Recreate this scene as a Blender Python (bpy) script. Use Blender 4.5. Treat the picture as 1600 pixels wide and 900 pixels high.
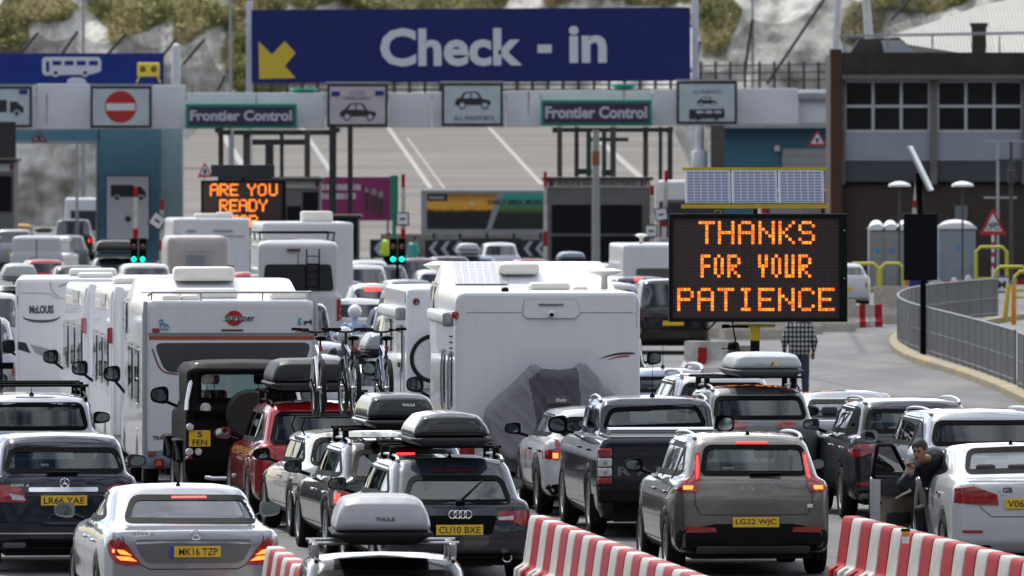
import bpy, bmesh, math, random
import numpy as np
from mathutils import Vector, Matrix
from mathutils.bvhtree import BVHTree
from mathutils.geometry import delaunay_2d_cdt
for o in list(bpy.data.objects):
 bpy.data.objects.remove(o)
scene = bpy.context.scene
COL = scene.collection
PI = math.pi
rnd = random.Random(7)
# ---------------------------------------------------------------- camera, world, sun, exposure
F = 14000.0      # focal length in photo pixels (1600 wide)
CH = 4.65        # camera height
YH = 247.0       # horizon row of the photo
cam_d = bpy.data.cameras.new('camera')
cam = bpy.data.objects.new('camera', cam_d)
COL.objects.link(cam)
cam.location = (0, 0, CH)
cam.rotation_euler = (math.radians(90), 0, 0)
cam_d.sensor_width = 36.0
cam_d.lens = 36.0 * F / 1600.0
cam_d.shift_y = -(450.0 - YH) / 1600.0
cam_d.clip_start = 1.0
cam_d.clip_end = 6000.0
cam_d.dof.use_dof = True
cam_d.dof.focus_distance = 108.0
cam_d.dof.aperture_fstop = 6.3
scene.camera = cam
SUN_EL, SUN_AZ = math.radians(56), math.radians(-28)   # azimuth from +Y, clockwise positive
world = bpy.data.worlds.new('World')
scene.world = world
world.use_nodes = True
wn, wl = world.node_tree.nodes, world.node_tree.links
for n in list(wn):
 wn.remove(n)
w_out = wn.new('ShaderNodeOutputWorld')
w_bg = wn.new('ShaderNodeBackground')
w_sky = wn.new('ShaderNodeTexSky')
w_sky.sky_type = 'NISHITA'
w_sky.sun_disc = False
w_sky.sun_elevation = SUN_EL
w_sky.sun_rotation = SUN_AZ
w_tc = wn.new('ShaderNodeTexCoord')
w_map = wn.new('ShaderNodeMapping')
w_map.inputs['Scale'].default_value = (1.0, 1.0, 2.6)
w_noise = wn.new('ShaderNodeTexNoise')
w_noise.inputs['Scale'].default_value = 4.6
w_noise.inputs['Detail'].default_value = 7
w_noise.inputs['Roughness'].default_value = 0.6
w_ramp = wn.new('ShaderNodeValToRGB')
w_ramp.color_ramp.elements[0].position = 0.42
w_ramp.color_ramp.elements[1].position = 0.56
w_mix = wn.new('ShaderNodeMix')
w_mix.data_type = 'RGBA'
w_mix.inputs[7].default_value = (15.5, 16.2, 17.6, 1)       # cloud radiance beside the physical sky
wl.new(w_tc.outputs['Generated'], w_map.inputs['Vector'])
wl.new(w_map.outputs['Vector'], w_noise.inputs['Vector'])
wl.new(w_noise.outputs['Fac'], w_ramp.inputs['Fac'])
w_sep = wn.new('ShaderNodeSeparateXYZ')
w_mr = wn.new('ShaderNodeMapRange')
w_mr.inputs['From Min'].default_value = 0.0
w_mr.inputs['From Max'].default_value = 0.65
w_mr.inputs['To Min'].default_value = 0.03
w_mr.inputs['To Max'].default_value = 1.0
w_mul = wn.new('ShaderNodeMix')
w_mul.data_type = 'RGBA'
w_mul.blend_type = 'MULTIPLY'
w_mul.inputs[0].default_value = 1.0
wl.new(w_tc.outputs['Generated'], w_sep.inputs[0])
wl.new(w_sep.outputs['Z'], w_mr.inputs['Value'])
wl.new(w_mix.outputs[2], w_mul.inputs[6])
w_fr = wn.new('ShaderNodeMapRange')          # the cloud deck is bright towards the sun, dark behind
w_fr.inputs['From Min'].default_value = 0.02
w_fr.inputs['From Max'].default_value = 0.55
w_fr.inputs['To Min'].default_value = 0.0
w_fr.inputs['To Max'].default_value = 1.35
w_mx2 = wn.new('ShaderNodeMath')
w_mx2.operation = 'MAXIMUM'
wl.new(w_sep.outputs['Y'], w_fr.inputs['Value'])
wl.new(w_fr.outputs['Result'], w_mx2.inputs[0])
wl.new(w_mr.outputs['Result'], w_mx2.inputs[1])
wl.new(w_mx2.outputs[0], w_mul.inputs[7])
wl.new(w_ramp.outputs['Color'], w_mix.inputs[0])
wl.new(w_sky.outputs['Color'], w_mix.inputs[6])
wl.new(w_mul.outputs[2], w_bg.inputs['Color'])
w_bg.inputs['Strength'].default_value = 0.085
wl.new(w_bg.outputs['Background'], w_out.inputs['Surface'])
sun_d = bpy.data.lights.new('sun', 'SUN')
sun_d.energy = 3.5
sun_d.angle = math.radians(1.6)
sun_d.color = (1.0, 0.955, 0.89)
sun = bpy.data.objects.new('sun', sun_d)
COL.objects.link(sun)
sd = Vector((math.sin(SUN_AZ) * math.cos(SUN_EL), math.cos(SUN_AZ) * math.cos(SUN_EL), math.sin(SUN_EL)))
sun.rotation_euler = sd.to_track_quat('Z', 'Y').to_euler()
sun.location = (0, 0, 60)
vs = scene.view_settings
vs.view_transform = 'Standard'
vs.look = 'None'
vs.exposure = 0.27
vs.gamma = 1.0
vs.use_curve_mapping = False
scene.cycles.max_bounces = 6
scene.cycles.diffuse_bounces = 2
scene.cycles.glossy_bounces = 3
scene.cycles.transparent_max_bounces = 14
scene.cycles.transmission_bounces = 4
scene.cycles.caustics_reflective = False
scene.cycles.caustics_refractive = False
scene.cycles.use_denoising = True
# ---------------------------------------------------------------- materials
MATS = {}
def new_mat(name):
 m = bpy.data.materials.new(name)
 m.use_nodes = True
 nt = m.node_tree
 return m, nt, nt.nodes['Principled BSDF']
def mat(name, col, rough=0.5, metal=0.0, coat=0.0, emit=None, estr=0.0, var=0.0, vscale=3.0, bump=0.0, bscale=20.0, spec=0.5):
 """principled material with optional soft procedural variation of colour, gloss and relief"""
 if name in MATS:
  return MATS[name]
 m, nt, b = new_mat(name)
 b.inputs['Base Color'].default_value = (*col, 1)
 b.inputs['Roughness'].default_value = rough
 b.inputs['Metallic'].default_value = metal
 b.inputs['Coat Weight'].default_value = coat
 b.inputs['Coat Roughness'].default_value = 0.04
 b.inputs['Specular IOR Level'].default_value = spec
 if emit:
  b.inputs['Emission Color'].default_value = (*emit, 1)
  b.inputs['Emission Strength'].default_value = estr
 if var > 0 or bump > 0:
  tc = nt.nodes.new('ShaderNodeTexCoord')
  n = nt.nodes.new('ShaderNodeTexNoise')
  n.inputs['Scale'].default_value = vscale
  n.inputs['Detail'].default_value = 6
  n.inputs['Roughness'].default_value = 0.65
  nt.links.new(tc.outputs['Object'], n.inputs['Vector'])
  if var > 0:
   mp = nt.nodes.new('ShaderNodeMapRange')
   mp.inputs['From Min'].default_value = 0.3
   mp.inputs['From Max'].default_value = 0.7
   mp.inputs['To Min'].default_value = 1 - var
   mp.inputs['To Max'].default_value = 1 + var * 0.5
   nt.links.new(n.outputs['Fac'], mp.inputs['Value'])
   mx = nt.nodes.new('ShaderNodeMix')
   mx.data_type = 'RGBA'
   mx.blend_type = 'MULTIPLY'
   mx.inputs[0].default_value = 1
   mx.inputs[6].default_value = (*col, 1)
   nt.links.new(mp.outputs['Result'], mx.inputs[7])
   nt.links.new(mx.outputs[2], b.inputs['Base Color'])
   mr = nt.nodes.new('ShaderNodeMapRange')
   mr.inputs['To Min'].default_value = max(0.03, rough - 0.1)
   mr.inputs['To Max'].default_value = min(1, rough + 0.15)
   nt.links.new(n.outputs['Fac'], mr.inputs['Value'])
   nt.links.new(mr.outputs['Result'], b.inputs['Roughness'])
  if bump > 0:
   n2 = nt.nodes.new('ShaderNodeTexNoise')
   n2.inputs['Scale'].default_value = bscale
   n2.inputs['Detail'].default_value = 4
   nt.links.new(tc.outputs['Object'], n2.inputs['Vector'])
   bp = nt.nodes.new('ShaderNodeBump')
   bp.inputs['Strength'].default_value = bump
   bp.inputs['Distance'].default_value = 0.02
   nt.links.new(n2.outputs['Fac'], bp.inputs['Height'])
   nt.links.new(bp.outputs['Normal'], b.inputs['Normal'])
 MATS[name] = m
 return m
def paint(name, col, metal=0.0, rough=0.35):
 """car paint: faint road dust over a clear coat"""
 if name in MATS:
  return MATS[name]
 m, nt, b = new_mat(name)
 b.inputs['Metallic'].default_value = metal
 b.inputs['Coat Weight'].default_value = 1.0
 b.inputs['Specular IOR Level'].default_value = 0.12
 b.inputs['Coat Roughness'].default_value = 0.03
 tc = nt.nodes.new('ShaderNodeTexCoord')
 n = nt.nodes.new('ShaderNodeTexNoise')
 n.inputs['Scale'].default_value = 2.2
 n.inputs['Detail'].default_value = 8
 n.inputs['Roughness'].default_value = 0.7
 nt.links.new(tc.outputs['Object'], n.inputs['Vector'])
 sep = nt.nodes.new('ShaderNodeSeparateXYZ')
 nt.links.new(tc.outputs['Object'], sep.inputs[0])
 mz = nt.nodes.new('ShaderNodeMapRange')     # dust thrown up on the lowest panels
 mz.inputs['From Min'].default_value = 0.75
 mz.inputs['From Max'].default_value = 0.2
 nt.links.new(sep.outputs['Z'], mz.inputs['Value'])
 mu = nt.nodes.new('ShaderNodeMath')
 mu.operation = 'MULTIPLY_ADD'
 mk = nt.nodes.new('ShaderNodeMath')
 mk.operation = 'MULTIPLY'
 mk.inputs[1].default_value = 0.30
 nt.links.new(mz.outputs['Result'], mk.inputs[0])
 nt.links.new(mk.outputs[0], mu.inputs[0])
 nt.links.new(n.outputs['Fac'], mu.inputs[1])
 mu.inputs[2].default_value = 0.0
 mx = nt.nodes.new('ShaderNodeMix')
 mx.data_type = 'RGBA'
 mx.inputs[6].default_value = (*col, 1)
 mx.inputs[7].default_value = (0.16, 0.15, 0.135, 1)
 nt.links.new(mu.outputs[0], mx.inputs[0])
 nt.links.new(mx.outputs[2], b.inputs['Base Color'])
 mr = nt.nodes.new('ShaderNodeMapRange')
 mr.inputs['To Min'].default_value = max(0.05, rough - 0.08)
 mr.inputs['To Max'].default_value = rough + 0.12
 nt.links.new(n.outputs['Fac'], mr.inputs['Value'])
 nt.links.new(mr.outputs['Result'], b.inputs['Roughness'])
 MATS[name] = m
 return m
def glass(name, tint, dens=1.0):
 """thin window pane: tinted see-through plus a fresnel reflection"""
 if name in MATS:
  return MATS[name]
 m = bpy.data.materials.new(name)
 m.use_nodes = True
 nt = m.node_tree
 for n in list(nt.nodes):
  nt.nodes.remove(n)
 out = nt.nodes.new('ShaderNodeOutputMaterial')
 tr = nt.nodes.new('ShaderNodeBsdfTransparent')
 tr.inputs[0].default_value = (*tint, 1)
 gl = nt.nodes.new('ShaderNodeBsdfGlossy')
 gl.inputs['Roughness'].default_value = 0.015
 gl.inputs['Color'].default_value = (0.95, 0.97, 1, 1)
 fr = nt.nodes.new('ShaderNodeFresnel')
 fr.inputs['IOR'].default_value = 1.55
 mp = nt.nodes.new('ShaderNodeMath')
 mp.operation = 'MULTIPLY_ADD'
 mp.inputs[1].default_value = 1.15
 mp.inputs[2].default_value = 0.01
 mp.use_clamp = True
 mix = nt.nodes.new('ShaderNodeMixShader')
 nt.links.new(fr.outputs[0], mp.inputs[0])
 nt.links.new(mp.outputs[0], mix.inputs[0])
 nt.links.new(tr.outputs[0], mix.inputs[1])
 nt.links.new(gl.outputs[0], mix.inputs[2])
 nt.links.new(mix.outputs[0], out.inputs[0])
 MATS[name] = m
 return m
G_CLEAR = glass('window_glass', (0.62, 0.76, 0.73))
G_TINT = glass('privacy_glass', (0.10, 0.12, 0.13))
G_DARK = mat('dark_window_glass', (0.012, 0.014, 0.018), 0.04, coat=1.0)
BLACK = mat('black_plastic', (0.007, 0.007, 0.008), 0.55, var=0.25, spec=0.12)
TRIM = mat('satin_black_trim', (0.0035, 0.0035, 0.004), 0.5, spec=0.05)
GAP = mat('panel_gap', (0.004, 0.004, 0.005), 0.9)
RUBBER = mat('tyre_rubber', (0.014, 0.014, 0.014), 0.85, spec=0.2, var=0.3, bump=0.4, bscale=60)
CABIN = mat('dark_upholstery', (0.045, 0.045, 0.05), 0.8, var=0.2)
CHROME = mat('chrome', (0.75, 0.76, 0.78), 0.12, 1.0)
ALLOY = mat('alloy_silver', (0.33, 0.34, 0.35), 0.38, 0.8)
RED_L = mat('red_lamp_lens', (0.32, 0.008, 0.012), 0.12, coat=1.0, var=0.35, vscale=14)
RED_D = mat('dark_red_lens', (0.10, 0.004, 0.006), 0.12, coat=1.0, var=0.3, vscale=14)
CLEAR_L = mat('clear_lamp_lens', (0.55, 0.56, 0.58), 0.12, coat=1.0, var=0.4, vscale=25)
AMBER_L = mat('amber_lens', (0.55, 0.16, 0.02), 0.15, coat=1.0)
LIT_R = mat('lit_brake_light', (0.6, 0.02, 0.02), 0.3, emit=(1, 0.03, 0.02), estr=2.6)
LIT_O = mat('lit_tail_light', (0.6, 0.1, 0.02), 0.3, emit=(1, 0.16, 0.02), estr=3.2)
PLATE = mat('yellow_number_plate', (0.75, 0.47, 0.02), 0.35, coat=0.3, var=0.1, vscale=30)
PLATE_T = mat('plate_lettering', (0.012, 0.012, 0.012), 0.5)
WHITE = mat('white_lettering', (0.72, 0.73, 0.74), 0.5)
MIRR = mat('mirror_glass', (0.20, 0.25, 0.26), 0.03, 1.0)
STEEL = mat('galvanised_steel', (0.36, 0.37, 0.38), 0.42, 0.75, var=0.25, vscale=8)
CARAV = mat('white_caravan_panel', (0.70, 0.705, 0.72), 0.22, coat=0.5, var=0.07, vscale=1.3)
def streaked(name, col):
 m, nt, b = new_mat(name)
 tc = nt.nodes.new('ShaderNodeTexCoord')
 mp = nt.nodes.new('ShaderNodeMapping')
 mp.inputs['Scale'].default_value = (5.5, 5.5, .45)
 n = nt.nodes.new('ShaderNodeTexNoise')
 n.inputs['Scale'].default_value = 1.6
 n.inputs['Detail'].default_value = 8
 n.inputs['Roughness'].default_value = .7
 n2 = nt.nodes.new('ShaderNodeTexNoise')
 n2.inputs['Scale'].default_value = .8
 n2.inputs['Detail'].default_value = 4
 mr = nt.nodes.new('ShaderNodeMapRange')
 mr.inputs['From Min'].default_value = .48
 mr.inputs['From Max'].default_value = .78
 mr.inputs['To Max'].default_value = .32
 mu = nt.nodes.new('ShaderNodeMath')
 mu.operation = 'MULTIPLY'
 mx = nt.nodes.new('ShaderNodeMix')
 mx.data_type = 'RGBA'
 mx.inputs[6].default_value = (*col, 1)
 mx.inputs[7].default_value = (.40, .38, .34, 1)
 L = nt.links.new
 L(tc.outputs['Object'], mp.inputs[0]); L(mp.outputs[0], n.inputs[0]); L(tc.outputs['Object'], n2.inputs[0])
 L(n.outputs['Fac'], mr.inputs['Value']); L(mr.outputs[0], mu.inputs[0]); L(n2.outputs['Fac'], mu.inputs[1])
 L(mu.outputs[0], mx.inputs[0]); L(mx.outputs[2], b.inputs['Base Color'])
 b.inputs['Roughness'].default_value = .25
 b.inputs['Coat Weight'].default_value = .4
 MATS[name] = m
 return m
CARAV = streaked('white_caravan_panel_streaked', (0.66, 0.675, 0.70))
CREAM = mat('cream_plastic', (0.62, 0.60, 0.55), 0.45, var=0.1)
GREY_P = mat('grey_plastic', (0.30, 0.30, 0.31), 0.5, var=0.1)
# ---------------------------------------------------------------- object helpers
def thing(name, label, cat, loc=(0, 0, 0), rz=0.0, group=None):
 o = bpy.data.objects.new(name, None)
 COL.objects.link(o)
 o.location = loc
 o.rotation_euler = (0, 0, rz)
 o.empty_display_size = 0.2
 o['label'] = label
 o['category'] = cat
 if group:
  o['group'] = group
 return o
def tag(o, label, cat, group=None):
 o['label'] = label
 o['category'] = cat
 if group:
  o['group'] = group
 return o
def mesh_obj(name, verts, faces, m, parent=None, smooth=True, loc=None):
 me = bpy.data.meshes.new(name)
 me.from_pydata([tuple(map(float, v)) for v in verts], [], [tuple(int(i) for i in f) for f in faces])
 me.update()
 if m:
  me.materials.append(m)
 if smooth and len(me.polygons):
  me.polygons.foreach_set('use_smooth', [True] * len(me.polygons))
 o = bpy.data.objects.new(name, me)
 COL.objects.link(o)
 if parent:
  o.parent = parent
 if loc:
  o.location = loc
 return o
class MB:
 """collects shapes of one part"""
 def __init__(self):
  self.v, self.f = [], []
 def add(self, vs_, fs_):
  k = len(self.v)
  self.v += [tuple(v) for v in vs_]
  self.f += [tuple(i + k for i in f) for f in fs_]
  return self
 def box(self, c, s, rz=0.0, rx=0.0, ry=0.0, bev=0.0):
  hx, hy, hz = s[0] / 2, s[1] / 2, s[2] / 2
  M = Matrix.Rotation(rz, 3, 'Z') @ Matrix.Rotation(rx, 3, 'X') @ Matrix.Rotation(ry, 3, 'Y')
  if bev <= 0:
   vs_ = [(a * hx, b * hy, d * hz) for a in (-1, 1) for b in (-1, 1) for d in (-1, 1)]
   fs_ = [(0, 1, 3, 2), (4, 6, 7, 5), (0, 4, 5, 1), (2, 3, 7, 6), (0, 2, 6, 4), (1, 5, 7, 3)]
  else:
   bm = bmesh.new()
   bmesh.ops.create_cube(bm, size=1)
   for v in bm.verts:
    v.co = Vector((v.co.x * 2 * hx, v.co.y * 2 * hy, v.co.z * 2 * hz))
   bmesh.ops.bevel(bm, geom=list(bm.edges), offset=min(bev, hx * .95, hy * .95, hz * .95), segments=3, profile=0.5, affect='EDGES')
   vs_ = [tuple(v.co) for v in bm.verts]
   bm.verts.index_update()
   fs_ = [tuple(v.index for v in f.verts) for f in bm.faces]
   bm.free()
  return self.add([tuple(M @ Vector(v) + Vector(c)) for v in vs_], fs_)
 def tube(self, pts, r, n=8, cap=True):
  pts = [Vector(p) for p in pts]
  rs = r if isinstance(r, (list, tuple)) else [r] * len(pts)
  vs_, fs_ = [], []
  prev = None
  for i, p in enumerate(pts):
   t = (pts[min(i + 1, len(pts) - 1)] - pts[max(i - 1, 0)])
   if t.length < 1e-9:
    t = Vector((0, 0, 1))
   t.normalize()
   if prev is None:
    a = Vector((0, 0, 1)) if abs(t.z) < 0.9 else Vector((1, 0, 0))
    u = t.cross(a).normalized()
   else:
    u = (prev - t * prev.dot(t)).normalized()
   prev = u
   w = t.cross(u)
   for k in range(n):
    an = 2 * PI * k / n
    vs_.append(p + (u * math.cos(an) + w * math.sin(an)) * rs[i])
  for i in range(len(pts) - 1):
   for k in range(n):
    a, b = i * n + k, i * n + (k + 1) % n
    fs_.append((a, b, b + n, a + n))
  if cap:
   fs_.append(tuple(range(n))[::-1])
   fs_.append(tuple(range((len(pts) - 1) * n, len(pts) * n)))
  return self.add(vs_, fs_)
 def lathe(self, prof, c=(0, 0, 0), axis='Z', n=24):
  """prof = [(radius, height)]"""
  vs_, fs_ = [], []
  for r, h in prof:
   for k in range(n):
    a = 2 * PI * k / n
    x, y = r * math.cos(a), r * math.sin(a)
    v = {'Z': (x, y, h), 'X': (h, x, y), 'Y': (x, h, y)}[axis]
    vs_.append((v[0] + c[0], v[1] + c[1], v[2] + c[2]))
  for i in range(len(prof) - 1):
   for k in range(n):
    a, b = i * n + k, i * n + (k + 1) % n
    fs_.append((a, b, b + n, a + n))
  return self.add(vs_, fs_)
 def prism(self, poly, d0, d1, plane='XZ'):
  """poly extruded between two depths along the plane's normal"""
  n = len(poly)
  def P(u, w, d):
   return {'XZ': (u, d, w), 'YZ': (d, u, w), 'XY': (u, w, d)}[plane]
  vs_ = [P(u, w, d0) for u, w in poly] + [P(u, w, d1) for u, w in poly]
  fs_ = [tuple(range(n)), tuple(range(n, 2 * n))[::-1]]
  for i in range(n):
   j = (i + 1) % n
   fs_.append((i, i + n, j + n, j))
  return self.add(vs_, fs_)
 def quad(self, a, b, c, d):
  return self.add([a, b, c, d], [(0, 1, 2, 3)])
 def build(self, name, m, parent=None, smooth=False, loc=None, fix=True):
  o = mesh_obj(name, self.v, self.f, m, parent, smooth, loc)
  if fix:
   bm = bmesh.new()
   bm.from_mesh(o.data)
   bmesh.ops.recalc_face_normals(bm, faces=bm.faces)
   bm.to_mesh(o.data)
   bm.free()
  if smooth:
   o.data.polygons.foreach_set('use_smooth', [True] * len(o.data.polygons))
   try:
    o.data.set_sharp_from_angle(angle=math.radians(38))
   except Exception:
    pass
  return o
def chaikin(pts, it=2, closed=True):
 pts = [tuple(p) for p in pts]
 for _ in range(it):
  q = []
  n = len(pts)
  rng = range(n) if closed else range(n - 1)
  if not closed:
   q.append(pts[0])
  for i in rng:
   a, b = pts[i], pts[(i + 1) % n]
   q.append(tuple(a[k] * .75 + b[k] * .25 for k in range(len(a))))
   q.append(tuple(a[k] * .25 + b[k] * .75 for k in range(len(a))))
  if not closed:
   q.append(pts[-1])
  pts = q
 return pts
def rpoly(pts, r, k=4):
 """polygon with its corners rounded by about r"""
 out = []
 n = len(pts)
 for i in range(n):
  p, a, b = Vector(pts[i]), Vector(pts[i - 1]), Vector(pts[(i + 1) % n])
  ra = min(r, (a - p).length * .45)
  rb_ = min(r, (b - p).length * .45)
  A, B = p + (a - p).normalized() * ra, p + (b - p).normalized() * rb_
  for j in range(k + 1):
   t = j / k
   out.append(tuple(A * (1 - t) ** 2 + p * 2 * t * (1 - t) + B * t * t))
 return out
# ---- lettering turned into flat meshes
TXT = {}
def text_geo(s, bold=0.0):
 key = (s, bold)
 if key not in TXT:
  cu = bpy.data.curves.new('lettering', 'FONT')
  cu.body = s
  cu.size = 1
  cu.offset = bold
  cu.resolution_u = 3
  ob = bpy.data.objects.new('lettering', cu)
  me = bpy.data.meshes.new_from_object(ob)
  vs_ = np.array([v.co[:] for v in me.vertices])
  fs_ = [tuple(p.vertices) for p in me.polygons]
  bpy.data.objects.remove(ob)
  bpy.data.meshes.remove(me)
  mn, mx = vs_.min(0), vs_.max(0)
  TXT[key] = ((vs_ - mn) / np.maximum(mx - mn, 1e-6), fs_)
 return TXT[key]
def lettering(s, x0, x1, z0, z1, y, m, parent, bold=0.02, name='lettering', slant=0.0):
 """flat lettering in the plane y = const, facing -y, fitted to a box"""
 v, f = text_geo(s, bold)
 vv = [(x0 + a[0] * (x1 - x0) + slant * a[1] * (z1 - z0), y, z0 + a[1] * (z1 - z0)) for a in v]
 return mesh_obj(name, vv, f, m, parent, False)
def ring_poly(cx, cz, rx, rz, n=24):
 return [(cx + rx * math.cos(2 * PI * k / n), cz + rz * math.sin(2 * PI * k / n)) for k in range(n)]
# ---------------------------------------------------------------- ground shape and pixel to world
def gz(Y):
 t = min(1.0, max(0.0, (108 - Y) / 34.0))
 return -0.24 * t * t * (3 - 2 * t)
def W(px, s):
 """world x, y of a photo column at a scale of s photo pixels per metre"""
 return ((px - 800.0) / s, F / s)
def world_z(py, s):
 return CH - (py - YH) / s
# ---------------------------------------------------------------- smooth solids
def sd_poly(px, py, poly):
 px, py = np.broadcast_arrays(px, py)
 d = np.full(px.shape, 1e9)
 s = np.ones(px.shape)
 n = len(poly)
 for i in range(n):
  ax, ay = poly[i]
  bx, by = poly[(i + 1) % n]
  ex, ey = bx - ax, by - ay
  L2 = ex * ex + ey * ey
  if L2 < 1e-12:
   continue
  wx, wy = px - ax, py - ay
  t = np.clip((wx * ex + wy * ey) / L2, 0, 1)
  dx, dy = wx - ex * t, wy - ey * t
  d = np.minimum(d, dx * dx + dy * dy)
  c1, c2, c3 = py >= ay, py < by, ex * wy > ey * wx
  flip = (c1 & c2 & c3) | (~c1 & ~c2 & ~c3)
  s = np.where(flip, -s, s)
 return s * np.sqrt(d)
def smax(a, b, k):
 h = np.maximum(k - np.abs(a - b), 0) / k
 return np.maximum(a, b) + h * h * k * 0.25
def smin(a, b, k):
 return -smax(-a, -b, k)
def surface_net(f, lo, hi, h):
 """closed quad mesh of f = 0 (inside negative)"""
 ax = [np.arange(lo[i], hi[i] + h, h) for i in range(3)]
 V = f(ax[0][:, None, None], ax[1][None, :, None], ax[2][None, None, :])
 V = np.broadcast_to(V, (len(ax[0]), len(ax[1]), len(ax[2]))).astype(float)
 S = V < 0
 nx, ny, nz = V.shape
 cnt = np.zeros((nx - 1, ny - 1, nz - 1))
 acc = np.zeros((3, nx - 1, ny - 1, nz - 1))
 for d in range(3):
  o1, o2 = [(1, 2), (0, 2), (0, 1)][d]
  for a in (0, 1):
   for b in (0, 1):
    s0 = [slice(0, -1)] * 3
    s1 = [slice(0, -1)] * 3
    for o, e in ((o1, a), (o2, b)):
     if e:
      s0[o] = slice(1, None)
      s1[o] = slice(1, None)
    s1[d] = slice(1, None)
    A, B = V[tuple(s0)], V[tuple(s1)]
    X = (A < 0) != (B < 0)
    t = np.where(X, A / np.where(A - B == 0, 1, A - B), 0)
    off = [0, 0, 0]
    off[o1], off[o2] = a, b
    for k in range(3):
     acc[k] += X * (t if k == d else off[k])
    cnt += X
 act = cnt > 0
 idx = -np.ones(act.shape, int)
 idx[act] = np.arange(act.sum())
 ii = np.argwhere(act)
 P = np.stack([(ii[:, k] + acc[k][act] / cnt[act]) * h + lo[k] for k in range(3)], 1)
 Q = []
 for d in range(3):
  o1, o2 = [(1, 2), (2, 0), (0, 1)][d]
  s0 = [slice(1, -1)] * 3
  s1 = [slice(1, -1)] * 3
  s0[d] = slice(0, -1)
  s1[d] = slice(1, None)
  A, B = S[tuple(s0)], S[tuple(s1)]
  for X, rev in ((A & ~B, False), (~A & B, True)):
   e = np.argwhere(X)
   if not len(e):
    continue
   e = e.copy()
   e[:, o1] += 1
   e[:, o2] += 1
   def cell(u, w):
    c = e.copy()
    c[:, o1] += u
    c[:, o2] += w
    return idx[c[:, 0], c[:, 1], c[:, 2]]
   q = np.stack([cell(-1, -1), cell(0, -1), cell(0, 0), cell(-1, 0)], 1)
   Q.append(q[:, ::-1] if rev else q)
 Q = np.concatenate(Q)
 eps = h * 0.25
 for _ in range(3):
  x, y, z = P[:, 0], P[:, 1], P[:, 2]
  v = f(x, y, z)
  g = np.stack([(f(x + eps, y, z) - f(x - eps, y, z)), (f(x, y + eps, z) - f(x, y - eps, z)),
      (f(x, y, z + eps) - f(x, y, z - eps))], 1) / (2 * eps)
  n2 = np.maximum((g * g).sum(1), 0.25)
  step = -(v / n2)[:, None] * g
  ln = np.linalg.norm(step, axis=1, keepdims=True)
  P = P + step * np.minimum(1, 0.6 * h / np.maximum(ln, 1e-9))
 return P, Q
def solid(name, f, lo, hi, h, m, parent):
 P, Q = surface_net(f, lo, hi, h)
 return mesh_obj(name, P, Q, m, parent, True)
def box_sdf(hx, lo, hi, r, tw=None):
 """rounded box: |x|<hx, y,z between lo and hi"""
 cy, cz = (lo[0] + hi[0]) / 2, (lo[1] + hi[1]) / 2
 hy, hz = (hi[0] - lo[0]) / 2, (hi[1] - lo[1]) / 2
 def f(x, y, z):
  qx, qy, qz = np.abs(x) - hx + r, np.abs(y - cy) - hy + r, np.abs(z - cz) - hz + r
  return np.sqrt(np.maximum(qx, 0) ** 2 + np.maximum(qy, 0) ** 2 + np.maximum(qz, 0) ** 2) + np.minimum(np.maximum(qx, np.maximum(qy, qz)), 0) - r
 return f
def fill_poly(poly, step):
 """triangulated polygon with inner points so it can follow a curved surface"""
 P = []
 n = len(poly)
 for i in range(n):
  a, b = Vector(poly[i]), Vector(poly[(i + 1) % n])
  m = max(1, int((b - a).length / step))
  for k in range(m):
   P.append(a.lerp(b, k / m))
 nb = len(P)
 arr = np.array([p[:] for p in P])
 mn, mx = arr.min(0), arr.max(0)
 gx, gy = np.meshgrid(np.arange(mn[0] + step * .5, mx[0], step), np.arange(mn[1] + step * .5, mx[1], step), indexing='ij')
 gx, gy = gx.ravel(), gy.ravel()
 if len(gx):
  d = sd_poly(gx, gy, [tuple(p) for p in poly])
  for k in np.where(d < -step * .35)[0]:
   P.append(Vector((gx[k], gy[k])))
 r = delaunay_2d_cdt(P, [(i, (i + 1) % nb) for i in range(nb)], [], 1, 1e-6)
 return [tuple(v) for v in r[0]], [tuple(f) for f in r[2]]
def in_poly(px, py, poly):
 return sd_poly(px, py, poly) < 0
# ---------------------------------------------------------------- vehicles
SHARED = {}
def shared_mesh(key, make):
 """build a mesh once; later users share its data"""
 if key not in SHARED:
  o = make()
  SHARED[key] = o.data
  bpy.data.objects.remove(o)
 return SHARED[key]
def part_from(name, me, parent, loc=(0, 0, 0), rz=0.0, scale=None):
 o = bpy.data.objects.new(name, me)
 COL.objects.link(o)
 o.parent = parent
 o.location = loc
 o.rotation_euler = (0, 0, rz)
 if scale:
  o.scale = scale
 return o
def tyre_make(r, w):
 m = MB()
 m.lathe([(r * .66, -w / 2 + .02), (r * .8, -w / 2), (r * .94, -w / 2 + .012), (r, -w / 2 + .05), (r, -w * .18), (r - .012, -w * .17), (r - .012, -w * .13),
    (r, -w * .12), (r, w * .12), (r - .012, w * .13), (r - .012, w * .17), (r, w * .18), (r, w / 2 - .05), (r * .94, w / 2 - .012), (r * .8, w / 2), (r * .66, w / 2 - .02)], axis='X', n=32)
 return m.build('tyre', RUBBER, None, True)
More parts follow.
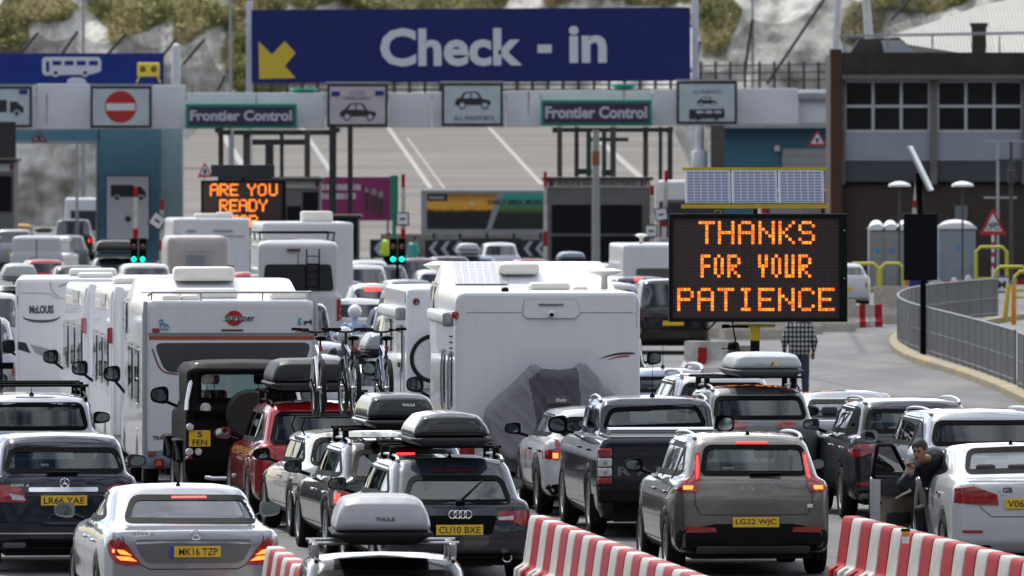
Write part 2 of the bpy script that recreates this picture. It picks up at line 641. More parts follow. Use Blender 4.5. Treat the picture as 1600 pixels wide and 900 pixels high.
def rim_make(r, w, spokes=10):
 m = MB()
 q = r * .67
 m.lathe([(q, -w / 2 + .015), (q - .02, -w / 2 + .02), (q - .04, -w / 2 + .05), (q - .05, w * .3)], axis='X', n=32)
 m.lathe([(.0, -w / 2 + .03), (.05, -w / 2 + .03), (.065, -w / 2 + .05), (.065, 0)], axis='X', n=16)
 for k in range(spokes):
  a = 2 * PI * k / spokes
  d = Vector((0, math.cos(a), math.sin(a)))
  t = Vector((0, -math.sin(a), math.cos(a)))
  p0, p1 = d * .05, d * (q - .02)
  x0, x1 = -w / 2 + .03, -w / 2 + .045
  A, B = .022, .03
  vs_ = [p0 + t * A + Vector((x0, 0, 0)), p0 - t * A + Vector((x0, 0, 0)), p1 - t * B + Vector((x0, 0, 0)), p1 + t * B + Vector((x0, 0, 0)),
    p0 + t * A + Vector((x1 + .02, 0, 0)), p0 - t * A + Vector((x1 + .02, 0, 0)), p1 - t * B + Vector((x1 + .02, 0, 0)), p1 + t * B + Vector((x1 + .02, 0, 0))]
  m.add(vs_, [(0, 1, 2, 3), (0, 4, 5, 1), (1, 5, 6, 2), (2, 6, 7, 3), (3, 7, 4, 0), (4, 7, 6, 5)])
 m.lathe([(q - .05, w * .1), (.0, w * .1)], axis='X', n=24)
 return m.build('rim', ALLOY, None, False)
def wheel(parent, x, y, r=.34, w=.22, z=None, lo=False):
 side = -1 if x < 0 else 1
 ty = shared_mesh(('tyre', r, w), lambda: tyre_make(r, w))
 t = part_from('wheel', ty, parent, (x, y, z if z is not None else r), 0 if side < 0 else PI)
 if not lo:
  part_from('rim', shared_mesh(('rim', r, w), lambda: rim_make(r, w)), t)
 return t
def proportions(kind, L, H, zb):
 """(rb, rt, ws_t, ws_b): rear glass base / top, windscreen top / base, along the car from the rear"""
 g = H - zb
 return {'suv': (.10, .12 + g * .65, L - 1.25 - g * 1.35, L - 1.2),
   'estate': (.12, .14 + g * 1.0, L - 1.35 - g * 1.6, L - 1.3),
   'boxy': (.10, .12 + g * .75, L - 1.75 - g * .9, L - 1.55),
   'hatch': (.10, .12 + g * .85, L - 1.15 - g * 1.4, L - 1.1),
   'mpv': (.08, .10 + g * .30, L - .9 - g * 1.2, L - .8),
   'van': (.03, .05 + g * .06, L - .95 - g * .55, L - .8),
   'sedan': (1.0, 1.05 + g * 1.55, L - 1.45 - g * 1.6, L - 1.4),
   'pickup': (1.52, 1.60 + g * .28, L - 1.5 - g * 1.2, L - 1.45),
   'jeep': (.03, .06, L - 1.32, L - 1.2)}[kind]
class Car:
 def __init__(s, name, label, cat, px, sc, hd, kind, L, Wd, H, zb, m, group=None, lo=False, wr=None, xy=None,
     zf=.22, gl=None, tint=None, glass_poly=None, seats=True, ghost_arch=True, r=.34, spoiler=0.0, tumble=None, wtop=None, sidewin=True, h=None):
  s.L, s.W, s.H, s.zb, s.kind, s.lo = L, Wd, H, zb, kind, lo
  s.px0, s.sc, s.hd = px, sc, math.radians(hd)
  x, y = xy if xy else W(px, sc)
  g = gz(y)
  s.loc = Vector((x, y, g))
  s.root = thing(name, label, cat, (x, y, g), s.hd, group)
  FOOT.append((name, label, x, y, s.hd, Wd, L))
  s.m = m
  wr = wr if wr else Wd - .28
  s.wr = wr
  rb, rt, wt, wb = proportions(kind, L, H, zb)
  s.rb, s.rt, s.wt, s.wb = rb, rt, wt, wb
  hood = zb if kind != 'van' else zb - .1
  if kind == 'sedan':
   low = [(.12, .26), (.02, .40), (0, .6), (.0, zb - .12), (.03, zb + .02), (rb, zb + .05), (1.6, zb + .05)]
  elif kind == 'pickup':
   low = [(.0, .48), (.0, .55), (.0, zb), (.03, zb + .03), (rb, zb + .03), (1.8, zb + .03)]
  elif kind in ('jeep', 'van'):
   low = [(.0, .35), (.0, .5), (.0, zb), (.02, zb + .05), (1.0, zb + .05)]
  else:
   low = [(.14, .26), (.02, .36), (0, .56), (.03, zb - .2), (.08, zb), (.16, zb + .04), (1.0, zb + .05)]
  low += [(wb, zb), (wb + .3, zb - .03), (L - .3, zb - .17), (L - .04, zb - .33), (L, zb - .5), (L - .02, .38), (L - .14, zf), (L - .7, zf), (.5, zf)]
  top = [(rb + .02, zb - .2), (rb, zb + .02), (rt - .06, H - .12), (rt + .06, H - .025 + spoiler), (rt + .6, H), ((rt + wt) / 2, H + .005), (wt, H - .07),
    (wt + .12, H - .13), (wb - .05, zb + .02), (wb - .1, zb - .2)]
  if kind in ('jeep', 'van'):
   sec = [(-1, zf), (Wd - .08, zf), (Wd - .01, .4), (Wd, .6), (Wd - .01, zb - .05), (Wd - .03, zb + .06), (-1, zb + .06)]
  else:
   sec = [(-1, zf), (Wd - .12, zf), (Wd - .03, .38), (Wd, .62), (Wd - .015, zb - .22), (Wd - .06, zb - .05), (Wd - .11, zb + .055), (0, zb + .07), (-1, zb + .07)]
  wtop_ = wtop or (Wd - .1)
  grn = [(-1, zb - .3), (wtop_, zb - .3), (wtop_, zb), (wr + .05, H - .15), (wr - .02, H - .05), (wr - .25, H + .0), (0, H + .025), (-1, H + .025)]
  if kind in ('sedan', 'estate', 'suv', 'hatch', 'boxy', 'mpv'):
   pl = [(-1, 0), (Wd * .62, 0), (Wd * .84, .07), (Wd * .94, .28), (Wd, .9), (Wd, L - 1.2), (Wd * .93, L - .45), (Wd * .78, L - .12), (Wd * .5, L), (-1, L)]
  else:
   pl = [(-1, 0), (Wd * .96, 0), (Wd, .08), (Wd, L - .9), (Wd * .93, L - .35), (Wd * .78, L - .1), (Wd * .5, L), (-1, L)]
  kc = .05 if kind in ('jeep', 'van', 'pickup') else .11
  crown = .0 if kind in ('jeep', 'van', 'pickup') else .10
  tr = {'jeep': 1.0, 'van': 1.0}.get(kind, .90)
  yw1, yw2 = (.95 if kind != 'pickup' else 1.15), L - .88
  s.yw = (yw1, yw2)
  s.r = r
  Lm = L
  def body(x, y, z):
   ax = np.abs(x)
   q = 1 - 2 * y / Lm
   ye = y - crown * q * (ax / Wd) ** 2
   d1 = smax(smax(sd_poly(ye, z, low), sd_poly(ax, z, sec), kc), sd_poly(ax, y, pl), .05)
   t = np.interp(y, [rb, rb + .9, L * .5, wb], [tr, 1, 1, .9])
   d2 = smax(sd_poly(ye, z, top), sd_poly(ax / t, z, grn), .12 if kc > .06 else .07)
   d = smin(d1, d2, .05)
   if ghost_arch:
    for yw in (yw1, yw2):
     a = np.maximum(np.sqrt((y - yw) ** 2 + (z - r) ** 2) - (r + .055), (Wd - .3) - ax)
     d = smax(d, -a, .03)
   return d
  hh = h or (.078 if lo else .04)
  P, Q = surface_net(body, (-Wd - .1, -.12, .1), (Wd + .1, L + .12, H + .15), hh)
  s.bvh = BVHTree.FromPolygons([Vector(p) for p in P], [tuple(map(int, q)) for q in Q])
  s.rgl = glass_poly
  if s.rgl is None:
   a = .07
   s.rgl = [(-(Wd - .24), zb + a), (Wd - .24, zb + a), (wr - .06, H - .15), (-(wr - .06), H - .15)]
  else:
   s.rgl = [s.h(*p) for p in s.rgl] if s.rgl[0][1] > 20 else s.rgl
  ra = rpoly(s.rgl, .09)
  dep = sorted((rt + .35, 0))
  # side glass band
  z0, z1 = zb + .045, H - .135
  zs = zb + .02
  if kind == 'sedan':
   sw = [(rb + .55, zb + .1), (rb + .85, z0), (wb - .35, z0 - .02), (wt + .02, z1 + .02), (rt + .55, z1 + .02), (rb + .95, z1 - .08)]
  elif kind == 'pickup':
   sw = [(rb + .3, z0), (wb - .3, z0), (wt + .02, z1), (rt + .3, z1)]
  elif kind == 'van':
   sw = [(wb - 1.15, z0), (wb - .2, z0), (wt + .1, z1 - .1), (wb - 1.15, z1 - .1)]
  elif kind == 'jeep':
   sw = [(L - 2.25, z0), (L - 1.4, z0), (L - 1.5, z1), (L - 2.2, z1)]
  else:
   sw = [(rb + .38, zb + .1), (rb + .6, z0 + .01), (wb - .3, z0 - .02), (wt + .02, z1), (rt + .35, z1)]
  s.sw = sw
  ws = [(-(Wd - .26), zb + .03), (Wd - .26, zb + .03), (wr - .05, H - .14), (-(wr - .05), H - .14)]
  G = gl or G_CLEAR
  if not lo:
   # cut the window openings out of the shell
   C = P[Q].mean(1)
   N = np.cross(P[Q[:, 2]] - P[Q[:, 0]], P[Q[:, 3]] - P[Q[:, 1]])
   N /= np.maximum(np.linalg.norm(N, axis=1, keepdims=True), 1e-9)
   ins = .022
   kill = (sd_poly(C[:, 0], C[:, 2], ra) < -.020) & (C[:, 1] < rt + .5) & (N[:, 1] < -.1) & (C[:, 2] > zb - .1)
   kill |= (sd_poly(C[:, 0], C[:, 2], rpoly(ws, .1)) < -ins) & (C[:, 1] > wt - .2) & (N[:, 1] > .1)
   if sidewin:
    kill |= (sd_poly(C[:, 1], C[:, 2], rpoly(sw, .07, 2)) < -ins) & (np.abs(N[:, 0]) > .45)
   s.body = mesh_obj('body', P, Q[~kill], m, s.root)
  else:
   s.body = mesh_obj('body', P, Q, m, s.root)
  if lo:
   if tint is not False:
    s.panel('rear_window', ra, 'rear', G_DARK, off=.006, step=.12)
   if sidewin:
    for sd_ in ('left', 'right'):
     s.panel('side_window', rpoly(sw, .07, 2), sd_, G_DARK, off=.006, step=.2)
  else:
   rw = s.panel('rear_window', ra, 'rear', tint or G, off=-.004)
   s.ring('window_seal', ra, 'rear', TRIM, .010, .045, parent=rw, off=.006)
   fw = s.panel('windscreen', rpoly(ws, .1), 'front', G_CLEAR, off=-.004, step=.12)
   s.ring('windscreen_seal', rpoly(ws, .1), 'front', TRIM, .01, .06, parent=fw)
   if sidewin:
    for sd_ in ('left', 'right'):
     o = s.panel('side_window', rpoly(sw, .07, 2), sd_, tint or G, off=-.004, step=.12)
     s.ring('window_trim', rpoly(sw, .07, 2), sd_, TRIM, .012, .05, parent=o)
     if kind in ('sedan', 'suv', 'estate', 'hatch', 'boxy', 'mpv', 'pickup'):
      nb = 2 if kind not in ('pickup',) else 1
      ys = [sw[2][0] - 1.12 + (.0), sw[2][0] - 2.0] if nb == 2 else [sw[1][0] - 1.0]
      for yy in ys:
       if yy > sw[0][0] + .12:
        s.panel('door_pillar', [(yy - .05, z0 - .04), (yy + .04, z0 - .04), (yy - .02, z1 + .02), (yy - .1, z1 + .02)], sd_, TRIM, off=.002, parent=o, step=.12)
   if seats:
    s.interior()
  # wheels
  for sx in (-1, 1):
   for yw in s.yw:
    wheel(s.root, sx * (Wd - .125), yw, r, .22, lo=lo)
  # underside
  mb = MB()
  mb.box((0, L / 2, .30), (2 * Wd - .5, L - .5, .2))
  mb.box((0, L / 2, .42), (2 * Wd - .62, L - .7, .24))
  mb.build('underbody', GAP, s.root)
 # -- projection
 def ray(s, px, py):
  o = Vector((0, 0, CH))
  d = Vector(((px - 800) / F, 1, -(py - YH) / F))
  M = Matrix.Rotation(-s.hd, 3, 'Z')
  return M @ (o - s.loc), (M @ d).normalized()
 def h(s, px, py, full=False):
  o, d = s.ray(px, py)
  hit = s.bvh.ray_cast(o + d * (s.loc.y - 8 if s.loc.y > 20 else 0), d)[0]
  if hit is None:
   t = (.12 - o.y) / d.y
   hit = o + d * t
  return hit if full else (hit.x, hit.z)
 def _proj(s, u, w, ax, off):
  if ax == 'rear':
   o, d = Vector((u, -1.5, w)), Vector((0, 1, 0))
  elif ax == 'front':
   o, d = Vector((u, s.L + 1.5, w)), Vector((0, -1, 0))
  elif ax == 'left':
   o, d = Vector((-2.5, u, w)), Vector((1, 0, 0))
  elif ax == 'right':
   o, d = Vector((2.5, u, w)), Vector((-1, 0, 0))
  else:
   o, d = Vector((u, w, s.H + 1.5)), Vector((0, 0, -1))
  r = s.bvh.ray_cast(o, d)
  lim = {'rear': 1.5 + max(s.rt + .9, 1.2), 'front': s.L - s.wt + 2.0, 'left': 2.6, 'right': 2.6, 'top': s.H + 1}[ax]
  if r[0] is None or r[3] > lim:
   r = s.bvh.find_nearest(o + d * (1.9 if ax == 'rear' else 1.5))
  p, n = r[0], r[1]
  if n.dot(d) > 0:
   n = -n
  return p + n * off * .4 - d * off * .6
 def panel(s, name, poly, ax, m, off=.004, step=None, parent=None, thick=.012, label=None):
  step = step or (.05 if not s.lo else .12)
  v, f = fill_poly(poly, step)
  top = [s._proj(u, w, ax, off) for u, w in v]
  n = len(top)
  # a skirt runs back into the body so raised lenses have real sides
  ed = {}
  for a in f:
   for i in range(len(a)):
    e = (a[i], a[(i + 1) % len(a)])
    ed[e] = ed.get(e, 0) + 1
  bd = [e for e in ed if (e[1], e[0]) not in ed]
  vs_ = list(top)
  if off > .002:
   mp = {}
   for a, b in bd:
    for q in (a, b):
     if q not in mp:
      mp[q] = len(vs_)
      u, w = v[q]
      vs_.append(s._proj(u, w, ax, -.012))
   f = list(f) + [(b, a, mp[a], mp[b]) for a, b in bd]
  p = (parent or s.root)
  mb = MB()
  mb.add(vs_, f)
  o = mb.build(name, m, p, True)
  if label:
   o['label'] = label
  return o
 def ring(s, name, poly, ax, m, out, inn, parent=None, off=.003):
  P = []
  n = len(poly)
  for i in range(n):
   a, b = Vector(poly[i]), Vector(poly[(i + 1) % n])
   k = max(1, int((b - a).length / .07))
   for q in range(k):
    P.append(a.lerp(b, q / k))
  n = len(P)
  A = sum(P[i].x * P[(i + 1) % n].y - P[(i + 1) % n].x * P[i].y for i in range(n))
  sg = 1 if A > 0 else -1
  vs_, fs_ = [], []
  for i in range(n):
   t = (P[(i + 1) % n] - P[i - 1]).normalized()
   nr = Vector((t.y, -t.x)) * sg
   for q in (P[i] + nr * out, P[i] - nr * inn):
    vs_.append(s._proj(q.x, q.y, ax, off))
  for i in range(n):
   j = (i + 1) % n
   fs_.append((2 * i, 2 * i + 1, 2 * j + 1, 2 * j))
  mb = MB()
  mb.add(vs_, fs_)
  return mb.build(name, m, parent or s.root, True)
 def seam(s, pts, ax='rear', w=.009, name='panel_gap', m=None, closed=False, parent=None, off=.002):
  P = []
  n = len(pts)
  for i in range(n if closed else n - 1):
   a, b = Vector(pts[i]), Vector(pts[(i + 1) % n])
   k = max(1, int((b - a).length / .06))
   for q in range(k):
    P.append(a.lerp(b, q / k))
  P.append(Vector(pts[0 if closed else -1]))
  vs_, fs_ = [], []
  for i, p in enumerate(P):
   t = (P[min(i + 1, len(P) - 1)] - P[max(i - 1, 0)])
   if t.length < 1e-6:
    t = Vector((1, 0))
   t.normalize()
   nr = Vector((t.y, -t.x)) * w / 2
   for q in (p + nr, p - nr):
    vs_.append(s._proj(q.x, q.y, ax, off))
  for i in range(len(P) - 1):
   fs_.append((2 * i, 2 * i + 1, 2 * i + 3, 2 * i + 2))
  mb = MB()
  mb.add(vs_, fs_)
  return mb.build(name, m or GAP, parent or s.body, True)
 def mirror_poly(s, poly):
  return [(-a, b) for a, b in poly][::-1]
 def lamps(s, poly, m=RED_L, off=.014, name='tail_lamp', both=True, px=True, right=False, label=None):
  """both tail lamps from the outline of one; returns them"""
  q = [s.h(*p) for p in poly] if px else poly
  out = [s.panel(name, q, 'rear', m, off, label=label)]
  if both:
   out.append(s.panel(name, s.mirror_poly(q), 'rear', m, off, label=label))
  return out
 def plate(s, txt, px=None, w=.52, h=.112, at=None, strip=False, m=None, size2=None):
  if at is None:
   at = s.h(*px)
  x, z = at
  y = min(s._proj(x + dx, z + dz, 'rear', 0).y for dx in (-w * .45, w * .45, 0) for dz in (-h * .4, h * .4)) - .012
  mb = MB()
  mb.box((x, y, z), (w, .012, h), bev=.003)
  p = mb.build('number_plate', m or PLATE, s.root)
  yy = y - .009
  if isinstance(txt, str):
   x0 = x - w * .44 + (.062 if strip else 0)
   lettering(txt, x0, x + w * .44, z - h * .33, z + h * .33, yy, PLATE_T, p, .008)
   if strip:
    b = MB()
    b.box((x - w / 2 + .022, y - .0075, z), (.044, .004, h))
    b.build('blue_strip', mat('plate_blue', (.02, .06, .35), .4), p)
  else:
   lettering(txt[0], x - w * .12, x + w * .12, z + h * .08, z + h * .42, yy, PLATE_T, p, .018)
   lettering(txt[1], x - w * .34, x + w * .34, z - h * .42, z - h * .06, yy, PLATE_T, p, .018)
  return p
 def interior(s):
  mb = MB()
  rb0 = s.rb + .12
  mb.box((0, (rb0 + s.wb) / 2, s.zb - .12), (2 * s.W - .34, s.wb - rb0, .06))
  if s.kind in ('sedan',):
   pass
  mb.box((0, s.wb - .25, s.zb - .02), (2 * s.W - .4, .5, .16), bev=.05)
  c = mb.build('cabin', CABIN, s.root)
  yf = s.wb - 1.25
  for sx in (-1, 1):
   mb = MB()
   zr = s.H - .42
   hd_ = s.H - .20
   mb.box((sx * .35, yf, s.zb - .05), (.46, .14, max(.3, 2 * (zr - s.zb + .05))), rx=-.18, bev=.05)
   mb.box((sx * .35, yf - .06, hd_ - .07), (.24, .09, .15), rx=-.1, bev=.035)
   mb.tube([(sx * .35 - .05, yf - .05, zr - .04), (sx * .35 - .05, yf - .05, hd_ - .1)], .008, 6)
   mb.tube([(sx * .35 + .05, yf - .05, zr - .04), (sx * .35 + .05, yf - .05, hd_ - .1)], .008, 6)
   mb.build('seat', CABIN, c, True)
  if s.kind not in ('van', 'jeep'):
   yr = yf - .92
   if s.kind == 'pickup': yr = max(yr, s.rb + .35)
   mb = MB()
   mb.box((0, yr, s.zb - .10), (2 * s.W - .5, .15, .34), rx=-.2, bev=.05)
   for dx in (-.36, 0, .36):
    mb.box((dx, yr - .03, s.zb + .12), (.22, .08, .11), bev=.03)
   mb.build('rear_seat', CABIN, c, True)
  mb = MB()
  mb.box((0, s.wt + .12, s.H - .21), (.22, .03, .06), bev=.012)
  mb.build('rear_view_mirror', TRIM, c, True)
 def mirrors(s, m=None, y=None, z=None, big=False, sides=(-1, 1), out=.13):
  y = y or s.wb - .42
  z = z or s.zb + .1
  me = shared_mesh('mirror_shell', _mirror_shell)
  for sx in sides:
   k = (1.15, 1, 1.5) if big else (1, 1, 1)
   x = sx * (s.W + out)
   o = part_from('door_mirror', me, s.root, (x, y, z), 0, (k[0] * sx, k[1], k[2]))
   o.material_slots[0].link = 'OBJECT'
   o.material_slots[0].material = m or s.m
   mb = MB()
   mb.prism(chaikin([(-.088 * k[0], -.056 * k[2]), (.088 * k[0], -.048 * k[2]), (.092 * k[0], .052 * k[2]), (-.05 * k[0], .056 * k[2])], 2), -.058, -.053)
   g = mb.build('mirror_glass', MIRR, o)
   g.scale = (1 / k[0], 1, 1 / k[2])
   mb = MB()
   mb.tube([(x, y + .01, z - .03 * k[2]), (sx * (s.W - .08), y + .02, s.zb)], .022, 8)
   mb.build('mirror_stalk', BLACK, s.root, True)
 def rails(s, m=None, y0=None, y1=None, r=.016, lift=.045, x=None):
  y0 = y0 or s.rt + .12
  y1 = y1 or s.wt + .05
  x = x or s.wr - .04
  for sx in (-1, 1):
   mb = MB()
   P = [(sx * x, y0, s.zt(x, y0) - .01), (sx * x, y0 + .03, s.zt(x, y0) + lift * .8), (sx * x, y0 + .16, s.zt(x, y0 + .16) + lift)]
   for k in range(1, 6):
    yy = y0 + .16 + (y1 - .16 - y0 - .16) * k / 5
    P.append((sx * x, yy, s.zt(x, yy) + lift))
   P += [(sx * x, y1 - .02, s.zt(x, y1) + lift * .7), (sx * x, y1, s.zt(x, y1) - .01)]
   mb.tube(chaikin(P, 2, False), r, 8)
   mb.box((sx * x, y0 + .06, s.zt(x, y0) + lift * .35), (.04, .16, lift * .9), bev=.012)
   mb.box((sx * x, y1 - .06, s.zt(x, y1) + lift * .3), (.04, .16, lift * .8), bev=.012)
   mb.build('roof_rail', m or mat('rail_silver', (.52, .53, .54), .32, .85), s.root, True)
 def zt(s, x, y):
  r = s.bvh.ray_cast(Vector((x, y, s.H + 2)), Vector((0, 0, -1)))
  return r[0].z if r[0] else s.H
 def bars(s, ys, z=.12, half=None, m=None, r=.017):
  half = half or s.wr + .03
  for y in ys:
   mb = MB()
   zz = s.H + z
   mb.tube([(-half, y, zz), (half, y, zz)], [r, r], 10)
   for sx in (-1, 1):
    xx = sx * (s.wr - .04)
    mb.box((xx, y, (zz + s.zt(abs(xx), y)) / 2), (.07, .08, zz - s.zt(abs(xx), y)), bev=.015)
   mb.build('cross_bar', m or BLACK, s.root, True)
 def fin(s, y=None, tall=.05):
  y = y or s.rt + .18
  z = s.zt(0, y) - .004
  mb = MB()
  if tall < .1:
   mb.add([(-.03, y, z), (.03, y, z), (0, y + .13, z), (0, y + .02, z + tall), (0, y, z + tall)], [(0, 1, 2), (0, 4, 3, 2), (1, 4, 3, 2), (0, 1, 4)])
  else:
   mb.lathe([(.04, z), (.025, z + .03), (.008, z + .05)], (0, y, 0), n=12)
   mb.tube([(0, y, z + .04), (0, y - .03, z + tall)], [.006, .003], 6)
  mb.build('aerial', TRIM, s.root, True)
 def brake3(s, px0, px1, py, lit=True, hgt=.018):
  a, b = s.h(px0, py), s.h(px1, py)
  z = (a[1] + b[1]) / 2
  hw = abs(b[0] - a[0]) / 2
  x = (a[0] + b[0]) / 2
  s.panel('high_brake_light', [(x - hw, z - hgt / 2), (x + hw, z - hgt / 2), (x + hw, z + hgt / 2), (x - hw, z + hgt / 2)], 'rear', LIT_R if lit else RED_D, .012)
 def doors(s, m=None):
  """door shut lines and handles on both flanks"""
  sw = s.sw
  y1 = sw[2][0] + .12
  ys = [y1, y1 - 1.08, y1 - 2.0]
  for sd_ in ('left', 'right'):
   for i, yy in enumerate(ys):
    if yy < s.yw[0] + .32:
     continue
    s.seam([(yy, s.zb + .02), (yy + .01, s.zb - .3), (yy, .42)], sd_)
   s.seam([(max(ys[-1], s.yw[0] + .4), .38), (ys[0], .38)], sd_)
   for yy in ys[:2]:
    x = s._proj(yy - .98, s.zb - .14, sd_, .015)
    mb = MB()
    mb.box((x.x, yy - .95, s.zb - .14), (.035, .2, .03), bev=.01)
    mb.build('door_handle', m or s.m, s.root, True)
 def lower(s, z1, m=BLACK, hw=None, z0=.24, name='rear_bumper', off=.008, px=None):
  hw = hw or s.W - .05
  s.panel(name, chaikin([(-hw, z0), (hw, z0), (hw, z1), (-hw, z1)], 1), 'rear', m, off)
 def badge(s, kind, at, r=.045, m=None):
  x, z = at
  y = s._proj(x, z, 'rear', .006).y
  mb = MB()
  if kind == 'rings':
   for k in range(4):
    cx = x + (k - 1.5) * r * 1.35
    P = [(cx + r * math.cos(a), y - .004, z + r * math.sin(a)) for a in np.linspace(0, 2 * PI, 25)]
    mb.tube(P, .007, 6)
  elif kind == 'star':
   P = [(x + r * math.cos(a), y - .004, z + r * math.sin(a)) for a in np.linspace(0, 2 * PI, 25)]
   mb.tube(P, .006, 6)
   for k in range(3):
    a = PI / 2 + k * 2 * PI / 3
    t = (math.cos(a), math.sin(a))
    n_ = (-t[1] * .011, t[0] * .011)
    mb.add([(x + n_[0], y - .003, z + n_[1]), (x - n_[0], y - .003, z - n_[1]), (x + t[0] * r, y - .003, z + t[1] * r), (x, y - .012, z)], [(0, 2, 3), (1, 2, 3), (0, 3, 1)])
  else:
   mb.lathe([(0, y - .012), (r * .8, y - .01), (r, y - .004), (r, y + .01)], (x, 0, z), 'Y', 20)
  mb.build('badge', m or CHROME, s.root, True)
def _mirror_shell():
 m = MB()
 n, k = 20, 10
 vs_, fs_ = [], []
 for i in range(k + 1):
  t = i / k
  # cross sections from the open rear edge forward
  sc = (1 - t ** 2.6) ** .55 if t < 1 else .02
  for j in range(n):
   a = 2 * PI * j / n
   cx, cz = math.cos(a), math.sin(a)
   e = .62
   x = .108 * math.copysign(abs(cx) ** e, cx) * sc
   z = .075 * math.copysign(abs(cz) ** e, cz) * sc * (1 - .18 * math.copysign(abs(cx) ** e, -cx) * -1)
   vs_.append((x, -.052 + t * .16, z))
 for i in range(k):
  for j in range(n):
   a, b = i * n + j, i * n + (j + 1) % n
   fs_.append((a, b, b + n, a + n))
 m.add(vs_, fs_)
 # inner lip
 m.add([(v[0] * .9, -.05, v[2] * .9) for v in vs_[:n]], [])
 base = len(m.v) - n
 m.f += [(j, base + j, base + (j + 1) % n, (j + 1) % n) for j in range(n)]
 m.f += [tuple(base + j for j in range(n))]
 return m.build('mirror_shell', BLACK, None, True)
FOOT = []
def roof_box(label, px, sc, base_z, w, L, hgt, m_lid, m_base, hd, xy=None, txt=None, txt_m=None, style=0, name='roof_box', group='roof boxes on cars', taper=.12, txt_at=(.0, .5, .16), parent_loc=None):
 x, y = xy
 root = thing(name, label, 'roof box', (x, y, base_z), math.radians(hd), group)
 hw = w / 2
 def lid(X, Y, Z):
  ax = np.abs(X)
  # rounded nose towards the front, higher tail
  t = np.clip(Y / L, 0, 1)
  topz = hgt * (1 - .45 * np.clip((t - .55) / .45, 0, 1) ** 2)
  wz = hw * (1 - .25 * np.clip((t - .6) / .4, 0, 1) ** 2)
  side = sd_poly(Y, Z / np.maximum(topz, .01) * hgt, [(0, .09), (.02, .14), (.09, hgt * .8), (.22, hgt), (L * .6, hgt), (L - .05, hgt * .5), (L, .12), (L, .09)])
  sec = sd_poly(ax / wz * hw, Z, [(-1, .09), (hw, .09), (hw, .13), (hw - taper * .35, hgt * .55), (hw - taper, hgt * .88), (hw - taper * 2.2, hgt), (0, hgt + .012), (-1, hgt + .012)])
  pl = sd_poly(ax, Y, [(-1, 0), (hw * .8, 0), (hw, .10), (hw, L * .7), (hw * .8, L - .1), (hw * .5, L), (-1, L)])
  return smax(smax(side, sec, .1), pl, .06)
 o = solid('lid', lid, (-hw - .06, -.06, 0), (hw + .06, L + .06, hgt + .08), .03, m_lid, root)
 def base(X, Y, Z):
  ax = np.abs(X)
  sec = sd_poly(ax, Z, [(-1, 0), (hw - .14, 0), (hw - .05, .05), (hw + .012, .075), (hw + .012, .105), (-1, .105)])
  pl = sd_poly(ax, Y, [(-1, -.012), (hw * .8, -.012), (hw + .012, .09), (hw + .012, L * .7), (hw * .8, L - .08), (hw * .5, L + .01), (-1, L + .01)])
  return smax(sec, pl, .03)
 solid('base', base, (-hw - .06, -.06, -.04), (hw + .06, L + .06, .16), .03, m_base, root)
 bv = BVHTree.FromPolygons([v.co[:] for v in o.data.vertices], [tuple(q.vertices) for q in o.data.polygons])
 if txt:
  cx, fz, tw = txt_at
  th = tw * .2
  z = hgt * fz
  v, f = text_geo(txt, .035)
  vs_ = []
  for a in v:
   X = cx + (a[0] - .5) * tw
   Z = z + (a[1] - .5) * th
   r = bv.ray_cast(Vector((X, -1, Z)), Vector((0, 1, 0)))
   vs_.append((X, (r[0].y if r[0] else 0) - .006, Z))
  mesh_obj('lettering', vs_, f, txt_m or WHITE, o, False)
 return root, o
# ---------------------------------------------------------------- ground
def noise_fn(seed, n=5):
 r = np.random.RandomState(seed)
 ph = r.uniform(0, 6.28, (n, 3, 4))
 dr = r.normal(size=(n, 3, 4, 3))
 dr /= np.linalg.norm(dr, axis=3, keepdims=True)
 def f(x, y, z, scale=1.0, octs=5, ridge=False):
  out = np.zeros(np.shape(x))
  amp, fr = 1.0, 1.0 / scale
  for o in range(octs):
   v = 0
   for k in range(3):
    for j in range(2):
     d = dr[o % n, k, j]
     v = v + np.sin((x * d[0] + y * d[1] + z * d[2]) * fr * (1 + .37 * k) + ph[o % n, k, j] + 1.3 * np.sin((x * d[2] - z * d[0]) * fr * .7 + ph[o % n, k, j + 2]))
   v = v / 3.2
   if ridge:
    v = 1 - 2 * np.abs(v)
   out = out + amp * v
   amp *= .5
   fr *= 2.03
  return out
 return f
def grid_sheet(name, xs, ys, zf, m, kind='structure'):
 X, Y = np.meshgrid(xs, ys, indexing='ij')
 Z = zf(X, Y)
 V = np.stack([X.ravel(), Y.ravel(), Z.ravel()], 1)
 n, k = len(xs), len(ys)
 I = np.arange(n * k).reshape(n, k)
 Fq = np.stack([I[:-1, :-1].ravel(), I[1:, :-1].ravel(), I[1:, 1:].ravel(), I[:-1, 1:].ravel()], 1)
 o = mesh_obj(name, V, Fq, m, None, True)
 if kind:
  o['kind'] = kind
 return o
